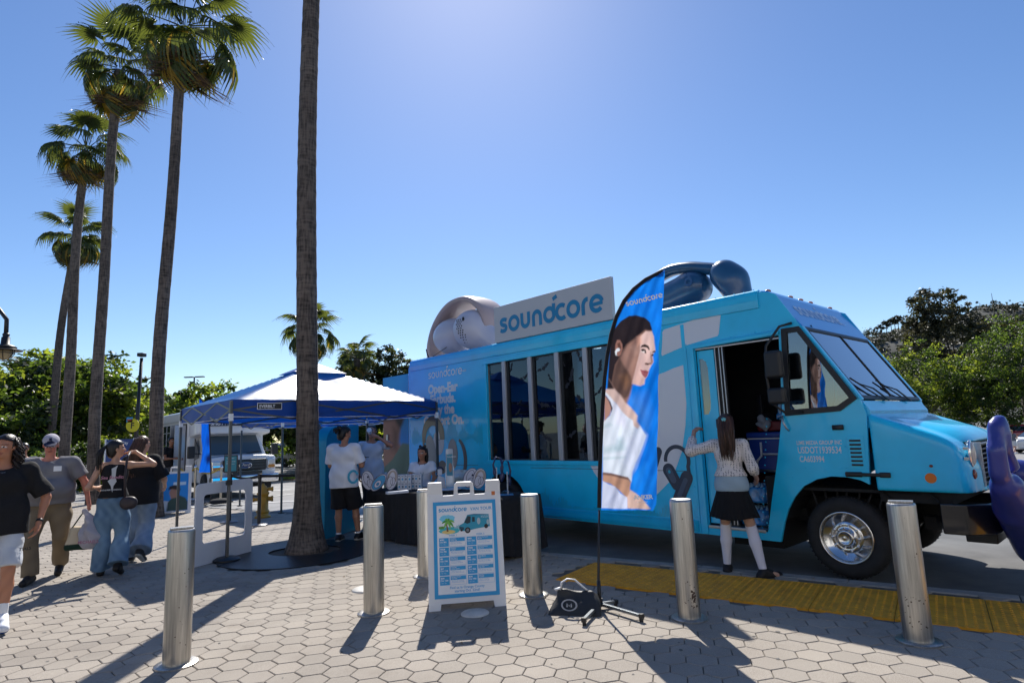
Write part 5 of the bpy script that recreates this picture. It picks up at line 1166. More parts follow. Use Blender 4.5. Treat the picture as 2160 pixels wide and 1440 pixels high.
# hedge mass under the left trees, flowers
def hedge(label, x0, x1, y, h, mats, seed, n, wts=None):
    t = thing('hedge', label, 'hedge', ((x0+x1)/2, y, float(zg((x0+x1)/2, y)))); w = (x1-x0)/2; k = max(2, int(w/1.2)); rs = random.Random(seed)
    crown('foliage', [(-w+2*w*(i+.5)/k, rs.uniform(-.5, .5), h*.5*rs.uniform(.8, 1.05), w/k*1.5, 1.0, h*.55) for i in range(k)], .12, n, mats, t, seed, clump=.35, wts=wts, hollow=.4); return t
a_ = AT(0, 930, 27); b_ = AT(185, 930, 27); hedge('dark hedge under the left trees behind the walkers', a_[0]-2, b_[0]+1, 28, 2.1, LG, 31, 14000, [.5, .45, .05])
a_ = AT(215, 900, 26); b_ = AT(330, 900, 26); hedge('bright green hedge below the round F sign', a_[0], b_[0], 27, 1.9, LG, 32, 7000, [.4, .15, .45])
a_ = AT(1880, 900, 66); b_ = AT(2230, 900, 66); hedge('dark undergrowth behind the parked red car', a_[0], b_[0]+2, 68, 4.0, LD, 33, 14000, [.4, .5, .1])
a_ = AT(560, 950, 40); b_ = AT(960, 950, 40); hedge('dark shrub row behind the parked cars by the canopy', a_[0]-3, b_[0]+2, 52, 2.8, LG, 34, 9000, [.3, .7, .0])
a_ = AT(320, 950, 40); b_ = AT(560, 950, 40); hedge('dark shrubs behind the shuttle bus', a_[0]-3, b_[0]+1, 50, 3.2, LG, 35, 9000, [.35, .6, .05])
pa = AT(560, 1000, 30); pb = AT(700, 1000, 30); isl = [(-13.6, 30.2), (-8.3, 31.2), (-8.6, 33.0), (-13.9, 32.0)]; island(isl, 3, 10)
grass('grass_strip', [(x, y) for x, y in isl], 2600, .18, GRASS, None, 5)
for o in COL.objects:
    if o.name.startswith('grass_strip'): o.location.z = .12; o['label'] = 'strip of short grass on the kerbed island before the parked cars'; o['category'] = 'grass'
# hill behind, on the right, with scrub
HILLM = mt('hillside', (.050, .052, .048), .95, var=.6, vs=.06, dark=(.03, .035, .026), bump=.4, bs=2)
xs = np.linspace(60, 900, 85); ys = np.linspace(180, 620, 34); XX, YY = np.meshgrid(xs, ys)
rs_ = np.random.RandomState(5)
def ridge(x): return 6+np.interp(x, [60, 150, 200, 245, 262, 285, 300, 323, 345, 420, 600, 900], [20, 40, 48, 54, 57, 59, 62, 67, 65, 60, 50, 36])
prof_ = ridge(XX*400/np.maximum(YY, 1))*np.exp(-((YY-400)/110)**2)
ZZ = -4+prof_+3*np.sin(XX*.05+YY*.03)*np.exp(-((YY-400)/120)**2)+1.5*rs_.randn(*XX.shape)*np.exp(-((YY-400)/120)**2)
nx = len(xs); I = np.arange((len(ys)-1)*nx).reshape(-1, nx)[:, :-1].ravel(); raw('hill', np.stack([XX, YY, ZZ], -1).reshape(-1, 3), np.stack([I, I+1, I+nx+1, I+nx], 1), HILLM, kind='structure')
from mathutils.bvhtree import BVHTree
hb = bpy.data.objects['hill'].data; bv = BVHTree.FromPolygons([v.co[:] for v in hb.vertices], [tuple(p.vertices) for p in hb.polygons])
SC = [thin('scrub', (.045, .045, .024), (.05, .05, .02), .2), thin('scrub green', (.05, .062, .025), (.06, .07, .02), .2), thin('dry scrub', (.085, .08, .06), (.06, .06, .04), .2)]
bl = []
for i in range(900):
    x, y = rs_.uniform(190, 420), rs_.uniform(300, 402); hit = bv.ray_cast(Vector((x, y, 300)), Vector((0, 0, -1)))
    if hit[0] is not None: s_ = rs_.uniform(1.2, 4.0); bl.append((x, y, hit[0].z+s_*.4, s_*1.3, s_*1.2, s_*.8))
o = crown('hillside_scrub', bl, .75, 45000, SC, None, 41, clump=1.0, wts=[.5, .3, .2]); o['kind'] = 'stuff'; o['label'] = 'scrub covering the distant hill'
for i, (px, yy_, hh_) in enumerate([(1850, 690, 9), (1858, 688, 11), (1868, 684, 13), (1878, 682, 12), (1886, 680, 13), (1893, 679, 14), (1902, 678, 12)]):
    p = AT(px, yy_, 395); hit = bv.ray_cast(Vector((p[0], 395, 300)), Vector((0, 0, -1))); z = hit[0].z if hit[0] else 50
    t = thing('ridge_tree', ['leftmost', 'second from left', 'third from left', 'middle', 'third from right', 'second from right', 'rightmost'][i]+' umbrella-shaped tree silhouetted on the distant ridge', 'tree', (p[0], 395, z-1), 0, 'trees along the distant ridge')
    crown('crown', [(0, 0, hh_*.85, 3.0, 3.0, 1.8)], .6, 500, LD[1:2], t, 50+i, clump=1.1); MB().tube([(0, 0, -2), (.3, 0, hh_*.8)], [.35, .2], 6).build('trunk', TBD, t)
for px, py in ((2098, 618), (2070, 640)):
    p = AT(px, 660, 400); hit = bv.ray_cast(Vector((p[0], 400, 300)), Vector((0, 0, -1))); z = hit[0].z if hit[0] else 60; tz = AT(px, py, 400)[2]
    t = thing('antenna_mast', 'thin radio mast on the hilltop, '+('the taller one' if px > 2080 else 'the shorter one'), 'antenna', (p[0], 400, z-1), 0, 'radio masts on the hill'); MB().tube([(0, 0, 0), (0, 0, max(6, tz-z+1))], [.35, .12], 5).build('mast', DSTEEL, t)
# ================================================================ BOLLARDS
def bollard_mesh():
    t = thing('bollard', 'x y z w', 'bollard')
    mb = MB(); mb.lathe([(.092, .0), (.092, .925), (.090, .936), (.084, .942)], 40); mb.build('post', STEEL, t, smooth='auto')
    MB().lathe([(.145, .0), (.145, .010), (.139, .014), (.096, .016)], 40).build('base_ring', STEEL, t, smooth='auto')
    return t
BL = [((-2.51, 4.64), 'steel bollard farthest left, closest to the walkers, with a ridged flat cap'), ((-1.34, 5.74), 'steel bollard between the palm grate and the schedule board, ridged cap'), ((-1.07, 7.10), 'steel bollard half hidden behind the schedule board'),
      ((.11, 6.14), 'plain flat-topped steel bollard just right of the schedule board'), ((1.36, 5.23), 'rust-stained steel bollard between the feather flag and the woman at the door'), ((2.76, 4.51), 'steel bollard farthest right, in front of the truck front wheel, with scuff marks')]
RUSTM = mt('rust scuff', (.07, .045, .035), .8, var=.5, vs=30)
b0 = bollard_mesh(); bs_ = [b0]+[copy_tree(b0, (0, 0, 0)) for _ in BL[1:]]
rs = random.Random(9)
for i, (o, ((x, y), lab)) in enumerate(zip(bs_, BL)):
    o.location = (x, y+.08*0, .0); o['label'] = lab; o['group'] = 'steel bollards on the paving'; o.rotation_euler = (0, 0, atan2(-x, y)*1.0)
    if i in (0, 1, 2, 5):
        m = MB(); m.prism([(-.074, .942), (.074, .942), (.078, .958), (-.078, .958)], O=(0, -.035, 0), A=(1, 0, 0), B=(0, 0, 1), N=(0, 1, 0), d0=0, d1=.07); m.build('cap_ridge', STEEL, o, bevel=.004)
    else: MB().lathe([(.086, .942), (.084, .947), (.002, .949)], 32).build('cap', mt('worn cap', (.55, .54, .52), .5, .7, var=.2, vs=20), o)
    m = MB(); cnt = {0: 12, 1: 5, 2: 4, 3: 10, 4: 40, 5: 34}[i]
    for k in range(cnt):
        a = rs.gauss(-pi/2+.35, .55); z = rs.choice([rs.gauss(.29, .016), rs.gauss(.12, .05), rs.uniform(.1, .9)]) if i > 3 else rs.uniform(.1, .9); sz = rs.uniform(.0015, .0055) if not (i == 4 and k < 14) else rs.uniform(.006, .016)
        if i == 4 and k < 14: a = rs.gauss(-1.0, .12); z = rs.gauss(.16, .035)
        R_ = .0924+.0001*k*.05; da = sz/.092; m.add([(R_*cos(a-da), R_*sin(a-da), z-sz*rs.uniform(.3, 1.4)), (R_*cos(a+da), R_*sin(a+da), z-sz*rs.uniform(.2, 1)), (R_*cos(a+da*.7), R_*sin(a+da*.7), z+sz*rs.uniform(.3, 1.2)), (R_*cos(a-da*.8), R_*sin(a-da*.8), z+sz*rs.uniform(.3, 1.6))], [(0, 1, 2, 3)])
    m.build('scuff', RUSTM, o, kind='stuff')
for (x, y), r, lab in (((-.42, 5.60), .125, 'round pale utility cover in front of the schedule board'), ((-1.62, 6.61), .15, 'round pale utility cover beside the second bollard')):
    t = thing('utility_cover', lab, 'cover', (x, y, 0), 0, 'round covers in the paving'); MB().lathe([(r, -.01), (r, .004), (r*.9, .014), (r*.5, .022), (.002, .025)], 36).build('lid', mt('pale lid', (.55, .53, .49), .5, var=.2), t, smooth=True)

# ================================================================ SCHEDULE BOARD (A-frame)
PW = mt('white plastic', (.74, .75, .77), .42, bump=.06, bs=300); STB = mt('poster cyan', (.02, .33, .66), .5)
pA = G(905, 1290); pB = G(1068, 1277); dA_ = (pB-pA); dA_ /= np.linalg.norm(dA_); rzA = atan2(dA_[1], dA_[0])
SB = thing('sandwich_board', 'white plastic sandwich board with the blue and white van tour schedule', 'sandwich board', ((pA[0]+pB[0])/2, (pA[1]+pB[1])/2, 0), rzA)
tl = radians(9)
def fr_(a, b, off=0.0): # panel coordinates: a across, b up the leaning face, off towards the viewer
    return (a, b*sin(tl)-off*cos(tl)*1.0, b*cos(tl)+off*sin(tl)*1.0)
AX, BX, NX = Vector((1, 0, 0)), Vector((0, sin(tl), cos(tl))), Vector((0, -cos(tl), sin(tl)))
BX2, NX2 = Vector((0, -sin(tl), cos(tl))), Vector((0, cos(tl), sin(tl)))
def aframe(t, W_, Hh, matf, back=True, depth=.36):
    w = W_/2; out = [(-w, 0), (-w*.70, 0), (-w*.68, .055), (w*.68, .055), (w*.70, 0), (w, 0), (w*.985, Hh-.02), (w*.97, Hh), (w*.60, Hh), (w*.58, Hh-.13), (w*.28, Hh-.13), (w*.26, Hh-.03), (w*.20, Hh-.005), (-w*.20, Hh-.005), (-w*.26, Hh-.03), (-w*.28, Hh-.13), (-w*.58, Hh-.13), (-w*.60, Hh), (-w*.97, Hh), (-w*.985, Hh-.02)]
    hole = [(-w*.17, Hh-.12), (w*.17, Hh-.12), (w*.17, Hh-.045), (-w*.17, Hh-.045)]
    m = MB(); plate(m, out, [hole], O=(0, 0, 0), A=AX, B=BX, N=NX, t=.03); m.build('front_leaf', matf, t, bevel=.006)
    if back:
        m = MB(); plate(m, out, [hole], O=(0, 2*Hh*sin(tl)-.005, 0), A=AX, B=BX2, N=NX2, t=.03); m.build('back_leaf', matf, t, bevel=.006)
aframe(SB, .70, 1.13, PW)
def rect(mb, a0, a1, b0, b1, o0, o1=None):
    O = Vector((0, 0, 0)); c = [O+AX*a+BX*b+NX*o for o in (o0, o1 if o1 is not None else o0+.001) for a, b in ((a0, b0), (a1, b0), (a1, b1), (a0, b1))]
    mb.add(c, [(3, 2, 1, 0), (4, 5, 6, 7), (0, 1, 5, 4), (1, 2, 6, 5), (2, 3, 7, 6), (3, 0, 4, 7)]); return mb
m = rect(MB(), -.295, .295, .10, .945, 0, .008); m.build('poster_frame', STB, SB, bevel=.002)
rect(MB(), -.262, .262, .135, .912, .0085, .0095).build('poster_sheet', PWHITE, SB)
m = MB()
for a in (-.32, .32):
    for b in (.045, 1.0): m.lathe([(.012, 0), (.010, .004)], 12, tuple(AX*a+BX*b), tuple(AX), tuple(BX), tuple(NX))
    m.bar(AX*a*1.05+BX*.52, AX*a*1.05+BX*.56, .015, .03)
m.build('boss', PW, SB, kind='stuff')
def tx(s, size, a, b, m=STB, bold=.004, off=.0105, **kw): return text(s, size, m, SB, AX*a+BX*b+NX*off, A=AX, B=BX, N=NX, bold=bold, **kw)
logo(STB, SB, AX*-.245+BX*.852+NX*.0105, .031, A=AX, B=BX, N=NX, w=.26, lift=.0003)
tx('VAN TOUR', .040, .052, .855, bold=.0006)
# island picture
def dp(pts, m, o, nm='print'): return MB().prism(pts, O=tuple(NX*o), A=AX, B=BX, N=NX, d0=0, d1=.0004).build(nm, m, SB)
def pm(n_, c): return mt('ink '+n_, tuple(lin(c)), .5)
def el(cx, cy, rx, ry, n=18): return [(cx+rx*cos(t), cy+ry*sin(t)) for t in np.linspace(0, 2*pi, n, endpoint=False)]
def blob(cx, cy, rx, ry, sd, n=22): r = random.Random(sd); return [(cx+rx*cos(t)*(1+r.uniform(-.1, .1)), cy+ry*sin(t)*(1+r.uniform(-.1, .1))) for t in np.linspace(0, 2*pi, n, endpoint=False)]
dp(blob(-.165, .79, .072, .036, 1), pm('sky', (120, 205, 232)), .0105); dp(blob(-.15, .685, .098, .032, 2), pm('sea', (60, 180, 190)), .0108)
dp([(-.245, .70), (-.245, .722), (-.2, .725), (-.195, .70)], pm('green land', (90, 150, 60)), .0112); dp(el(-.155, .672, .062, .017), pm('sand', (226, 200, 120)), .0115)
e = MB(); ribbon(e, [(-.165, .675), (-.166, .70), (-.172, .735), (-.158, .765)], [.018, .014, .011, .009], 0, O=tuple(NX*.0120), A=AX, B=BX, N=NX); e.build('print', pm('trunk', (120, 80, 50)), SB)
for i, (a, l) in enumerate(((20, .062), (75, .05), (120, .055), (165, .06), (215, .05), (-25, .055), (-60, .04))):
    dx, dy = cos(radians(a)), sin(radians(a)); c = (-.158, .768); P_ = []
    for t in np.linspace(0, 1, 8): P_.append((c[0]+dx*l*t, c[1]+dy*l*t-.035*t*t))
    e = MB(); ribbon(e, P_, [.004+.016*sin(pi*min(1, t*.95+.05)) for t in np.linspace(0, 1, 8)], 0, O=tuple(NX*(.0122+i*.0002)), A=AX, B=BX, N=NX); e.build('print', pm('leaf', (70, 150, 60)) if i % 2 else pm('leaf light', (120, 185, 80)), SB)
dp([(-.105, .70), (-.10, .715), (-.085, .712), (-.08, .728), (-.07, .722), (-.06, .735), (-.05, .70)], pm('skyline', (150, 190, 200)), .0112)
# little van picture
dp([(-.058, .690), (-.055, .725), (-.012, .745), (.022, .815), (.225, .812), (.232, .702), (.10, .688), (.02, .672), (-.035, .672)], pm('van body', (38, 150, 178)), .0125)
dp([(.022, .815), (.085, .822), (.225, .812), (.10, .806)], pm('van roof', (28, 120, 150)), .0128); dp([(-.008, .748), (.026, .806), (.055, .800), (.05, .745), (.02, .735)], pm('van glass', (25, 50, 60)), .0130)
dp([(.066, .75), (.068, .795), (.092, .793), (.092, .75)], pm('van glass', (25, 50, 60)), .0130); dp([(-.056, .695), (-.054, .715), (-.01, .705), (-.012, .682)], pm('van grille', (25, 70, 90)), .0130)
dp(el(.022, .678, .026, .027), pm('tyre ink', (30, 30, 32)), .0134); dp(el(.022, .678, .014, .015), pm('rim ink', (120, 125, 130)), .0138); dp(el(.196, .705, .018, .02), pm('tyre ink', (30, 30, 32)), .0134); dp(el(-.035, .682, .012, .012), pm('tyre ink', (30, 30, 32)), .0128)
dp(el(.128, .755, .016, .03), pm('bud ink', (170, 190, 195)), .0134); dp(el(.215, .742, .013, .024), pm('bud ink', (170, 190, 195)), .0134)
tx('Open-Ear Earbuds.\nTry the Comfort On.', .011, .15, .795, PWHITE, 0, .0134)
tx('WEEK 1', .022, -.155, .632, bold=.0004); tx('WEEK 2', .022, .10, .632, bold=.0004)
rows = [(('WED', 'Oct 8th', 'Westfield\nCulver City', '6000 Sepulveda Blvd.\nCulver City, CA 90230'), ('WED', 'Oct 15th', '3rd St. Promenade\nMarket', '3rd St. Promenade,\nSanta Monica, CA 90401')),
 (('THUR', 'Oct 9th', 'Westfield\nTopanga', '6600 Topanga Canyon Blvd.\nCanoga Park, CA 91303'), ('THUR', 'Oct 16th', 'Universal Studios\nCity Walk', '100 Universal City Plaza,\nUniversal City, CA 91608')),
 (('FRI', 'Oct 10th', 'Best Buy LA\n(LOS FELIZ)', '2909 Los Feliz Blvd.\nLos Angeles, CA 90039'), ('FRI', 'Oct 17th', 'Santa Monica\nPier', '200 Santa Monica Pier\nSanta Monica, CA 90401')),
 (('SAT', 'Oct 11th', 'Westfield\nFashion Square', '14006 Riverside Dr.\nSherman Oaks, CA 91423'), ('SAT', 'Oct 18th', 'Universal Studios\nCity Walk', '100 Universal City Plaza,\nUniversal City, CA 91608')),
 (('SUN', 'Oct 12th', 'Universal Studios\nCity Walk', '100 Universal City Plaza,\nUniversal City, CA 91608'), ('SUN', 'Oct 19th', 'Best Buy\nBurbank', '1501 N Victory Pl.\nBurbank, CA 91502'))]
m1 = MB(); m2 = MB(); 
for r_, row in enumerate(rows):
    b1 = .620-r_*.083; b0_ = b1-.076
    for c_, (dy_, dt, pl_, ad_) in enumerate(row):
        a0 = -.245+c_*.255; rect(m1, a0, a0+.088, b0_, b1, .0100, .0110); rect(m1, a0+.098, a0+.237, b1-.034, b1-.002, .0100, .0110)
        for q in ((a0+.093, a0+.242, b1, b1+.0015), (a0+.093, a0+.242, b0_, b0_+.0015), (a0+.0925, a0+.094, b0_, b1), (a0+.2415, a0+.243, b0_, b1)): rect(m2, *q, .0100, .0108)
        tx(dy_, .017, a0+.008, b1-.022, PWHITE, .0008, .0116); tx(dt, .019, a0+.006, b1-.042, PWHITE, .0005, .0116); tx('11am - 7pm', .010, a0+.010, b1-.060, PWHITE, 0, .0116)
        tx(pl_, .0125, a0+.104, b1-.014, PWHITE, .0002, .0116); tx(ad_, .0112, a0+.104, b1-.047, STB, 0, .0106)
m1.build('schedule_box', STB, SB, kind='stuff'); m2.build('schedule_line', STB, SB, kind='stuff')
tx('Find us in Orange County', .030, 0, .178, bold=.0005, align='CENTER'); tx('starting Oct. 22nd!', .030, 0, .148, bold=.0005, align='CENTER')
dp(el(-.298, 1.055, .012, .02), pm('sticker dark', (60, 35, 35)), .002, 'sticker'); dp(el(-.265, 1.045, .009, .015), pm('sticker dark', (60, 35, 35)), .002, 'sticker'); dp([(.262, .985), (.295, .985), (.295, 1.02), (.262, 1.02)], pm('sticker orange', (200, 110, 50)), .002, 'sticker')

# ================================================================ FEATHER FLAG with the portrait
FB = G(1266, 1284); FY = FB[1]
def FP(px, py, off=0): p = AT(px, py, FY+off); return p
FL = thing('feather_flag', 'tall blue feather flag printed with a woman wearing an earbud, on a black cross base', 'flag', (FB[0], FY, 0))
def fl(px, py, dy=0.0): p = AT(px, py, FY); return (p[0]-FB[0], dy, p[2])
left_edge = [(1268, 1070), (1269, 1000), (1271, 940), (1275, 860), (1279, 800), (1285, 750), (1293, 705), (1304, 668), (1320, 635), (1340, 610), (1365, 590), (1400, 572)]
right_edge = [(1376, 1075), (1384, 1062), (1387, 960), (1388, 880), (1388, 800), (1391, 730), (1396, 680), (1399, 640), (1400, 600), (1401, 574)]
def interp_edge(E, y): ys_ = [p[1] for p in E]; xs_ = [p[0] for p in E]; o_ = np.argsort(ys_); return np.interp(y, np.array(ys_)[o_], np.array(xs_)[o_])
NU, NV = 90, 330; yy_ = np.linspace(1076, 571, NV); PXg = np.zeros((NV, NU)); PYg = np.zeros((NV, NU))
for j, y in enumerate(yy_):
    xl, xr = interp_edge(left_edge, y), interp_edge(right_edge, y)
    t = np.linspace(0, 1, NU); PXg[j] = xl+(xr-xl)*t; PYg[j] = y-(0 if y > 1000 else 0)+ (1-t)*0
def z5(L_): return [(1260+x/4.8, 560+y/4.8) for x, y in L_]
def z6(L_): return [(1240+x/5.144, 820+y/5.144) for x, y in L_]
HAIR_, SK, SKS, SKL, BR = (40, 33, 38), (196, 158, 146), (148, 113, 102), (216, 184, 178), (150, 112, 88)
layers = [
 ((0, 118, 224), z5([(300, 1200), (480, 1200), (640, 1000), (640, 1500), (560, 1500)]), 6), ((90, 150, 230), z6([(440, 100), (560, 330), (640, 420), (660, 250), (620, 50)]), 14, .5), ((0, 96, 200), z6([(560, 780), (640, 500), (720, 300), (700, 900)]), 10, .6), ((40, 140, 235), z6([(470, 1000), (560, 900), (640, 820), (520, 1100)]), 10, .6),
 (HAIR_, z5([(100, 1250), (118, 960), (135, 780), (165, 650), (235, 565), (330, 503), (385, 499), (470, 527), (532, 575), (552, 650), (545, 690), (400, 760), (300, 900), (250, 1300), (180, 1300)]), 1.2),
 (SKS, z5([(200, 1330), (150, 1190), (190, 1000), (250, 900), (300, 800), (380, 740), (480, 660), (545, 665), (560, 700), (400, 1180), (350, 1195), (330, 1300), (290, 1420)]), 3),
 ((92, 71, 66), z5([(205, 1330), (150, 1190), (185, 1010), (225, 930), (270, 1010), (335, 1120), (352, 1195), (310, 1320), (280, 1345)]), 2.5), ((168, 132, 120), z5([(250, 880), (330, 830), (400, 860), (390, 980), (340, 1080), (280, 990)]), 9, .55), ((150, 108, 80), z5([(240, 1120), (300, 1100), (330, 1180), (280, 1240)]), 8, .6), ((120, 96, 92), z5([(110, 1140), (122, 1145), (200, 1270), (285, 1345), (280, 1352), (190, 1285)]), .8, .8),
 ((176, 140, 128), z5([(340, 830), (390, 790), (440, 830), (420, 900), (360, 910)]), 4, .8),
 (SKL, z5([(430, 720), (485, 668), (548, 668), (576, 715), (588, 860), (558, 905), (570, 975), (552, 1005), (530, 1050), (512, 1110), (482, 1152), (476, 1200), (440, 1215), (350, 1195), (375, 1100), (400, 980), (430, 860)]), 1.5),
 ((205, 168, 160), z5([(350, 1195), (375, 1100), (420, 960), (440, 1000), (420, 1090), (470, 1150), (440, 1210)]), 3, .7),
 ((225, 170, 150), z5([(400, 720), (440, 700), (450, 780), (400, 820)]), 3, .6),
 ((120, 82, 74), z5([(540, 870), (568, 975), (552, 1000), (490, 1005), (482, 985), (520, 985), (545, 975), (540, 920)]), 1.2, .75), ((60, 40, 40), z5([(485, 985), (500, 978), (530, 990), (515, 1005)]), .8, .8),
 ((42, 32, 34), z5([(437, 830), (450, 805), (480, 797), (515, 815), (530, 840), (528, 858), (500, 832), (465, 822)]), 1.0), ((45, 35, 36), z5([(552, 880), (570, 862), (590, 862), (588, 876), (566, 880)]), .8),
 ((235, 228, 226), z5([(442, 872), (460, 852), (490, 858), (494, 880), (470, 885)]), .8, .7), ((40, 28, 30), z5([(440, 850), (460, 842), (488, 852), (498, 890), (480, 885), (475, 862), (455, 868)]), .8), ((45, 32, 34), z5([(548, 900), (565, 892), (568, 910), (552, 918)]), .8),
 ((164, 96, 102), z5([(430, 1052), (460, 1058), (490, 1055), (525, 1070), (505, 1120), (485, 1135), (460, 1110), (445, 1085)]), .8), ((110, 55, 65), z5([(430, 1052), (470, 1072), (518, 1080), (480, 1082)]), .8),
 ((150, 108, 98), z5([(182, 800), (200, 752), (232, 752), (258, 790), (262, 840), (240, 900), (215, 918), (190, 890), (180, 850)]), 1.0), ((100, 68, 60), z5([(200, 790), (230, 775), (245, 820), (235, 860), (215, 840)]), 1.2), ((225, 232, 240), z5([(178, 870), (195, 840), (222, 832), (236, 850), (220, 866), (200, 872), (195, 900), (205, 912), (185, 905)]), .8),
 # shoulders, top, midriff
 ((212, 184, 176), z6([(185, 20), (200, 0), (290, 0), (345, 60), (410, 150), (470, 200), (540, 290), (535, 350), (570, 420), (560, 440), (500, 420), (480, 380), (380, 300), (300, 160), (190, 60)]), 2),
 ((218, 228, 242), z6([(185, 25), (240, 80), (300, 160), (380, 260), (490, 340), (505, 400), (540, 435), (560, 400), (625, 505), (590, 620), (560, 700), (510, 800), (480, 900), (470, 1010), (435, 965), (250, 915), (163, 905), (160, 350), (240, 290), (265, 210), (230, 120), (185, 50)]), 1.5),
 ((214, 222, 244), z6([(420, 560), (560, 440), (620, 505), (560, 700), (500, 850), (440, 940), (400, 800)]), 8, .8), ((226, 226, 246), z6([(230, 110), (300, 170), (420, 320), (420, 420), (300, 380), (275, 230)]), 6, .7), ((140, 178, 190), z6([(330, 560), (370, 540), (400, 640), (340, 660)]), 8, .7), ((150, 186, 196), z6([(170, 640), (300, 600), (380, 660), (280, 680), (170, 700)]), 5, .5), ((150, 186, 196), z6([(170, 400), (230, 370), (260, 390), (170, 430)]), 4, .5), ((160, 192, 202), z6([(165, 740), (420, 735), (380, 750), (165, 765)]), 3, .6),
 ((176, 134, 122), z6([(178, 60), (225, 115), (262, 205), (240, 280), (178, 350)]), 1.5), ((60, 48, 50), z6([(185, 70), (200, 78), (245, 140), (268, 210), (256, 250), (250, 200), (225, 130)]), 1),
 ((188, 146, 124), z6([(163, 905), (260, 920), (440, 965), (462, 1015), (450, 1090), (470, 1180), (420, 1180), (330, 1090), (250, 1030), (160, 1000)]), 1.5), ((120, 92, 84), z6([(163, 903), (260, 916), (430, 955), (470, 1010), (440, 985), (250, 940), (163, 930)]), 1.5), ((216, 184, 172), z6([(455, 1090), (520, 1130), (600, 1200), (672, 1295), (640, 1305), (430, 1295), (420, 1180)]), 1.5),
 ((206, 214, 240), z6([(160, 995), (220, 1030), (300, 1060), (350, 1130), (420, 1170), (430, 1300), (150, 1290)]), 1.2), ((170, 182, 220), z6([(170, 1270), (300, 1130), (330, 1120), (220, 1280)]), 4, .5)]
C_ = paint(PXg.ravel(), PYg.ravel(), (14, 124, 228), layers)
Vf = []
for j in range(NV):
    for i in range(NU):
        px, py = PXg[j, i], PYg[j, i]; p = AT(px, py, FY); t = i/(NU-1)
        wv = .016*sin(px*.085+py*.030)+.010*sin(px*.16-py*.055+1)+.006*sin(px*.3+py*.1)
        Vf.append((p[0]-FB[0], wv*min(1, t*4), p[2]))
I = np.arange((NV-1)*NU).reshape(-1, NU)[:, :-1].ravel()
sail = raw('sail', Vf, np.stack([I, I+1, I+NU+1, I+NU], 1), vcol('flag cloth', .7, transl=.48), FL, cols=C_)
PR = mt('flag print white', (.85, .86, .9), .6)
lo = Vector(fl(1320, 648, -.03)); la = (Vector(fl(1390, 630, -.03))-lo).normalized(); lb = Vector((-la.z, 0, la.x)); lb = lb if lb.z > 0 else -lb
logo(PR, FL, lo, .042, A=la, B=lb, N=(0, -1, 0), w=.28)
text('ANKER', .052, PR, FL, fl(1336, 1052, -.03), bold=.002); text('INNOVATIONS', .014, PR, FL, fl(1342, 1059, -.03))
pole = [fl(x-4, y) for x, y in left_edge]
m = MB(); m.tube(pole, [.018]*len(pole), 8, flat=1.6); m.build('pole_sleeve', BLACKCLOTH, FL, smooth=True)
m = MB(); m.tube([(0, 0, .06), (0, 0, .25), fl(1264, 1075)], [.014, .012, .009], 10); m.cyl((0, 0, .02), (0, 0, .24), .017); m.build('pole', BLACK, FL, smooth=True)
GLM = mt('base grey', (.16, .18, .20), .35, .6)
c0 = Vector((0, 0, .045))
def gp(px, py, z=.045): g = G(px, py, z); return Vector((g[0]-FB[0], g[1]-FY, z))
for px, py in ((1232, 1306), (1352, 1298), (1298, 1268)):
    e = gp(px, py); m = MB(); m.bar(c0, e, .030, .024); m.build('base_arm', GLM, FL, bevel=.003); d = (e-c0).normalized()
    m = MB(); m.bar(e-d*.01, e+d*.02, .036, .034); m.bar(e+Vector((0, 0, -.004)), e+Vector((0, 0, -.042)), .03, .03, up=(1, 0, 0)); m.build('end_cap', BLACK, FL)
MB().cyl((0, 0, .03), (0, 0, .09), .026).build('hub', BLACK, FL)
# ---------------------------------------------------------------- bag at its foot
bg_ = G(1218, 1296); BAG = thing('tote_bag', 'small black gym bag with ring emblem and white strap at the flag base', 'bag', (bg_[0], bg_[1]+.12, 0), -.25)
s = SDF((-.26, -.2, -.02), (.26, .2, .34), .0075); X, Y, Z = s.full()
f_ = smx(smx(np.abs(X)-.165+.10*np.clip(Z, 0, 1), np.abs(Y)-.115+.36*np.clip(Z, 0, 1), .03), Z-.235, .03); s.F = np.maximum(f_, -(Z-.0)).astype(np.float32)+0*X.astype(np.float32); s.folds(.026, 14, 4, .8); s.build('bag_body', mt('nylon black', (.018, .02, .023), .55, bump=.2, bs=60), BAG)
m = MB(); ribbon(m, arc(-.03, .10, .052, .052, 0, 350, 20), .012, 0, O=(0, -.128, 0), A=(1, 0, 0), B=(0, .25, .97), closed=True); ribbon(m, [(-.045, .08), (-.045, .115), (-.03, .09), (-.015, .115), (-.015, .08)], .010, 0, O=(0, -.128, 0), B=(0, .25, .97)); m.build('emblem', mt('emblem grey', (.35, .36, .38), .6), BAG)
m = MB(); m.tube([(-.10, -.02, .225), (-.09, -.02, .30), (-.05, -.01, .335), (0, 0, .325), (.06, 0, .25), (.09, 0, .215)], .008, 6, flat=2.6); m.tube([(-.14, -.02, .22), (-.10, -.02, .24)], .014, 6); m.build('strap', PWHITE, BAG, smooth=True)
BAG.scale = (1.22, 1.15, .80)

# ================================================================ INFLATABLES
NAVYI = mt('inflatable navy', (.015, .085, .19), .28, coat=.5, coat_r=.15, var=.1, vs=2, bump=.12, bs=5); WHI = mt('inflatable white', (.52, .53, .62), .35, coat=.3, bump=.25, bs=5)
BEI = mt('inflatable beige', (.42, .33, .32), .4, coat=.25, bump=.1, bs=4); PUR = mt('inflatable violet blue', (.035, .045, .27), .30, coat=.4, coat_r=.2, bump=.15, bs=4)
def truck_thing(name, label, cat, group=None): t = thing(name, label, cat, TR.location, TR.rotation_euler[2], group); return t
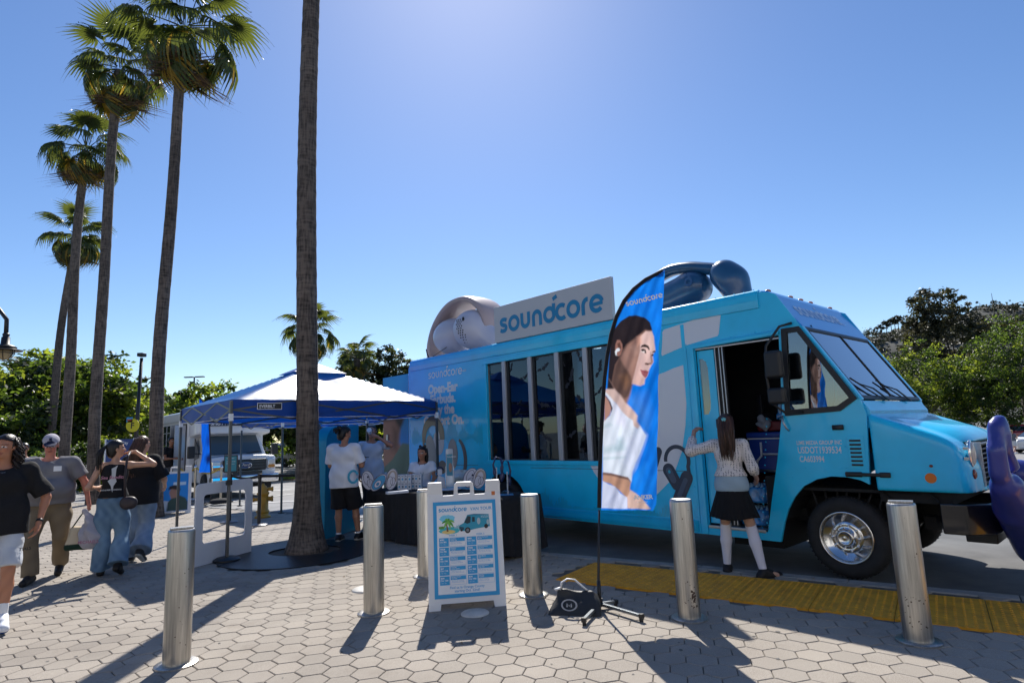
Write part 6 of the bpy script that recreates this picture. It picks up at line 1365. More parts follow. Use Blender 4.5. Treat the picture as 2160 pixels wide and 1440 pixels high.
# pale clip earbud at the tail end of the roof
t = truck_thing('inflatable_earbud', 'giant white inflatable earbud with beige arch on the truck roof, left of the sign', 'inflatable')
s = SDF((-7.8, -.2, 3.0), (-5.4, 1.4, 4.4), .026); s.ell((-7.02, .50, 3.52), (.47, .42, .37), .05); s.build('bud', WHI, t)
s = SDF((-7.8, -.2, 3.0), (-5.2, 1.4, 4.4), .026); s.ell((-6.32, .42, 3.55), (.40, .40, .38), .05); s.cone((-6.15, .45, 3.45), (-5.7, .5, 3.2), .27, .18, .15); s.build('bud', WHI, t)
m = MB(); P_ = []; 
ac = [(-7.72, 3.14), (-7.70, 3.42), (-7.52, 3.76), (-7.2, 4.03), (-6.85, 4.16), (-6.45, 4.16), (-6.15, 4.00), (-5.95, 3.72), (-5.88, 3.2)]
vs_ = []; 
from mathutils import geometry as _g
def spl(P, n): 
    P = np.array(P, float); t = np.linspace(0, len(P)-1, n); out = []
    for q in t:
        i = min(int(q), len(P)-2); f = q-i; p0 = P[max(i-1, 0)]; p1 = P[i]; p2 = P[i+1]; p3 = P[min(i+2, len(P)-1)]
        out.append(.5*((2*p1)+(-p0+p2)*f+(2*p0-5*p1+4*p2-p3)*f*f+(-p0+3*p1-3*p2+p3)*f**3))
    return out
P_ = [(p[0], .62, p[1]) for p in spl(ac, 40)]
nn = 20; vs = []; fs = []
for i, p in enumerate(P_):
    d = Vector(P_[min(i+1, 39)])-Vector(P_[max(i-1, 0)]); d.normalize(); nrm = Vector((-d.z, 0, d.x))
    wd = .36-.10*abs(i/39-.5); th = .075
    for k in range(nn):
        a = 2*pi*k/nn; vs.append(Vector(p)+Vector((0, 1, 0))*wd*np.sign(cos(a))*abs(cos(a))**.7+nrm*th*np.sign(sin(a))*abs(sin(a))**.7)
for i in range(39):
    for k in range(nn): fs.append((i*nn+k, i*nn+(k+1) % nn, (i+1)*nn+(k+1) % nn, (i+1)*nn+k))
fs += [tuple(range(nn)), tuple(39*nn+k for k in range(nn-1, -1, -1))]
m.add(vs, fs); m.build('arch', BEI, t, smooth=True)
m = MB()
for r_ in range(11):
    for c_ in range(3):
        if (r_+c_) % 2 == 0 or True:
            u = -6.34+.052*c_+.012*r_*.9+(.025 if r_ % 2 else 0)-.03; z = 3.70-.042*r_; dy = sqrt(max(.0, 1-((u+6.32)/.40)**2-((z-3.55)/.38)**2))*.40; m.lathe([(.014, -.004), (.013, .004)], 8, (u, .42-dy-.004, z), (1, 0, 0), (0, 0, 1), (0, -1, 0))
m.build('speaker_hole', BLACK, t, kind='stuff')
m = MB(); m.ellipsoid((-6.20, .42-.35, 3.70), (.03, .02, .045), 12, 8); m.build('port', BLACK, t, smooth=True)
# dark ear-hook on the cab roof
t = truck_thing('inflatable_ear_hook', 'giant dark blue inflatable ear-hook earphone on the truck roof above the cab', 'inflatable')
s = SDF((-3.2, .0, 3.0), (-.4, 1.4, 4.2), .024); s.cone((-2.50, .62, 3.30), (-1.85, .60, 3.42), .22, .24, .1); s.ell((-1.78, .60, 3.44), (.26, .25, .23), .05); s.build('bud', NAVYI, t)
s = SDF((-3.2, .0, 3.0), (-.4, 1.4, 4.2), .024); s.chain([(-1.30, .58, 3.53), (-1.20, .58, 3.42), (-1.13, .58, 3.20)], [.19, .18, .17], .12); s.build('battery_pod', NAVYI, t)
m = MB(); m.tube(spl([(-2.75, .7, 3.15), (-2.66, .68, 3.50), (-2.45, .66, 3.68), (-2.15, .64, 3.77), (-1.85, .62, 3.75), (-1.60, .60, 3.68), (-1.35, .60, 3.60)], 40), [.085]*40, 18, flat=1.2); m.build('hook', NAVYI, t, smooth=True)
m = MB(); ribbon(m, arc(0, 0, .045, .045, 0, 350, 18), .03, 0, O=(-1.70, .345, 3.48), A=(1, 0, 0), B=(0, -.1, 1), closed=True); ribbon(m, [(.04, .04), (-.01, .11)], .025, .001, O=(-1.70, .345, 3.48), B=(0, -.1, 1)); m.build('emblem', mt('emblem blue', (.01, .08, .22), .4), t)
# violet-blue one leaning on the bumper
t = truck_thing('inflatable_ear_hook', 'giant violet-blue inflatable ear-hook leaning against the truck front at the right edge', 'inflatable')
def tp(px, py, u):
    c = CAM-np.array(TR.location); ca, sa = cos(radians(-47.33)), sin(radians(-47.33)); U_ = np.array([ca, sa, 0]); W_ = np.array([-sa, ca, 0]); r = ray(px, py)
    cl = np.array([c@U_, c@W_, c[2]]); rl = np.array([r@U_, r@W_, r[2]]); k = (u-cl[0])/rl[0]; return cl+rl*k
pts = [tp(2152, 925, 1.50), tp(2148, 885, 1.48), tp(2120, 884, 1.45), tp(2102, 905, 1.42), tp(2104, 960, 1.40), tp(2122, 1010, 1.42)]
s = SDF((.9, -1.2, .0), (3.0, 3.2, 2.2), .03)
sc_ = np.linalg.norm(tp(2125, 1000, 1.42)-tp(2125, 1042, 1.42))
s.chain([tp(2138, 985, 1.46), tp(2124, 950, 1.46), tp(2118, 915, 1.46), tp(2108, 888, 1.44), tp(2101, 900, 1.42), tp(2102, 950, 1.41), tp(2108, 1000, 1.40)], [.045, .04, .05, .055, .062, .065, .075], .02)
s.chain([tp(2124, 1025, 1.42), tp(2146, 1070, 1.42), tp(2190, 1150, 1.42)], [.12, .17, .19], .02); s.build('hook', PUR, t)
s = SDF((.9, -1.6, .0), (3.4, 3.2, 2.2), .03); s.chain([tp(2152, 1000, 1.30), tp(2215, 1070, 1.30)], [.15, .18], .02); s.build('bud', PUR, t)
m = MB(); q = tp(2152, 1022, 1.25); m.ellipsoid(q, (.012, .035, .035), 14, 10); m.build('stud', PWHITE, t, smooth=True)
# ================================================================ CANOPIES
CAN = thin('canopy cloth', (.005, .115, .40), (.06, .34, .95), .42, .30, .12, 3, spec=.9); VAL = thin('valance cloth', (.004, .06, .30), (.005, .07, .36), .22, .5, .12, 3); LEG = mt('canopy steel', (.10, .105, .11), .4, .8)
def canopy(label, c0_, yaw, A_, B_, zt, zb, peak, badge=False):
    t = thing('canopy_tent', label, 'canopy tent', c0_, yaw, 'blue pop-up canopies')
    cx, cy = A_/2, B_/2; N_ = 41
    def surf(i, j):
        u, v = i, j; x, y = u*A_, v*B_; d = 2*min(u, v, 1-u, 1-v); z = zt+(peak-zt)*d
        sag = -.09*sin(pi*d)*(1-.0*abs(u-v)); wr = .005*sin(u*60+v*13)*(1-d); ed = min(abs(u-v), abs(u+v-1)); z += sag*min(1, ed*4)+wr*min(1, ed*8)+.0
        return (x, y, z)
    m = MB(); m.grid(N_, N_, surf); m.build('roof', CAN, t, smooth='auto')
    # vent cap
    m = MB(); k = .27
    cap = [(cx-A_*k/2, cy-B_*k/2), (cx+A_*k/2, cy-B_*k/2), (cx+A_*k/2, cy+B_*k/2), (cx-A_*k/2, cy+B_*k/2)]; zc = zt+(peak-zt)*(1-k)+.03
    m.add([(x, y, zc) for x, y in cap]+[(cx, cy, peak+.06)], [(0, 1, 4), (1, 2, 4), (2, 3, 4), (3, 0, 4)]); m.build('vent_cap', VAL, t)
    cs = [(0, 0), (A_, 0), (A_, B_), (0, B_)]
    for i in range(4):
        (x0, y0), (x1, y1) = cs[i], cs[(i+1) % 4]; m = MB(); L_ = hypot(x1-x0, y1-y0)
        def f(u, v): w = .012*sin(u*19+i)*sin(pi*u)*(v); nx_, ny_ = (y1-y0)/L_, -(x1-x0)/L_; return (x0+(x1-x0)*u+nx_*w, y0+(y1-y0)*u+ny_*w, zt-(zt-zb)*v-.018*sin(pi*u)*v)
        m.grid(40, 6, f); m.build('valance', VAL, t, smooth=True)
        m = MB(); m.tube([(x0+(x1-x0)*u, y0+(y1-y0)*u, zb-.018*sin(pi*u)) for u in np.linspace(0, 1, 20)], .006, 4); m.build('hem', PWHITE, t)
        MB().box(x0-.019, x0+.019, y0-.019, y0+.019, 0.02, zt-.02).build('leg', LEG, t, bevel=.003); MB().box(x0-.05, x0+.05, y0-.05, y0+.05, 0, .02).build('foot', BLACK, t)
        MB().box(x0-.025, x0+.025, y0-.025, y0+.025, zb-.06, zb+.04).build('bracket', PWHITE, t)
        n4 = 4; zz0, zz1 = zb-.0, zb+.24; m = MB()
        for k in range(n4):
            a = Vector((x0+(x1-x0)*k/n4, y0+(y1-y0)*k/n4, 0)); b = Vector((x0+(x1-x0)*(k+1)/n4, y0+(y1-y0)*(k+1)/n4, 0)); u0, u1 = (zz0+.1, zz0-.04) if k % 2 == 0 else (zz0-.04, zz0+.1)
            m.bar(a+Vector((0, 0, u0)), b+Vector((0, 0, u1)), .012, .024); m.bar(a+Vector((0, 0, u1+.13)), b+Vector((0, 0, u0+.13)), .012, .024)
        m.build('truss', LEG, t, kind='stuff')
        a = Vector((x0, y0, zb)); MB().bar(a, (cx, cy, zb+.12), .012, .022).build('strut', LEG, t); MB().bar(a+Vector((0, 0, .2)), (cx, cy, peak-.05), .014, .02).build('strut', LEG, t)
        mm_ = Vector(((x0+x1)/2, (y0+y1)/2, zb+.1)); MB().bar(mm_, (cx, cy, zb+.12), .012, .022).build('strut', LEG, t)
    MB().cyl((cx, cy, zb-.12), (cx, cy, peak), .022).build('centre_pole', LEG, t)
    if badge: MB().lathe([(.17, 0), (.17, .03), (.13, .055), (.03, .06)], 20).build('foot_weight', BLACK, t, smooth='auto'); MB().box(-.035, .035, -.035, .035, 1.0, 1.07).build('clamp', BLACK, t, bevel=.008)
    if badge:
        m = MB().box(.36, .70, -.016, -.010, zt-.135, zt-.055).build('badge', BLACK, t); MB().box(.352, .708, -.0145, -.009, zt-.143, zt-.047).build('badge_rim', PWHITE, t); text('EVERBILT', .065, PWHITE, t, (.378, -.019, zt-.118), bold=.0012, sx=.85)
    return t
canopy('large blue pop-up canopy with a black badge, in front of the thick palm trunk', (-3.95, 8.45, 0), atan2(.684, .73), 3.5, 2.45, 2.17, 1.93, 2.86, True)
canopy('second blue pop-up canopy, smaller in view, behind the first one', (-5.25, 13.75, 0), atan2(.684, .73), 3.0, 2.6, 2.16, 1.95, 2.75)
# ================================================================ STREET THINGS
def GT(px, py):
    d = ray(px, py); 
    for k in range(1, 3000):
        p = CAM+d*(k*.1)
        if p[2] < zg(p[0], p[1])-.0: return p
    return p
# white cut-out photo frame board
q0, q1 = G(408, 1197), G(530, 1164); dd = q1-q0; Lq = np.linalg.norm(dd)
t = thing('photo_frame_board', 'white selfie frame board with rounded rectangular opening, standing left of the thick palm', 'photo board', (q0[0], q0[1], 0), atan2(dd[1], dd[0]))
def rr(x0, x1, z0, z1, r, n=6): return arc(x1-r, z1-r, r, r, 0, 90, n)+arc(x0+r, z1-r, r, r, 90, 180, n)+arc(x0+r, z0+r, r, r, 180, 270, n)+arc(x1-r, z0+r, r, r, 270, 360, n)
out = [(0, 0), (Lq, 0)]+arc(Lq-.07, 1.05-.07, .07, .07, 0, 90, 6)+arc(.07, 1.05-.07, .07, .07, 90, 180, 6)
m = MB(); plate(m, out, [rr(.13, Lq-.13, .27, .90, .05)], t=.02); m.build('board', mt('board white', (.68, .69, .72), .5), t, bevel=.002)
# blue arch wall with a curved shoulder
q0, q1 = G(684, 1138), G(770, 1112); dd = q1-q0; Lq = 1.02
t = thing('display_arch', 'tall cyan display panel with one rounded top corner behind the man in white T-shirt', 'display panel', (q0[0], q0[1], 0), atan2(dd[1], dd[0]))
out = [(0, 0), (Lq, 0), (Lq, 1.80), (.34, 1.78)]+[(.34-.30*sin(a), 1.50+.28*cos(a)) for a in np.linspace(0, pi/2, 9)]+[(.02, 1.2)]
m = MB(); m.prism(out, d0=0, d1=.22); m.build('panel', mt('arch cyan', (.0, .27, .44), .45, var=.08, vs=2), t, bevel=.01)
# stanchions with belts
def stanchion(x, y, lab, grp): 
    t = thing('belt_stanchion', lab, 'stanchion', (x, y, 0), 0, grp); MB().cyl((0, 0, .03), (0, 0, .93), .032, n=16).build('post', BLACK, t, smooth='auto'); MB().lathe([(.17, 0), (.17, .018), (.15, .032), (.04, .045)], 28).build('base', mt('stanchion base', (.16, .16, .17), .3, .4), t, smooth='auto'); MB().lathe([(.04, .88), (.04, .96), (.03, .97)], 16).build('belt_head', BLACK, t, smooth='auto'); return t
stanchion(-5.81, 12.49, 'black belt stanchion with the small teal notice on top', 'black belt stanchions'); stanchion(-4.96, 11.88, 'black belt stanchion just right of the white frame board', 'black belt stanchions'); s3 = stanchion(-2.75, 13.2, 'black belt stanchion behind the thick palm trunk', 'black belt stanchions')
for a, b, lab in (((-5.81, 12.49), (-4.96, 11.88), 'short black belt between the two left stanchions'), ((-4.96, 11.88), (-2.75, 13.2), 'long black belt stretched behind the thick palm trunk')):
    mid = Vector(((a[0]+b[0])/2, (a[1]+b[1])/2, 0)); m = MB(); P_ = [Vector((a[0]+(b[0]-a[0])*u, a[1]+(b[1]-a[1])*u, .925-.05*sin(pi*u)))-mid for u in np.linspace(0, 1, 12)]
    for i in range(11): m.bar(P_[i], P_[i+1], .006, .05)
    m.build('retractable_belt', BLACKCLOTH, None, loc=mid, label=lab, cat='belt', group='stanchion belts')
t = thing('notice_holder', 'small teal notice in a black frame on the stanchion before the shuttle bus', 'sign', (-5.81, 12.49, .97), .15)
MB().box(-.13, .13, -.012, .012, .02, .36).build('frame', BLACK, t, bevel=.004); o = MB().box(-.11, .11, -.016, -.0125, .04, .34).build('sheet', mt('notice teal', (.03, .25, .33), .5), t)
text('soundcore', .035, PWHITE, o, (-.085, -.018, .29)); text('Welcome to the\nvan tour\nline starts here', .026, PWHITE, o, (-.085, -.018, .23)); MB().cyl((0, 0, -.01), (0, 0, .03), .012).build('stem', BLACK, t)
# yellow hydrant
t = thing('fire_hydrant', 'yellow fire hydrant beside the black stanchions', 'hydrant', (-5.40, 13.12, 0), .3); HY = mt('hydrant yellow', (.50, .26, .025), .45, var=.2, vs=8)
MB().lathe([(.16, 0), (.16, .04), (.12, .05), (.115, .10), (.13, .11), (.13, .14), (.11, .16), (.105, .46), (.125, .48), (.125, .51), (.10, .53), (.09, .60), (.06, .65), (.03, .67), (.025, .70), (.002, .705)], 28).build('barrel', HY, t, smooth=True)
for a, z, r in ((0, .38, .055), (0, .58, .045), (pi, .38, .045), (-pi/2, .36, .07)):
    d = Vector((cos(a), sin(a), 0)); MB().tube([d*.09+Vector((0, 0, z)), d*.16+Vector((0, 0, z)), d*.165+Vector((0, 0, z)), d*.20+Vector((0, 0, z))], [r*.85, r*.85, r*1.1, r*1.1], 12).build('outlet', HY, t, smooth='auto')
# rope stanchions
rp = [(-10.64, 19.36), (-9.46, 18.11), (-8.32, 17.32)]
for i, (x, y) in enumerate(rp):
    t = thing('rope_stanchion', ['polished rope stanchion nearest the bus door', 'polished rope stanchion in the middle, beside the blue flag', 'polished rope stanchion on the right, at the bus bumper'][i], 'stanchion', (x, y, 0), 0, 'polished rope stanchions')
    MB().cyl((0, 0, .02), (0, 0, .92), .03).build('post', mt('champagne metal', (.55, .47, .36), .3, .8), t, smooth='auto'); MB().lathe([(.17, 0), (.17, .02), (.04, .05)], 24).build('base', CHROME, t, smooth=True); MB().lathe([(.045, .90), (.05, .93), (.03, .96), (.02, .99), (.002, 1.0)], 16).build('finial', CHROME, t, smooth=True)
for i in range(2):
    a, b = rp[i], rp[i+1]; m = MB(); mid = Vector(((a[0]+b[0])/2, (a[1]+b[1])/2, 0)); m.tube([Vector((a[0]+(b[0]-a[0])*u, a[1]+(b[1]-a[1])*u, .92-.17*sin(pi*u)))-mid for u in np.linspace(0, 1, 16)], .022, 8); m.build('barrier_rope', mt('rope yellow', (.60, .42, .06), .7), None, smooth=True, loc=mid, label='yellow rope sagging between '+('the left and middle' if i == 0 else 'the middle and right')+' polished stanchions', cat='rope', group='yellow barrier ropes')
# small feather flag far behind
q = G(445, 1062); t = thing('feather_flag', 'slim blue feather flag in front of the shuttle bus', 'flag', (q[0], q[1], 0))
def lp(px, py): p = AT(px, py, q[1]); return (p[0]-q[0], p[2])
pts = [lp(*p) for p in ((421, 996), (428, 940), (424, 890), (421, 850), (420, 838), (432, 850), (438, 870), (442, 900), (444, 950), (445, 998), (432, 1000))]
m = MB(); n_ = 30
ysf = np.linspace(996, 842, n_); 
Vf = []; 
for y in ysf:
    xr = np.interp(y, [842, 855, 880, 998], [424, 434, 441, 445]); xl = np.interp(y, [842, 890, 940, 996], [420, 423, 427, 421])
    for u in np.linspace(0, 1, 10): X_, Z_ = lp(xl+(xr-xl)*u, y); Vf.append((X_, .03*sin(u*9+y*.1), Z_))
I = np.arange((n_-1)*10).reshape(-1, 10)[:, :-1].ravel(); A_ = np.array(Vf); cc = paint(A_[:, 0]*100, A_[:, 2]*100, (8, 96, 210), [((12, 30, 90), (-12, 118, 7, 12), 3), ((10, 50, 140), (-10, 168, 9, 14), 4, .7)])
raw('sail', A_, np.stack([I, I+1, I+11, I+10], 1), vcol('flag cloth', .7, transl=.38), t, cols=cc)
m = MB(); m.tube([(0, 0, .03), (lp(445, 998)[0], 0, lp(445, 998)[1]), (lp(442, 890)[0], 0, lp(442, 890)[1]), (lp(432, 850)[0], 0, lp(432, 850)[1]), (lp(421, 838)[0], 0, lp(421, 838)[1])], .02, 6); m.build('pole', BLACK, t)
for a in (.2, 1.7, 3.3, 4.9): MB().bar((0, 0, .03), (.55*cos(a), .55*sin(a), .03), .05, .03).build('foot', BLACK, t)
s = SDF((-.6, -.4, -.05), (.6, .4, .3), .03); s.ell((.25, 0, .05), (.30, .2, .09), .03); s.cut((0, 0, 0), (0, 0, -1)); s.build('weight_bag', BLACKCLOTH, t)
# second sandwich board, man in a green shirt
q = G(349, 1086); t = thing('sandwich_board', 'white sandwich board with a man in green on blue, behind the long-haired woman', 'sandwich board', (q[0]+.12, q[1]+.1, 0), .50)
aframe(t, .72, 1.10, PW)
nx_, ny_ = 30, 50; a_ = np.linspace(-.29, .29, nx_); b_ = np.linspace(.08, .93, ny_); AA, BB = np.meshgrid(a_, b_); aa, bb = AA.ravel(), BB.ravel()
cc = paint(aa, bb, (26, 140, 225), [((200, 225, 245), [(-.02, .66), (.24, .66), (.24, .73), (-.02, .73)], .01), ((214, 222, 230), [(-.29, .08), (.0, .08), (-.1, .3), (-.29, .34)], .01), ((52, 80, 74), [(-.14, .08), (-.12, .28), (-.02, .40), (.12, .42), (.24, .36), (.29, .26), (.29, .08)], .01), ((168, 128, 110), [(-.06, .36), (-.10, .50), (-.06, .60), (.08, .60), (.10, .46), (.07, .38)], .01), ((35, 28, 28), [(-.12, .56), (-.10, .64), (.0, .67), (.10, .64), (.13, .56), (.10, .48), (.07, .55), (-.04, .58)], .01)])
AX_ = np.array(AX); BX_ = np.array(BX); NX_ = np.array(NX); Vp = aa[:, None]*AX_+bb[:, None]*BX_+NX_*.003; I = np.arange((ny_-1)*nx_).reshape(-1, nx_)[:, :-1].ravel()
raw('poster', Vp, np.stack([I, I+1, I+nx_+1, I+nx_], 1), PRINT, t, cols=cc, smooth=False)
# F sign on its lamp pole
q = AT(286, 900, 25); t = thing('parking_sign_pole', 'tall thin lamp pole carrying the round yellow letter F sign', 'lamp pole', (q[0], 25, float(zg(q[0], 25)))); z0 = float(zg(q[0], 25))
MB().tube([(0, 0, 0), (.1, 0, AT(289, 755, 25)[2]-z0)], [.09, .06], 10).build('pole', BLACK, t, smooth=True); zt_ = AT(289, 750, 25)[2]-z0; MB().box(-.02, .22, -.15, .15, zt_-.05, zt_+.10).build('lamp_head', BLACK, t, bevel=.02)
zf = AT(283, 897, 25)[2]-z0; fy = mt('sign yellow', (.55, .50, .015), .5); o = MB().lathe([(.27, 0), (.27, .03)], 32, (-.05, -.10, zf), (1, 0, 0), (0, 0, 1), (0, -1, 0)).build('round_sign', fy, t); text('F', .34, BLACK, o, (-.05, -.137, zf-.12), align='CENTER', bold=.008)
o = MB().box(-.31, -.06, -.13, -.11, zf+.13, zf+.34).build('small_sign', mt('sign light blue', (.05, .28, .50), .5), t); MB().box(-.28, -.10, -.136, -.131, zf+.20, zf+.25).build('print', mt('sign red', (.5, .1, .05), .5), o)
q0 = AT(228, 960, 22); q1 = AT(276, 960, 22); t = thing('direction_sign', 'dark blue Universal City sign behind the two women', 'sign', ((q0[0]+q1[0])/2, 22, 0)); zt_ = AT(250, 926, 22)[2]; w = (q1[0]-q0[0])/2+.1
o = MB().box(-w, w, -.02, .02, .75, zt_).build('sign_panel', mt('sign navy', (.012, .05, .22), .45), t); text('Universal City', .145, PWHITE, o, (-w+.06, -.024, zt_-.19), bold=.003, sx=.9); text('Studio Tour\nShuttle', .11, PWHITE, o, (-w+.06, -.024, zt_-.42), bold=.002)
for x in (-w, w): MB().box(x-.03, x+.03, -.03, .03, 0, zt_+.02).build('post', PWHITE, t)
# street lamps in the distance
for px, pt, Y, arms, lab in ((410, 795, 52, 2, 'distant double-headed lot lamp above the shuttle bus'), (768, 742, 46, 2, 'lot lamp pole between the short palm and the pine')):
    q = AT(px, pt, Y); z0 = float(zg(q[0], Y)); t = thing('lot_lamp', lab, 'street lamp', (q[0], Y, z0), 0, 'parking lot lamps'); h = q[2]-z0; MB().cyl((0, 0, 0), (0, 0, h), .09, .06).build('pole', BLACK, t)
    for s_ in (-1, 1): MB().box(min(.1*s_, .85*s_), max(.1*s_, .85*s_), -.15, .15, h-.04, h+.05).build('lamp_head', BLACK, t, bevel=.02)
# wall lantern reaching in from the left
q = AT(3, 735, 8.5); LX, LZ = q[0], q[2]; t = thing('gooseneck_lamp', 'black gooseneck lantern with amber glass cut by the left edge', 'lamp', (LX-1.2, 8.5, 0))
MB().tube([(0, 0, 0), (0, 0, LZ+.5)], [.07, .045], 12).build('post', BLACK, t, smooth=True)
MB().tube([(0, 0, LZ+.45), (.25, 0, LZ+.62), (.7, 0, LZ+.72), (1.08, 0, LZ+.62), (1.24, 0, LZ+.42), (1.25, 0, LZ+.16)], .028, 10).build('gooseneck', BLACK, t, smooth=True)
MB().lathe([(.035, .22), (.045, .20), (.035, .17), (.05, .16), (.055, .06), (.11, .04), (.14, .015), (.13, .0), (.06, .0)], 24, (1.25, 0, LZ)).build('cap', BLACK, t, smooth=True); MB().lathe([(.10, .0), (.21, -.025), (.205, -.035), (.10, -.01)], 28, (1.25, 0, LZ)).build('shade', mt('lamp shade', (.10, .09, .08), .4, .5), t, smooth=True)
MB().lathe([(.095, -.02), (.10, -.06), (.085, -.12), (.05, -.155), (.01, -.165)], 20, (1.25, 0, LZ)).build('glass_globe', mt('amber glass', (.42, .33, .18), .25, spec=.8), t, smooth=True)
m = MB()
for k in range(6): a = k*pi/3; m.tube([(1.25+.115*cos(a), .115*sin(a), LZ-.01), (1.25+.115*cos(a), .115*sin(a), LZ-.08), (1.25+.06*cos(a), .06*sin(a), LZ-.17), (1.25, 0, LZ-.185)], .005, 5)
m.tube([(1.25+.118*cos(a), .118*sin(a), LZ-.07) for a in np.linspace(0, 2*pi, 20)[:-1]], .005, 5, closed=True); m.build('cage', BLACK, t)

# ================================================================ TABLES AND WHAT IS ON THEM
P0, P1 = np.array([-.22, 7.72]), np.array([-2.50, 10.02]); ud = (P1-P0)/np.linalg.norm(P1-P0); vd = np.array([-ud[1], ud[0]])*-1
if vd[1] < 0: vd = -vd
def table(a, b, lab):
    A_ = P0+ud*a; L_ = b-a; t = thing('folding_table', lab, 'table', (A_[0], A_[1], 0), atan2(ud[1], ud[0]), 'black-clothed folding tables')
    sg = 1 if np.dot(vd, [-ud[1], ud[0]]) > 0 else -1
    MB().box(.02, L_-.02, min(0, sg*.72)+.02, max(0, sg*.72)-.02, .70, .735).build('table_top', mt('table top', (.3, .3, .3), .6), t)
    for x in (.12, L_-.12):
        for y in (.08, .66): MB().cyl((x, sg*y, 0), (x, sg*y, .70), .014, n=8).build('leg', DSTEEL, t)
    per = [(0, 0), (L_, 0), (L_, sg*.74), (0, sg*.74)]; V = []; n_ = 160; cum = [0, L_, L_+.74, 2*L_+.74, 2*L_+1.48]; nv_ = 10
    for j in range(nv_):
        f = j/(nv_-1)
        for i in range(n_):
            s_ = cum[-1]*i/n_; k = max(kk for kk in range(4) if cum[kk] <= s_); a0, a1 = per[k], per[(k+1) % 4]; u = (s_-cum[k])/(cum[k+1]-cum[k]); x, y = a0[0]+(a1[0]-a0[0])*u, a0[1]+(a1[1]-a0[1])*u
            cx, cy = x-L_/2, y-sg*.37; l = hypot(cx, cy); w = (.018*sin(s_*21+1.3*sin(s_*5))+.012*sin(s_*47))*f+.03*f; crn = math.exp(-((min(u, 1-u)*(cum[k+1]-cum[k]))/.10)**2)
            V.append((x+cx/l*(w+.04*crn*f), y+cy/l*(w+.04*crn*f), .742-(.735-.0)*f*(1-.06*crn)+.012*f*(1+sin(s_*9))*1))
    F = [(j*n_+i, j*n_+(i+1) % n_, (j+1)*n_+(i+1) % n_, (j+1)*n_+i) for j in range(nv_-1) for i in range(n_)]+[tuple(range(n_-1, -1, -1))]
    o = raw('tablecloth', V, F, BLACKCLOTH, None, label='black cloth draped to the ground over the '+('right' if a < 1 else 'left')+' folding table', cat='tablecloth', group='black tablecloths'); o.location = (A_[0], A_[1], 0); o.rotation_euler = (0, 0, atan2(ud[1], ud[0])); return t
table(0, 1.50, 'folding table under black cloth behind the schedule board'); table(1.54, 3.15, 'folding table under black cloth in front of the young woman')
TZ = .748
LAV = mt('foam white', (.66, .66, .74), .5); OUT = mt('outline navy', (.03, .03, .09), .5); CYB = mt('cut-out blue', (.03, .30, .58), .45); TAN = mt('cut-out beige', (.42, .36, .32), .5)
def cutout(px, py, wpx, hpx, kind, lab, yaw=0., tilt=.0):
    q = G(px, py, TZ); sc = 1275/q[1]; w, h = wpx/sc, hpx/sc
    t = thing('earbud_cutout', lab, 'cut-out sign', (q[0], q[1], TZ), yaw, 'foam board earbud cut-outs')
    el_ = lambda cx, cy, rx, ry, n=28: [(cx+rx*cos(a), cy+ry*sin(a)) for a in np.linspace(0, 2*pi, n, endpoint=False)]
    def rot(P_, a, c): ca, sa = cos(a), sin(a); return [(c[0]+(x-c[0])*ca-(y-c[1])*sa, c[1]+(x-c[0])*sa+(y-c[1])*ca) for x, y in P_]
    c = (0, h*.5); base = rot(el_(0, h*.5, w*.42, h*.50), tilt, c); zz = min(p[1] for p in base); base = [(x, y-zz) for x, y in base]
    b = MB().prism(base, d0=0, d1=.018).build('board', LAV, t); e = MB(); ribbon(e, [(x*.97, (y-h*.5)*.97+h*.5) for x, y in base], .008, 0, O=(0, -.002, 0), closed=True); e.build('outline', OUT, t)
    def sh(P_, m_, o_, ol=True):
        P_ = [(x, y-zz) for x, y in rot(P_, tilt, c)]; MB().prism(P_, O=(0, -o_, 0), d0=0, d1=.001).build('print', m_, t)
        if ol: e = MB(); ribbon(e, P_, .006, 0, O=(0, -o_-.001, 0), closed=True); e.build('outline', OUT, t)
    if kind == 'clip':
        e = MB(); P_ = [(x, y-zz) for x, y in rot(arc(.02*w, h*.55, w*.27, h*.33, 200, -20, 16), tilt, c)]; ribbon(e, P_, .030, 0, O=(0, -.003, 0)); e.build('print', TAN, t); sh(el_(-.08*w, h*.36, w*.20, h*.26), LAV, .005); sh(el_(.12*w, h*.42, w*.15, h*.18), LAV, .004)
    elif kind == 'bud': sh(el_(-.06*w, h*.58, w*.20, h*.30), LAV, .004); sh(el_(.12*w, h*.32, w*.2, h*.22), LAV, .005); sh(el_(.05*w, h*.66, w*.06, h*.06), OUT, .006, False)
    else: sh(el_(0, h*.5, w*.36, h*.42), CYB, .003); sh(el_(.02*w, h*.42, w*.20, h*.20), LAV, .005); sh(el_(.02*w, h*.42, w*.09, h*.08), CYB, .007)
cutout(776, 1033, 30, 40, 'bud', 'pale outlined earbud cut-out at the left end of the table', .1, .2)
cutout(799, 1035, 26, 42, 'blue', 'blue round earbud cut-out leaning between two pale ones', .1, -.75)
cutout(826, 1033, 30, 44, 'clip', 'pale earbud cut-out with beige arch beside the white boxes', .0, -.2)
cutout(993, 1028, 34, 42, 'bud', 'pale earbud cut-out behind the schedule board handle, left one', .1, -.45)
cutout(1012, 1030, 32, 42, 'clip', 'pale earbud cut-out with beige edge behind the schedule board, right one', .1, -.25)
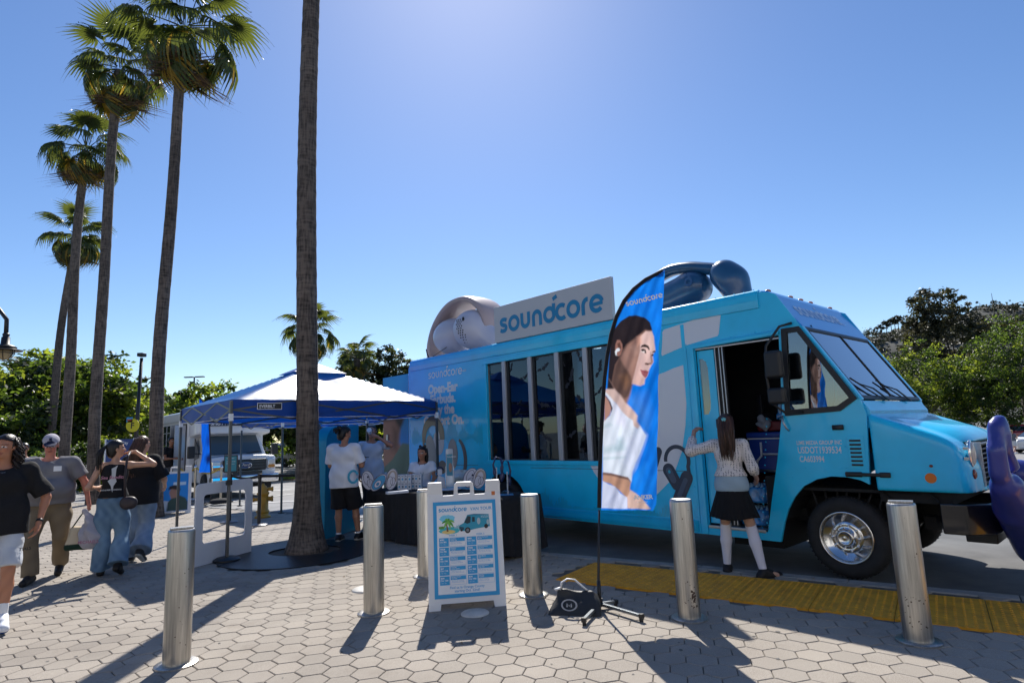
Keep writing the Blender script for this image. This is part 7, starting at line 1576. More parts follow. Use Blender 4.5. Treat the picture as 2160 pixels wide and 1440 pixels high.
# stack of product boxes
BXM = mt('carton white', (.60, .64, .72), .5); BXP = mt('carton print', (.06, .12, .2), .5)
rs = random.Random(12); k = 0
for row in range(2):
    for i in range(7):
        px = 843+i*7.2; q = G(px, 1032-(1.2 if i > 3 else 0), TZ); s_ = .052
        for dep in (0, .08):
            t = thing('product_box', 'small white product box, '+['leftmost', 'second', 'third', 'fourth', 'fifth', 'sixth', 'rightmost'][i]+' in the '+('bottom' if row == 0 else 'top')+' row'+('' if dep == 0 else ' at the back'), 'box', (q[0], q[1]+dep, TZ+row*.115), rs.uniform(-.08, .08), 'white product boxes stacked on the table')
            MB().box(-s_*.48, s_*.48, -.03, .03, 0, .112).build('carton', BXM, t, bevel=.002); MB().box(-s_*.3, s_*.3, -.0315, -.0302, .085, .095).build('print', BXP, t)
            MB().prism([(.014*cos(a), .045+.018*sin(a)) for a in np.linspace(0, 6.28, 12)[:-1]], O=(0, -.0312, 0), d0=0, d1=.0008).build('print', BXP if (i+row) % 2 else CYB, t)
q = G(838, 1040, TZ); t = thing('flat_box', 'flat white box lying at the near table edge', 'box', (q[0], q[1], TZ), .5); MB().box(-.16, .16, -.05, .05, 0, .035).build('lid', BXM, t, bevel=.003)
q = G(806, 1022, TZ); t = thing('plastic_bag', 'crumpled clear plastic bag behind the cut-outs', 'bag', (q[0], q[1]+.25, TZ)); s = SDF((-.2, -.15, 0), (.2, .15, .25), .012); s.ell((0, 0, .09), (.14, .09, .10), .02).folds(.03, 40, 8, 1.0); s.build('bag', mt('film', (.45, .55, .6), .15, spec=.9), t)
# displays on the right table
ACR = mt('acrylic', (.62, .72, .80), .08, spec=.9, trans=.5)
q = G(948, 1032, TZ); t = thing('display_stand', 'upright acrylic stand with a portrait card on the right table', 'display stand', (q[0], q[1]+.1, TZ), .1)
MB().box(-.055, .055, -.012, .012, .03, .60).build('panel', ACR, t, bevel=.004); o = MB().box(-.045, .045, -.016, -.0125, .20, .52).build('card', mt('card teal', (.03, .22, .34), .5), t); text('TAILORED', .03, PWHITE, o, (-.038, -.018, .47)); MB().ellipsoid((.012, -.017, .32), (.026, .002, .07), 12, 8).build('portrait', mt('poster skin', (.35, .2, .14), .6), o)
for x in (-.06, .06): MB().box(x-.005, x+.005, -.03, .03, 0, .34).build('rail', ACR, t)
MB().box(-.12, .12, -.08, .08, 0, .02).build('foot', ACR, t)
q = G(928, 1030, TZ); t = thing('earbud_display', 'small tilted white display block with dark earbuds', 'display stand', (q[0], q[1]+.06, TZ), .2); MB().prism([(-.08, 0), (.08, 0), (.06, .16), (-.03, .20)], O=(0, -.06, 0), d0=0, d1=.12).build('block', BXM, t, bevel=.004); MB().tube(arc(0, .26, .05, .05, 0, 300, 12) and [(.05*cos(a)-.0, 0, .27+.05*sin(a)) for a in np.linspace(0, 5, 12)], .012, 8).build('earbud', mt('bud navy', (.01, .02, .08), .3), t, smooth=True); MB().box(-.04, .03, -.03, .03, .20, .29).build('case', BXM, t, bevel=.01)
q = G(970, 1028, TZ); t = thing('plastic_bag', 'bundle of clear packaging beside the acrylic stand', 'bag', (q[0], q[1]+.15, TZ)); s = SDF((-.2, -.15, 0), (.2, .15, .35), .012); s.ell((0, 0, .13), (.13, .09, .14), .02).folds(.03, 40, 9, 1.0); s.build('bag', mt('film', (.45, .55, .6), .15, spec=.9), t)
q = G(945, 1033, TZ); t = thing('display_tray', 'round white tray under the displays', 'tray', (q[0]-.02, q[1]-.0, TZ)); MB().lathe([(.20, 0), (.22, .014), (.20, .018), (.002, .018)], 28).build('plate', BXM, t, smooth='auto')
q = G(1060, 1044, TZ); t = thing('headphone_stand', 'clear stand holding two navy ear-hook earphones on the right table', 'display stand', (q[0], q[1]+.0, TZ), .1)
for x in (-.07, .07): MB().box(x-.008, x+.008, -.02, .0, 0, .36-(.06 if x > 0 else 0)).build('rail', ACR, t)
MB().box(-.12, .14, -.07, .07, 0, .012).build('foot', mt('foot blue', (.02, .15, .4), .3), t); HN = mt('bud navy', (.01, .02, .08), .3)
for x0, z0 in ((-.06, .30), (.04, .25)):
    m = MB(); m.tube([(x0-.03, 0, z0), (x0-.05, 0, z0+.1), (x0-.01, 0, z0+.20), (x0+.05, 0, z0+.18), (x0+.075, 0, z0+.06), (x0+.06, 0, z0-.04)], [.02, .012, .012, .012, .014, .016], 10); m.ellipsoid((x0-.03, 0, z0+.0), (.028, .028, .055), 14, 10); m.ellipsoid((x0+.055, 0, z0-.07), (.026, .026, .06), 14, 10); m.build('earphone', HN, t, smooth=True)
# ================================================================ INSIDE THE TRUCK DOORWAY
def in_truck(u, w, z): return TR.matrix_world @ Vector((u, w, z)) if False else Vector(TR.location)+Vector((cos(radians(-47.33))*u-sin(radians(-47.33))*w, sin(radians(-47.33))*u+cos(radians(-47.33))*w, z))
CB = mt('cooler blue', (.008, .045, .28), .4); CW = mt('cooler white', (.62, .64, .68), .4); CR = mt('cooler red', (.16, .01, .015), .5); YAW = radians(-47.33)
t = thing('cooler', 'blue cooler with white handle frame in the truck doorway', 'cooler', in_truck(-.88, .55, 1.0), YAW)
MB().box(-.30, .30, 0, .38, 0, .40).build('tub', CB, t, bevel=.02); MB().box(-.32, .32, -.02, .40, .41, .48).build('lid', CB, t, bevel=.02); MB().box(-.31, .31, -.01, .39, .395, .41).build('rim', CW, t)
m = MB(); m.tube([(-.14, -.012, .36), (-.14, -.02, .20), (-.20, -.02, .14), (-.20, -.02, .03), (.20, -.02, .02), (.20, -.02, .14), (.14, -.02, .20), (.14, -.012, .36)], .014, 8); m.tube([(-.14, -.02, .22), (.14, -.02, .22)], .012, 8); m.build('handle', CW, t, smooth=True)
t = thing('cooler', 'dark red cooler on top of the blue one', 'cooler', in_truck(-.80, .60, 1.49), YAW); MB().box(-.28, .28, 0, .3, 0, .12).build('lid', CR, t, bevel=.02)
t = thing('cooler', 'dark red cooler standing on the truck floor behind the woman', 'cooler', in_truck(-1.05, 1.0, .41), YAW); MB().box(-.35, .30, 0, .35, 0, .75).build('tub', CR, t, bevel=.03); MB().box(-.36, .31, -.01, .36, .75, .82).build('lid', CR, t, bevel=.02)
FILM = mt('blue shrink film', (.01, .17, .42), .15, spec=.9, trans=.0, var=.45, vs=8, bump=.5, bs=12); BOT = mt('bottle water', (.25, .38, .46), .1, spec=.9)
def bottles(u, w, z, nx, ny, lab, rows=1, dx=.066):
    t = thing('water_pack', lab, 'bottle pack', in_truck(u, w, z), YAW, 'shrink-wrapped water bottles')
    bm_ = MB().lathe([(.030, 0), (.031, .15), (.020, .19), (.013, .20), (.013, .215)], 12); 
    me = bm_.mesh('bottle', BOT, True)
    for r_ in range(rows):
        for i in range(nx):
            for j in range(ny): o = bpy.data.objects.new('bottle', me); o.location = (i*dx, j*dx, r_*.225); link(o, t)
    s = SDF((-.08, -.08, -.02), (nx*dx+.02, ny*dx+.02, rows*.225+.05), .014); X, Y, Z = s.full(); f = np.maximum(np.maximum(np.abs(X-(nx-1)*dx/2)-(nx*dx/2+.003), np.abs(Y-(ny-1)*dx/2)-(ny*dx/2+.003)), np.abs(Z-.10*rows)-.085*rows); s.F = (f+0*X).astype(np.float32); s.folds(.018, 26, 3, 1.0); s.build('film', FILM, t)
bottles(-.72, .50, 1.62, 5, 4, 'small shrink-wrapped water pack on top of the red cooler', 1, .058)
bottles(-1.12, .20, .43, 7, 4, 'lower shrink-wrapped water pack on the truck floor', 1); bottles(-1.10, .22, .68, 7, 4, 'upper crumpled blue water pack under the blue cooler', 1)
t = thing('backpack', 'black backpack hanging beside the doorway', 'bag', in_truck(-1.10, .95, 1.05), YAW); s = SDF((-.25, -.2, -.1), (.3, .25, .8), .015); s.ell((0, 0, .33), (.17, .12, .33), .03).folds(.01, 20, 6, .8); s.build('pack', BLACKCLOTH, t)
t = thing('plush_bundle', 'small grey cloth bundle beside the water pack', 'cloth', in_truck(-.98, .60, 1.50), YAW); s = SDF((-.15, -.15, -.02), (.15, .15, .25), .01); s.ell((0, 0, .09), (.08, .07, .09), .02).folds(.03, 34, 6, .8); s.build('bundle', mt('grey plush', (.25, .27, .3), .9), t)
# ================================================================ VEHICLES IN THE BACKGROUND
GLB = glass('car glass', (.10, .12, .13), base=.14)
BW = mt('vehicle white', (.70, .71, .72), .3, coat=.6); GRB = mt('grille black', (.01, .01, .012), .35)
q = G(515, 1046); bf = Vector((.66, -.75, 0)).normalized()
BUS = thing('shuttle_bus', 'white shuttle bus parked left of the canopy, its passenger door open', 'bus', (q[0], q[1], 0), atan2(bf.y, bf.x))
s = .96
m = MB(); m.box(-7.0*s, -1.95*s, -1.22*s, 1.22*s, .42*s, 2.78*s); m.build('bus_body', BW, BUS, bevel=.10, seg=4)
S1 = SDF((-2.4*s, -1.35*s, 1.6*s), (-.6*s, 1.35*s, 2.9*s), .035); X, Y, Z = S1.full(); f = smx(smx(np.abs(Y)-1.18*s, np.abs(Z-2.30*s)-.46*s, .14), smx(X+1.05*s+.12*(Z-2.0*s)-.0, -(X+2.35*s), .1), .22); f = np.maximum(f, -(Z-1.88*s-.12*np.clip((X+1.8*s), 0, 1))); S1.F = (f+0*X).astype(np.float32); S1.build('cab_cap', BW, BUS)
S2 = SDF((-2.3*s, -1.1*s, .3*s), (.1*s, 1.1*s, 2.1*s), .03); X, Y, Z = S2.full(); top = Z-(1.27*s+.02*(X*-1)-.06*(np.abs(Y)/s)**2); wd = 1.0*s-.0*X
hood = smx(smx(top, np.abs(Y)-wd, .08), X+.08, .10); cabp = smx(np.abs(Y)-(.98*s-.18*np.clip(Z-1.25*s, 0, 1)), (Z-1.95*s), .08); ws_ = (Z-1.24*s)*.62+(X+.98*s)*1.0; cabp = np.maximum(cabp, ws_/1.18); f = np.minimum(hood, cabp); f = np.maximum(f, -(Z-.42*s)); f = np.maximum(f, -(X+2.25*s))
f = np.maximum(f, -np.where(np.abs(Y) > .68*s, np.sqrt((X+.80*s)**2+(Z-.38*s)**2)-.47*s, 1)); S2.F = (f+0*X).astype(np.float32); S2.build('cab', BW, BUS)
# windscreen follows the cab slope
def wp(y, z, o=.012): x = -.98*s-(z-1.24*s)*.62; n_ = Vector((1, 0, .62)).normalized(); return Vector((x, y, z))+n_*o
m = MB(); m.add([wp(-.86*s, 1.28*s), wp(.86*s, 1.28*s), wp(.76*s, 1.90*s), wp(-.76*s, 1.90*s)], [(0, 1, 2, 3)]); m.build('windscreen', mt('dark screen', (.05, .08, .10), .08, spec=.9), BUS)
for y in (-.35*s, .35*s): m = MB(); m.tube([wp(y, 1.29*s, .02), wp(y+.42*s, 1.34*s, .03)], .012, 5); m.build('wiper', BLACK, BUS)
g = MB().box(-.06, .02, -.66*s, .66*s, .78*s, 1.13*s).build('grille', GRB, BUS, bevel=.03)
for z in (.86, .95, 1.04): MB().box(.0, .035, -.6*s, .6*s, z*s, (z+.02)*s).build('grille_bar', DSTEEL, g)
o = MB().ellipsoid((.03, 0, .95*s), (.02, .19*s, .085*s), 20, 10).build('oval_badge', mt('badge navy', (.01, .03, .12), .3), g, smooth=True); 
m = MB(); m.tube([(.045, .19*s*cos(a), .95*s+.085*s*sin(a)) for a in np.linspace(0, 2*pi, 24)[:-1]], .009, 6, closed=True); m.build('badge_rim', CHROME, g); text('Ford', .11, CHROME, g, (.055, -.10, .925*s), A=(0, 1, 0), B=(0, 0, 1), N=(1, 0, 0), shear=.3)
for y in (-.83, .83):
    o = MB().box(-.10, -.015, (y-.13)*s, (y+.13)*s, .80*s, 1.12*s).build('headlight', CHROME, BUS, bevel=.03); MB().box(-.02, .0, (y-.10)*s, (y+.10)*s, .97*s, 1.09*s).build('lens', mt('clear lens', (.6, .62, .62), .1, spec=.9), o); MB().box(-.02, .0, (y-.10)*s, (y+.10)*s, .83*s, .93*s).build('lens', mt('amber lens2', (.5, .2, .04), .2), o)
MB().box(-.12, .16, -1.02*s, 1.02*s, .40*s, .66*s).build('bumper', CHROME, BUS, bevel=.05)
MB().box(-.05, .10, -.5*s, .5*s, .66*s, .76*s).build('air_dam', GRB, BUS)
m = MB().box(-1.02*s+.0, -1.0*s, -.86*s, .86*s, 2.22*s, 2.50*s); o = m.build('destination_board', mt('board navy', (.01, .02, .06), .4), BUS, bevel=.03); xo = -1.0*s+.004
text('UNIVERSAL CITY', .17*s, mt('board letters', (.55, .5, .6), .5), o, (xo, -.80*s, 2.38*s), A=(0, 1, 0), N=(1, 0, 0), bold=.002, sx=1.02); text('SHUTTLE SERVICE', .145*s, PWHITE, o, (xo, -.78*s, 2.25*s), A=(0, 1, 0), N=(1, 0, 0), bold=.003, sx=1.10)
ys_ = -1.225*s
MB().box(-2.75*s, -2.05*s, ys_-.02, ys_+.02, .45*s, 2.35*s).build('doorway', GRB, BUS)
for x in (-2.12, -2.72): MB().box((x-.03)*s, (x+.03)*s, ys_-.34*s, ys_-.01, .50*s, 2.30*s).build('door_frame', ALU, BUS)
for x0 in (-2.12, -2.72):
    MB().box((x0-.008)*s, (x0+.008)*s, ys_-.30*s, ys_-.03, .60*s, 2.22*s).build('door_glass', mt('door tint', (.08, .22, .25), .06, spec=.9), BUS)
for i in range(4):
    x = (-3.05-i*.95)*s; w_ = MB().box(x-.80*s, x, ys_-.010, ys_+.01, 1.55*s, 2.35*s).build('window', mt('tinted window', (.02, .03, .035), .05, spec=.9), BUS); MB().box(x-.80*s, x, ys_-.016, ys_-.010, 2.08*s, 2.11*s).build('rail', ALU, w_)
MB().box(-6.9*s, -2.0*s, ys_-.02, ys_, 2.42*s, 2.47*s).build('trim_strip', ALU, BUS)
m = MB(); m.prism([(-1.95*s, 1.1*s), (-1.4*s, 1.22*s), (-1.55*s, 1.55*s), (-1.95*s, 1.85*s)], O=(0, -1.0*s, 0), d0=-.0, d1=.02); m.build('side_window', mt('tinted window', (.02, .03, .035), .05, spec=.9), BUS)
m = MB().box(-.1, .1, -.1, .1, -.1, .1)
for sy in (-1, 1):
    m = MB(); m.tube([(-1.25*s, sy*.98*s, 1.35*s), (-1.1*s, sy*1.3*s, 1.38*s)], .02, 6); a = m.build('mirror_arm', BLACK, BUS); MB().box(-1.16*s, -1.02*s, sy*1.3*s-.10, sy*1.3*s+.10, 1.22*s, 1.60*s).build('mirror', BLACK, a, bevel=.03)
def cwheel(par, x, y, r, w, out, rimm=ALU):
    t = MB(); t.lathe([(r*.6, -w), (r*.95, -w), (r, -w*.8), (r, -w*.2), (r*.95, 0), (r*.62, .005)], 28, (x, y, r), (1, 0, 0), (0, 0, 1), (0, out, 0)); o = t.build('tyre', RUBBER, par, smooth=True); m = MB(); m.lathe([(r*.62, -.01), (r*.58, .006), (r*.5, -.02), (r*.2, -.01), (r*.16, .01), (.004, .012)], 24, (x, y, r), (1, 0, 0), (0, 0, 1), (0, out, 0)); m.build('rim', rimm, o, smooth=True)
for x in (-.80*s, -5.4*s):
    for sy in (-1, 1): cwheel(BUS, x, sy*(1.0 if x > -1 else 1.2)*s, .36*s, .22, sy)
m = MB(); m.box(-6.5*s, -.3*s, -.9*s, .9*s, .25*s, .45*s); m.build('chassis', CHASSISBLK, BUS)
m = MB(); sq = [(-1.78, .72), (-1.62, 1.02), (-1.45, .86), (-1.30, 1.04), (-1.38, .78), (-1.5, .62), (-1.62, .66)]; m.prism([(a*s-.25, b*s+.1) for a, b in sq], O=(0, -1.003*s, 0), d0=-.004, d1=.0); m.build('side_print', GRB, BUS)
# cars
def car(kind, col, label, loc, rz, group='cars in the parking lot', z=None):
    t = thing('parked_'+kind, label, 'car', loc, rz, group); bodym = mt('car '+str(col), col, .28, .15, coat=.8)
    L_, W_, H_ = {'suv': (4.6, 1.85, 1.68), 'sedan': (4.7, 1.8, 1.42), 'van': (5.2, 1.95, 2.0), 'pickup': (5.5, 1.95, 1.8)}[kind]
    D = SDF((-L_/2-.1, -W_/2-.1, .1), (L_/2+.1, W_/2+.1, H_+.1), .045); X, Y, Z = D.full(); belt = .60*H_ if kind != 'van' else .58*H_
    low = smx(smx(np.abs(X)-L_/2+.10*(Z-.5)**2, np.abs(Y)-W_/2+.05*np.abs(Z-.65), .12), smx(Z-belt-.03+.10*np.clip((X-L_*.18)/L_*3, 0, 1)**1.5, -(Z-.28), .06), .14)
    xf = {'suv': .16, 'sedan': .12, 'van': .26, 'pickup': .14}[kind]*L_; xr = {'suv': -.47, 'sedan': -.36, 'van': -.49, 'pickup': -.10}[kind]*L_
    gh = smx(smx(Z-H_+.03*(X/L_*2)**2, np.abs(Y)-W_/2+.10+.28*np.clip(Z-belt, 0, 1), .10), smx((X-xf-.0)+(Z-H_)*(1.25 if kind != 'van' else .9)-.0, -(X-xr)+(Z-H_)*(.35 if kind != 'sedan' else 1.1), .05), .10); gh = np.maximum(gh, -(Z-belt+.15))
    f = np.minimum(low, gh)
    for x in (-.30*L_, .31*L_): f = np.maximum(f, -np.where(np.abs(Y) > W_/2-.32, np.sqrt((X-x)**2+(Z-.34)**2)-.40, 1))
    D.F = (f+0*X).astype(np.float32); D.build('car_body', bodym, t)
    # glass, a shell just outside the upper body
    E = SDF((-L_/2, -W_/2-.1, belt), (L_/2, W_/2+.1, H_+.05), .04); X, Y, Z = E.full()
    gh = smx(smx(Z-H_+.03*(X/L_*2)**2, np.abs(Y)-W_/2+.10+.28*np.clip(Z-belt, 0, 1), .10), smx((X-xf)+(Z-H_)*(1.25 if kind != 'van' else .9), -(X-xr)+(Z-H_)*(.35 if kind != 'sedan' else 1.1), .05), .10)-.015
    gl = np.maximum(gh, np.maximum(Z-(H_-.13), -(Z-belt-.05))); pill = np.minimum(np.abs(X-(xf+xr)/2-.1)-.04, np.abs(X-(xf+xr)/2+.95)-.04) if kind != 'pickup' else np.abs(X-.05)-.04
    gl = np.maximum(gl, np.where(np.abs(Y) > W_/2-.45, -pill, -1)); E.F = (gl+0*X).astype(np.float32); E.build('car_glass', mt('car glass dark', (.012, .016, .018), .06, spec=.9), t)
    for x in (-.30*L_, .31*L_):
        for sy in (-1, 1): cwheel(t, x, sy*(W_/2-.02), .34, .22, sy)
    for sy in (-1, 1):
        MB().ellipsoid((L_/2-.10, sy*W_*.36, .62*belt/.9+.10), (.08, .17, .08), 12, 8).build('headlight', mt('clear lens', (.6, .62, .62), .1, spec=.9), t, smooth=True); MB().ellipsoid((-L_/2+.06, sy*W_*.38, .75), (.06, .12, .12), 12, 8).build('tail_light', mt('tail red', (.35, .01, .01), .3), t, smooth=True)
        MB().box(xf-.05, xf+.1, sy*(W_/2)-.0 if sy > 0 else -W_/2-.14, sy*(W_/2)+.14 if sy > 0 else -W_/2, belt, belt+.14).build('wing_mirror', bodym, t, bevel=.04)
    MB().box(L_/2-.06, L_/2+.02, -W_*.25, W_*.25, .42, .62).build('grille', GRB, t, bevel=.02)
    return t
def put(px, py, kind, col, lab, rz):
    p = GT(px, py); return car(kind, col, lab, (p[0], p[1], float(zg(p[0], p[1]))-.045), rz)
WC, GC, RC = (.62, .63, .64), (.25, .26, .28), (.42, .02, .025)
put(585, 983, 'van', (.60, .56, .57), 'pale van parked right of the shuttle bus, nose pointing right', -.35)
put(612, 975, 'suv', WC, 'white car partly hidden behind the pale van', -.5)
put(672, 974, 'suv', (.55, .57, .60), 'light grey SUV seen just right of the thick palm trunk', -1.2)
put(640, 968, 'sedan', GC, 'grey saloon behind the thick palm trunk', -.6)
put(560, 965, 'sedan', (.55, .55, .56), 'silver saloon in the row beyond the pale van', -.3)
put(700, 966, 'sedan', (.5, .5, .52), 'silver car between the cyan panel and the trunk', -.8)
put(900, 962, 'suv', WC, 'white SUV hidden beyond the truck tail', -.8)
put(2150, 931, 'suv', RC, 'red SUV parked at the right edge behind the walking woman', 3.0)
put(2215, 952, 'suv', WC, 'white SUV nosing in at the right edge below the red one', 2.9)
# traffic cone
p = GT(577, 984); t = thing('traffic_cone', 'small orange traffic cone beside the pale van', 'cone', (p[0], p[1], float(zg(p[0], p[1]))-.04)); MB().lathe([(.14, .03), (.02, .72)], 16).build('cone', mt('cone orange', (.6, .1, .02), .5), t, smooth='auto'); MB().box(-.2, .2, -.2, .2, 0, .03).build('foot', mt('cone orange', (.6, .1, .02), .5), t); MB().lathe([(.092, .32), (.066, .48)], 16, cap=False).build('band', PWHITE, t)
# ================================================================ BUILDING BEHIND THE CAMERA (pale facade made up for reflections and bounced sunlight)
FAC = mt('facade plaster', (.72, .70, .66), .85, var=.12, vs=.8)
bd = thing('building_behind_camera', 'long pale building behind the camera, facade made up for reflections and bounced light', 'building', (0, -21, 0))
mb = MB(); holes = []
for i in range(14):
    x = -48+i*7; holes += [[(x, .1), (x+4.6, .1), (x+4.6, 3.6), (x, 3.6)], [(x+.6, 5.4), (x+4, 5.4), (x+4, 8.0), (x+.6, 8.0)]]
plate(mb, [(-52, 0), (52, 0), (52, 11.5), (-52, 11.5)], holes, A=(-1, 0, 0), N=(0, 1, 0), t=.5); mb.build('wall', FAC, bd)
MB().box(-52, 52, -6, -5.5, 0, 11).build('back_wall', mt('shop dark', (.10, .10, .10), .6), bd); MB().box(-52.4, 52.4, -6, .6, 11.5, 12.1).build('cornice', FAC, bd)
for h in holes:
    a0, a1 = -h[1][0], -h[0][0]; MB().box(a0, a1, -.45, -.40, h[0][1], h[2][1]).build('window', mt('shop glass', (.03, .04, .05), .05, spec=.9), bd)
for x, y, H_ in ((-9, -11, 10), (-17, -13, 11), (4, -12, 10.5)):
    palm((x, y, -.03), (x+.3, y, H_), .2, .16, .9, 'palm in front of the stucco building behind the camera, '+('left' if x < -12 else 'middle' if x < 0 else 'right')+' one', 20+int(x), nf=30, nd=4, group='palms behind the viewpoint', trunk_res=30)
# ================================================================ THE PEOPLE
BLK = (26, 26, 29)
# 1 curly-haired walker at the left edge
g = G(-19, 1322)
p = Person('curly-haired walker in black T-shirt and light grey shorts, cut by the left edge', (g[0], g[1], 0), pi+.55, 1.73, skin=(186, 128, 98), head_yaw=-22, res=.008)
p.set(ankl=(-.10, .20, .12), kneel=(-.11, .16, .50), toel=(-.14, .37, .05), ankr=(.10, -.30, .16), kneer=(.10, -.02, .48), toer=(.12, -.16, .05), elbl=(-.33, -.06, 1.13), wril=(-.30, .06, .90)); p.curl = {'l': .45, 'r': .4}; p.palm['l'] = (.8, .5, 0)
p.body(); p.tee(BLK, hem=.82, sleeve=.9, loose=.04, folds=(.010, 16, 3, .5)); p.pants((196, 200, 206), to=.46, wide=.016, name='shorts', folds=(.009, 17, 4, .5)); p.shoes((225, 228, 235), (40, 70, 130), sock=(235, 235, 235), sockh=.30, shape=1.12); p.hair((28, 18, 14), 'curly', .40, 170, 2, wave=9, hl=2.6)
text('ESSENTIALS', .040, BLACK, p.root, (-.22, .165, .63), A=(cos(.35)*.99, .30, 0), B=(0, 0, 1), N=(0, 1, 0), bold=.001) if False else None
h = [o for o in p.root.children if o.name.startswith('shorts')][0]
text('ESSENTIALS', .036, BLACK, h, (-.085, .172, .66), A=(-.93, -.36, 0), B=(0, 0, 1), N=(-.36, .93, 0), bold=.001); text('FEAR OF GOD', .015, BLACK, h, (-.10, .172, .64), A=(-.93, -.36, 0), B=(0, 0, 1), N=(-.36, .93, 0))
m = MB(); w = p.P('wril'); e = p.P('elbl'); d = Vector(w-e).normalized(); m.tube([Vector(w)-d*.035, Vector(w)-d*.01], .029, 16); c = m.build('watch', BLACK, p.root, smooth=True)
m = MB(); n_ = p.P('nek'); m.tube([(n_[0]+.085*sin(a), n_[1]+.02+.098*cos(a), n_[2]-.045-.04*cos(a)) for a in np.linspace(-1.9, 1.9, 20)], .0025, 5); m.build('necklace', ALU, p.root)
# 2 man with cap and bags
g = G(93, 1221)
p = Person('heavy-set man in grey T-shirt, khaki trousers and a two-tone cap, walking with bags', (g[0], g[1], 0), pi+.45, 1.76, belly=.1, build=1.26, skin=(196, 128, 108), head_yaw=8, head_pitch=-22, lean=(0, .13), res=.009)
p.set(ankl=(-.10, -.28, .15), kneel=(-.14, .02, .50), toel=(-.11, -.14, .04), ankr=(.10, .18, .09), kneer=(.13, .18, .50), toer=(.12, .36, .035), elbl=(-.37, .10, 1.14), wril=(-.43, .16, .90), elbr=(.36, -.05, 1.13), wrir=(.38, .10, .90), hipl=(-.10, 0, .92), hipr=(.10, 0, .92)); p.curl = {'l': 1.1, 'r': .5}; p.palm['l'] = (1, 0, 0)
p.body(); p.tee((118, 118, 124), hem=.90, sleeve=.72, loose=.02, belly=.15, folds=(.008, 15, 6, .5)); p.pants((122, 108, 88), wide=.02, flare=.015, folds=(.012, 17, 7, .4)); p.shoes((34, 32, 32), (60, 58, 56), shape=1.15); p.hair((150, 140, 132), 'short')
def cap_(p, c1, c2):
    h, R, q = p.h, p.R, p.k; D = SDF(h-.25*q, h+.25*q, .007)
    def hp_(x, y, z): return h+R@(np.array([x, y, z])*q)
    D.ell(hp_(0, -.01, .045), np.array([.089, .108, .090])*q, .01, R); D.cut(hp_(0, 0, .045), R@np.array([0, -.12, -1])); D.ell(hp_(0, .120, .052), np.array([.068, .085, .009])*q, .012, R)
    a, b = lin(c1), lin(c2); 
    def col(V): L = (V-h)@R/q; r_ = np.where((L[:, 1] > .085)[:, None] & (L[:, 2] < .085)[:, None], b, a); m_ = (abs(L[:, 0]) < .015) & (abs(L[:, 2]-.100) < .013) & (L[:, 1] > 0); r_[m_] = b; return r_
    D.build('cap', CLOTHM, p.root, col)
cap_(p, (176, 172, 182), (28, 36, 66))
nm = MB().box(-.06, .02, -.002, .002, -.03, .03); nm.build('name_tag', PWHITE, p.root, loc=(-.10, .325, 1.34)); 
wl = p.root.matrix_basis @ Vector(p.P('wril')+np.array([0, .03, -.10]))
t = thing('shopping_bag', 'green and cream canvas tote hanging from the man in the cap', 'bag', (wl[0]-.02, wl[1], wl[2]-.46), .5)
TOT = vcol('tote canvas', .8); s = SDF((-.32, -.2, -.05), (.32, .2, .36), .011); X, Y, Z = s.full(); s.F = (smx(smx(np.abs(X-.0)-.20+.25*np.clip(Z-.05, 0, 1), np.abs(Y)-.09+.15*np.clip(Z, 0, 1), .04), smx(Z-.27, -Z, .05), .05)+0*X).astype(np.float32); s.folds(.012, 16, 9); s.build('bag_body', TOT, t, lambda V: np.where((V[:, 2:3] < .07), lin((18, 48, 34)), lin((206, 188, 158))))
m = MB(); m.tube([(-.13, 0, .26), (-.05, 0, .40), (0, 0, .47), (.04, 0, .40), (.10, 0, .26)], .008, 6, flat=2.2); m.build('strap', mt('strap green', (.01, .04, .025), .7), t, smooth=True)
t = thing('shopping_bag', 'crumpled white plastic shopping bag hanging beside the canvas tote', 'bag', (wl[0]+.10, wl[1]-.05, wl[2]-.44), .2)
s = SDF((-.22, -.2, -.05), (.22, .2, .48), .010); s.ell((0, 0, .14), (.13, .09, .15), .05).cone((0, 0, .24), (-.10, .02, .43), .08, .018, .06).folds(.022, 30, 12, .6); bo = s.build('bag_body', thin('white film', (.62, .60, .66), (.6, .55, .6), .35, .3, .1), t); text('MICHAELS', .05, mt('pink print', (.45, .2, .28), .5), bo, (-.10, -.105, .06), bold=.001)
# 3 woman shading her eyes
g = G(230, 1214)
p = Person('woman in black tank top and blue jeans seen from behind, shading her eyes', (g[0], g[1], 0), +.42, 1.67, female=True, skin=(196, 150, 122), head_yaw=-72, res=.008)
p.set(elbr=(.44, .02, 1.40), wrir=(.20, .17, 1.575), elbl=(-.27, -.10, 1.14), wril=(-.22, .16, 1.12), ankr=(.11, -.14, .16), kneer=(.11, .03, .50), toer=(.13, -.02, .04), ankl=(-.11, .08, .085), toel=(-.13, .25, .03)); p.hdir['r'] = (-.95, .15, -.05); p.palm['r'] = (0, -.2, -1); p.curl['r'] = .25
p.body()
TANK = CLOTHM; o = p.tee(BLK, hem=1.00, tank=True, loose=.006, folds=(.004, 26, 3, .4), open_neck=.035)
bk = p.root; JEAN = vcol('denim', .85, bump=.8, bs=22)
def jeans(V, seed=0, base=(62, 92, 122), hi=(128, 158, 182)):
    n = np.sin(V[:, 0]*61+seed+2*np.sin(V[:, 2]*23))*np.sin(V[:, 2]*17+V[:, 1]*20)+.6*np.sin(V[:, 2]*41+V[:, 0]*57+seed); t = np.clip(.38+.13*n+.35*np.exp(-((V[:, 2]-.45)/.2)**2), 0, 1)[:, None]; return lin(base)*(1-t)+lin(hi)*t
p.pants(lambda V: jeans(V, 1), wide=.022, flare=.045, mat_=JEAN, folds=(.011, 17, 9, .45), top=1.0)
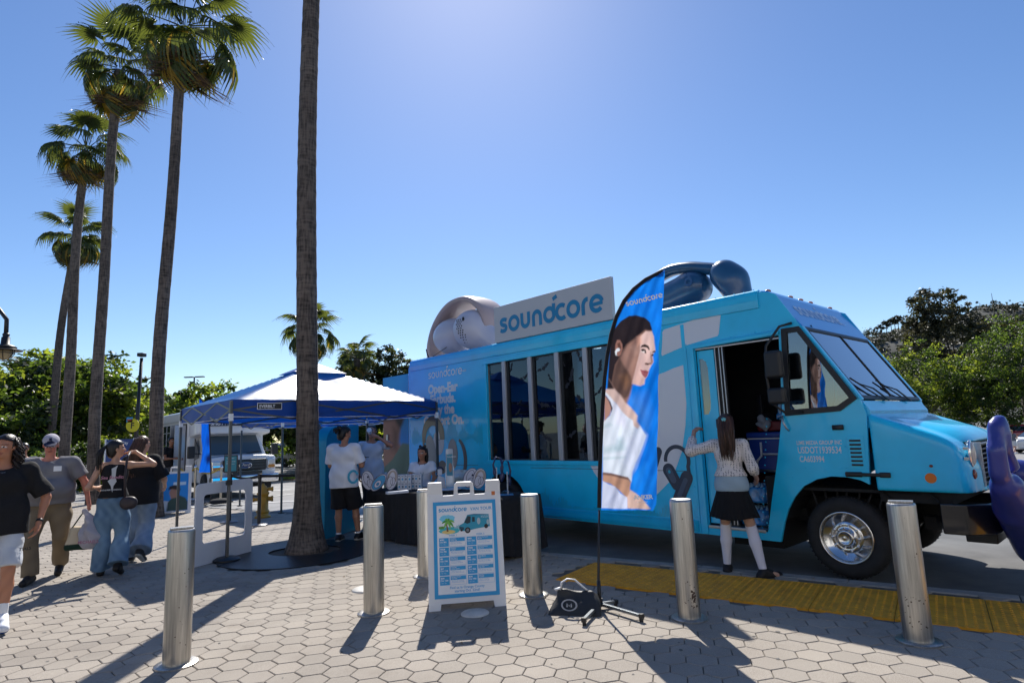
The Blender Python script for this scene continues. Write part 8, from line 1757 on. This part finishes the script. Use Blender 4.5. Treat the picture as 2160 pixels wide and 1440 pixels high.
p.shoes((24, 22, 22), (30, 28, 28)); p.hair((18, 14, 15), 'pony', .34, 150, 5, hl=2.2)
def backprint(pts, m, y0=-.168): MB().prism(pts, O=(0, y0, 0), A=(1, 0, 0), B=(0, 0, 1), N=(0, -1, 0), d0=0, d1=.003).build('print', m, o)
PGR = mt('print grey', (.5, .52, .54), .6)
yb = -.150
backprint([(-.01, 1.31), (.03, 1.33), (.055, 1.35), (.04, 1.30), (.035, 1.20), (.05, 1.15), (.02, 1.10), (.01, 1.02), (-.01, 1.10), (-.045, 1.16), (-.01, 1.19), (-.005, 1.25)], PGR, yb-.02)
text('Sea Bandits', .055, mt('pink print', (.45, .2, .28), .5), o, (-.12, yb-.025, 1.185), shear=.2, bold=.001); text('THE ROBERT LANGDON', .020, PGR, o, (-.115, yb-.02, 1.045), bold=.0008)
t_ = thing('crossbody_bag', 'small dark brown crossbody bag at the hip of the woman shading her eyes', 'bag', p.root.matrix_basis @ Vector((.19, -.17, .80)), .42); BRN = mt('bag brown', (.035, .024, .026), .5, bump=.2, bs=30)
s = SDF((-.16, -.10, -.03), (.18, .12, .22), .009); s.ell((.0, 0, .08), (.10, .05, .085), .02).folds(.006, 30, 3, 1); s.build('bag_body', BRN, t_); MB().tube([(-.04, 0, .14), (-.055, .0, .40), (-.045, .035, .64), (-.03, .14, .70)], .014, 6, flat=1.4).build('strap', BRN, t_, smooth=True)
# 4 long-haired woman
g = G(288, 1186)
p = Person('woman with very long light brown hair, loose black T-shirt and pale jeans, seen from behind', (g[0], g[1], 0), .30, 1.72, female=True, skin=(200, 156, 132), head_yaw=-38, res=.009)
p.set(elbr=(.29, .03, 1.13), wrir=(.26, .22, 1.02), elbl=(-.27, .0, 1.12), wril=(-.24, .2, 1.0), ankr=(.10, -.26, .20), kneer=(.10, .02, .50), toer=(.12, -.15, .06), ankl=(-.10, .10, .085), toel=(-.12, .27, .03))
p.body(); p.tee(BLK, hem=.80, sleeve=.95, loose=.055, folds=(.010, 14, 13, .4)); p.pants(lambda V: jeans(V, 4, (104, 126, 152), (160, 178, 196)), wide=.03, flare=.05, mat_=JEAN, folds=(.011, 16, 19, .45)); p.shoes((52, 54, 56), (190, 188, 182)); p.hair((84, 58, 42), 'long', .52, 260, 8, hl=1.6)
# 5 man behind
g = AT(42, 1060, 12.5); p = Person('man in grey T-shirt and sunglasses in the background between the walkers', (g[0], 12.5, 0), pi+.5, 1.75, skin=(170, 120, 95), res=.014); p.body(); p.tee((92, 98, 106)); p.pants((50, 52, 58)); p.shoes(); p.hair((22, 18, 16), 'short')
hh, RR = p.h, p.R; MB().bar(hh+RR@np.array([-.07, .095, .005]), hh+RR@np.array([.07, .095, .005]), .02, .035).build('sunglasses', BLACK, p.root)
# 6 man in white tee at the table
p = Person('man in white T-shirt and black shorts looking at his phone, seen from behind', (-2.72, 9.70, 0), -.12, 1.77, skin=(168, 122, 98), head_yaw=-40, head_pitch=-18, res=.009, build=1.04)
p.set(elbr=(.27, .03, 1.13), wrir=(.22, .27, 1.20), elbl=(-.25, .06, 1.14), wril=(-.08, .28, 1.16), ankr=(.19, .10, .085), toer=(.26, .26, .03), kneer=(.15, .08, .49), ankl=(-.08, -.02, .085), toel=(-.10, .15, .03)); p.curl['r'] = .9
p.body(); p.tee((222, 226, 236), hem=.80, sleeve=.85, loose=.04, folds=(.009, 15, 23, .5)); p.pants((24, 24, 28), to=.50, wide=.035, name='shorts', folds=(.008, 18, 24, .5)); p.shoes((22, 22, 24), (215, 212, 210), sock=(232, 232, 232), sockh=.12, shape=1.1); p.hair((14, 12, 12), 'pony', .10, 50, 12); 
D = SDF(p.h-.2, p.h+.2, .009); D.ell(p.h+p.R@np.array([0, -.12, .055]), (.045, .04, .045), .01).folds(.008, 60, 3, 1); D.build('hair_bun', HAIRM, p.root, lambda V: np.tile(lin((14, 12, 12)), (len(V), 1)))
wr = p.root.matrix_basis @ Vector(p.P('wrir')+np.array([-.03, .12, .04])); t = thing('phone', 'dark phone held by the man in the white T-shirt', 'phone', wr, -.1); MB().box(-.04, .04, -.08, .08, -.005, .005).build('case', BLACK, t, bevel=.004)
LB = mt('lanyard black', (.02, .02, .02), .6)
lg = [o for o in p.root.children if o.name.startswith('shirt')][0]; e = MB(); ribbon(e, arc(0, 0, .07, .09, 20, 340, 18), .035, 0, O=(.20, -.135, .98), A=(.9, .42, 0), B=(0, 0, 1), N=(.42, -.9, 0)); e.build('shirt_print', mt('shirt print cyan', (.04, .35, .55), .6), lg)
# 7 man drinking
p = Person('man in pale T-shirt under the canopy drinking from a white cup', (-2.60, 11.05, 0), pi+.2, 1.80, skin=(176, 126, 104), head_pitch=12, head_yaw=-12, res=.011)
p.set(elbl=(-.33, .20, 1.38), wril=(-.10, .235, 1.535), elbr=(.25, -.05, 1.12), wrir=(.22, .08, .90)); p.hdir['l'] = (.85, .05, .35); p.palm['l'] = (.3, -.8, 0); p.curl['l'] = .9
p.body(); p.tee((188, 200, 218), hem=.82, loose=.03); p.pants((34, 36, 44)); p.shoes(); p.hair((60, 44, 34), 'short')
ct = p.root.matrix_basis @ Vector(p.h+p.R@np.array([.0, .145, -.03])); t = thing('paper_cup', 'white paper cup tipped to the mouth of the drinking man', 'cup', ct, pi); m = MB(); m.tube([(0, -.045, -.02), (0, .055, .03)], [.030, .041], 20); m.build('cup_body', PWHITE, t, smooth='auto'); MB().tube([(0, .055, .03), (0, .062, .0335)], [.043, .043], 20).build('rim', PWHITE, t)
# 8 young woman seated behind the table
p = Person('young woman with two hair buns and a white T-shirt seated behind the left table', (-1.62, 10.55, 0), pi+.10, 1.64, female=True, skin=(178, 126, 100), head_yaw=-22, res=.009)
dz = -.27
for k in list(p.j):
    if k[:3] in ('hip', 'sho', 'elb', 'wri') or k in ('pel', 'wai', 'che', 'nek', 'head'): p.j[k][2] += dz
p.set(hipl=(-.09, .05, .62), hipr=(.09, .05, .62), kneel=(-.12, .42, .56), kneer=(.12, .42, .56), ankl=(-.12, .36, .12), ankr=(.12, .36, .12), toel=(-.12, .5, .06), toer=(.12, .5, .06), elbl=(-.22, .10, .92), wril=(-.18, .26, .84), elbr=(.22, .10, .92), wrir=(.18, .27, .84), pel=(0, 0, .66))
p.body(); p.tee((228, 230, 238), hem=.60, sleeve=.6, loose=.03, folds=(.007, 20, 33, .5)); p.pants((30, 34, 46), top=.74); p.shoes(); p.hair((22, 15, 14), 'buns', .38, 200, 14, wave=2.5, hl=1.8)
m = MB(); n_ = p.P('nek'); m.tube([(n_[0]-.05, n_[1]+.07, n_[2]-.02), (n_[0]-.02, n_[1]+.14, n_[2]-.18), (n_[0], n_[1]+.15, n_[2]-.30), (n_[0]+.02, n_[1]+.14, n_[2]-.18), (n_[0]+.05, n_[1]+.07, n_[2]-.02)], .004, 5); m.build('lanyard', mt('lanyard teal', (.02, .2, .22), .6), p.root)
t = thing('stool', 'stool under the seated young woman', 'stool', (-1.62, 10.55, 0)); MB().lathe([(.17, .50), (.17, .535), (.15, .55)], 20).build('seat', BLACK, t); 
for a in range(4): MB().bar((.10*cos(a*pi/2), .10*sin(a*pi/2), .5), (.18*cos(a*pi/2), .18*sin(a*pi/2), 0), .02, .02).build('leg', DSTEEL, t)
# 9 woman at the truck door
g = G(1560, 1207)
p = Person('long-haired woman in white crochet top, black skirt and white over-knee socks at truck door', (g[0], g[1], -.03), -.50, 1.70, female=True, skin=(182, 142, 122), head_yaw=4, res=.008, build=.93)
p.set(elbl=(-.41, -.02, 1.34), wril=(-.40, .19, 1.56), elbr=(.24, -.02, 1.15), wrir=(.24, .18, 1.03), ankl=(-.13, .05, .085), toel=(-.14, .21, .03), kneel=(-.11, .05, .49), ankr=(.26, -.10, .085), toer=(.38, .0, .03), kneer=(.17, -.01, .49)); p.hdir['l'] = (.35, .75, .4); p.palm['l'] = (.3, .8, -.4); p.curl['l'] = .6
KN = mt('crochet', (.70, .66, .64), .9, bump=.6, bs=140); n = KN.node_tree; b_ = n.nodes['Principled BSDF']; tc = n.nodes.new('ShaderNodeTexCoord'); mp = n.nodes.new('ShaderNodeMapping'); mp.inputs['Scale'].default_value = (38, 38, 62); n.links.new(tc.outputs['Object'], mp.inputs[0]); vo = n.nodes.new('ShaderNodeTexVoronoi'); vo.inputs['Scale'].default_value = 1.0; vo.inputs['Randomness'].default_value = .25; n.links.new(mp.outputs[0], vo.inputs['Vector']); r_ = n.nodes.new('ShaderNodeValToRGB'); r_.color_ramp.elements[0].position = .24; r_.color_ramp.elements[1].position = .36; r_.color_ramp.elements[0].color = (.10, .10, .12, 1); r_.color_ramp.elements[1].color = (.70, .66, .64, 1); n.links.new(vo.outputs[0], r_.inputs[0]); n.links.new(r_.outputs[0], b_.inputs['Base Color'])
p.body(); p.tee((150, 172, 186), hem=.90, sleeve=.3, loose=.004, name='vest', folds=None); p.tee((200, 195, 190), hem=1.06, sleeve=1.55, loose=.018, name='crochet_top', folds=(.005, 18, 3, .5), mat_=KN)
def sk(D, P, q):
    X, Y, Z = D.full(); c = P('pel'); t_ = np.clip((.97*q-Z)/(.35*q), 0, 1); an = np.arctan2(Y-c[1], (X-c[0])); R0 = (.142+.115*t_)*q; rr_ = np.sqrt((X-c[0])**2+((Y-c[1])*1.18)**2); pl_ = .012*t_*np.abs(((an*19/(2*pi)) % 1)-.5)*2; D.F = np.maximum(np.maximum((rr_-R0-pl_)*.9, Z-.97*q), -(Z-(.615-.01*np.sin(an*3))*q)).astype(np.float32)
p.garment('skirt', sk, (-.36, -.33, .55), (.36, .33, 1.0), (14, 14, 17), res=.007)
p.shoes((26, 24, 26), (30, 28, 28), sock=(214, 212, 222), sockh=1.16, shape=1.1); p.hair((58, 38, 28), 'long', .42, 200, 21, wave=1.6, hl=2.6)
hc = p.h+p.R@(np.array([-.01, -.125, .02])*p.k); m = MB()
for k in range(5): a = -.6+k*.3; m.tube([hc+np.array([sin(a)*.01, -.005, 0]), hc+np.array([sin(a)*.03, -.016, .035*cos(a)+.01]), hc+np.array([sin(a)*.045, -.006, .06*cos(a)])], [.007, .006, .003], 6)
m.build('hair_claw', mt('claw teal', (.15, .5, .52), .3), p.root, smooth=True)
# 10 man at the bus door
g = G(354, 1050); p = Person('man in black T-shirt standing by the shuttle bus door', (g[0]-.15, g[1]+.3, .0), -1.9, 1.85, skin=(150, 105, 82), res=.016); p.set(wrir=(.15, .32, 1.12), elbr=(.24, .08, 1.12), wril=(-.12, .32, 1.10), elbl=(-.24, .08, 1.12)); p.body(); p.tee(BLK, loose=.03); p.pants((90, 90, 92)); p.shoes(); p.hair((18, 14, 14), 'short')
# 11 woman far right
g = GT(2141, 956); p = Person('blonde woman in grey top and pale shorts walking in the far lot with a phone', (g[0], g[1], float(zg(g[0], g[1]))-.045), -1.2, 1.66, female=True, skin=(196, 150, 128), res=.02); p.set(wrir=(.15, .32, 1.22), elbr=(.24, .08, 1.14), ankl=(-.1, .3, .1), kneel=(-.1, .2, .5), toel=(-.1, .45, .05), ankr=(.1, -.3, .1), toer=(.1, -.15, .05)); p.body(); p.tee((96, 100, 108), hem=.95); p.pants((196, 198, 200), to=.4, wide=.02); p.shoes((220, 220, 225)); p.hair((196, 160, 104), 'long', .25, 40)
# sleeve of a passer-by at the very edge
g = AT(-14, 1000, 9.0); p = Person('passer-by in white T-shirt almost fully cut by the left edge', (g[0]-.06, 9.0, 0), pi, 1.86, skin=(176, 130, 106), res=.012); p.body(); p.tee((215, 218, 226)); p.pants((60, 64, 72)); p.shoes(); p.hair((40, 30, 26), 'short')
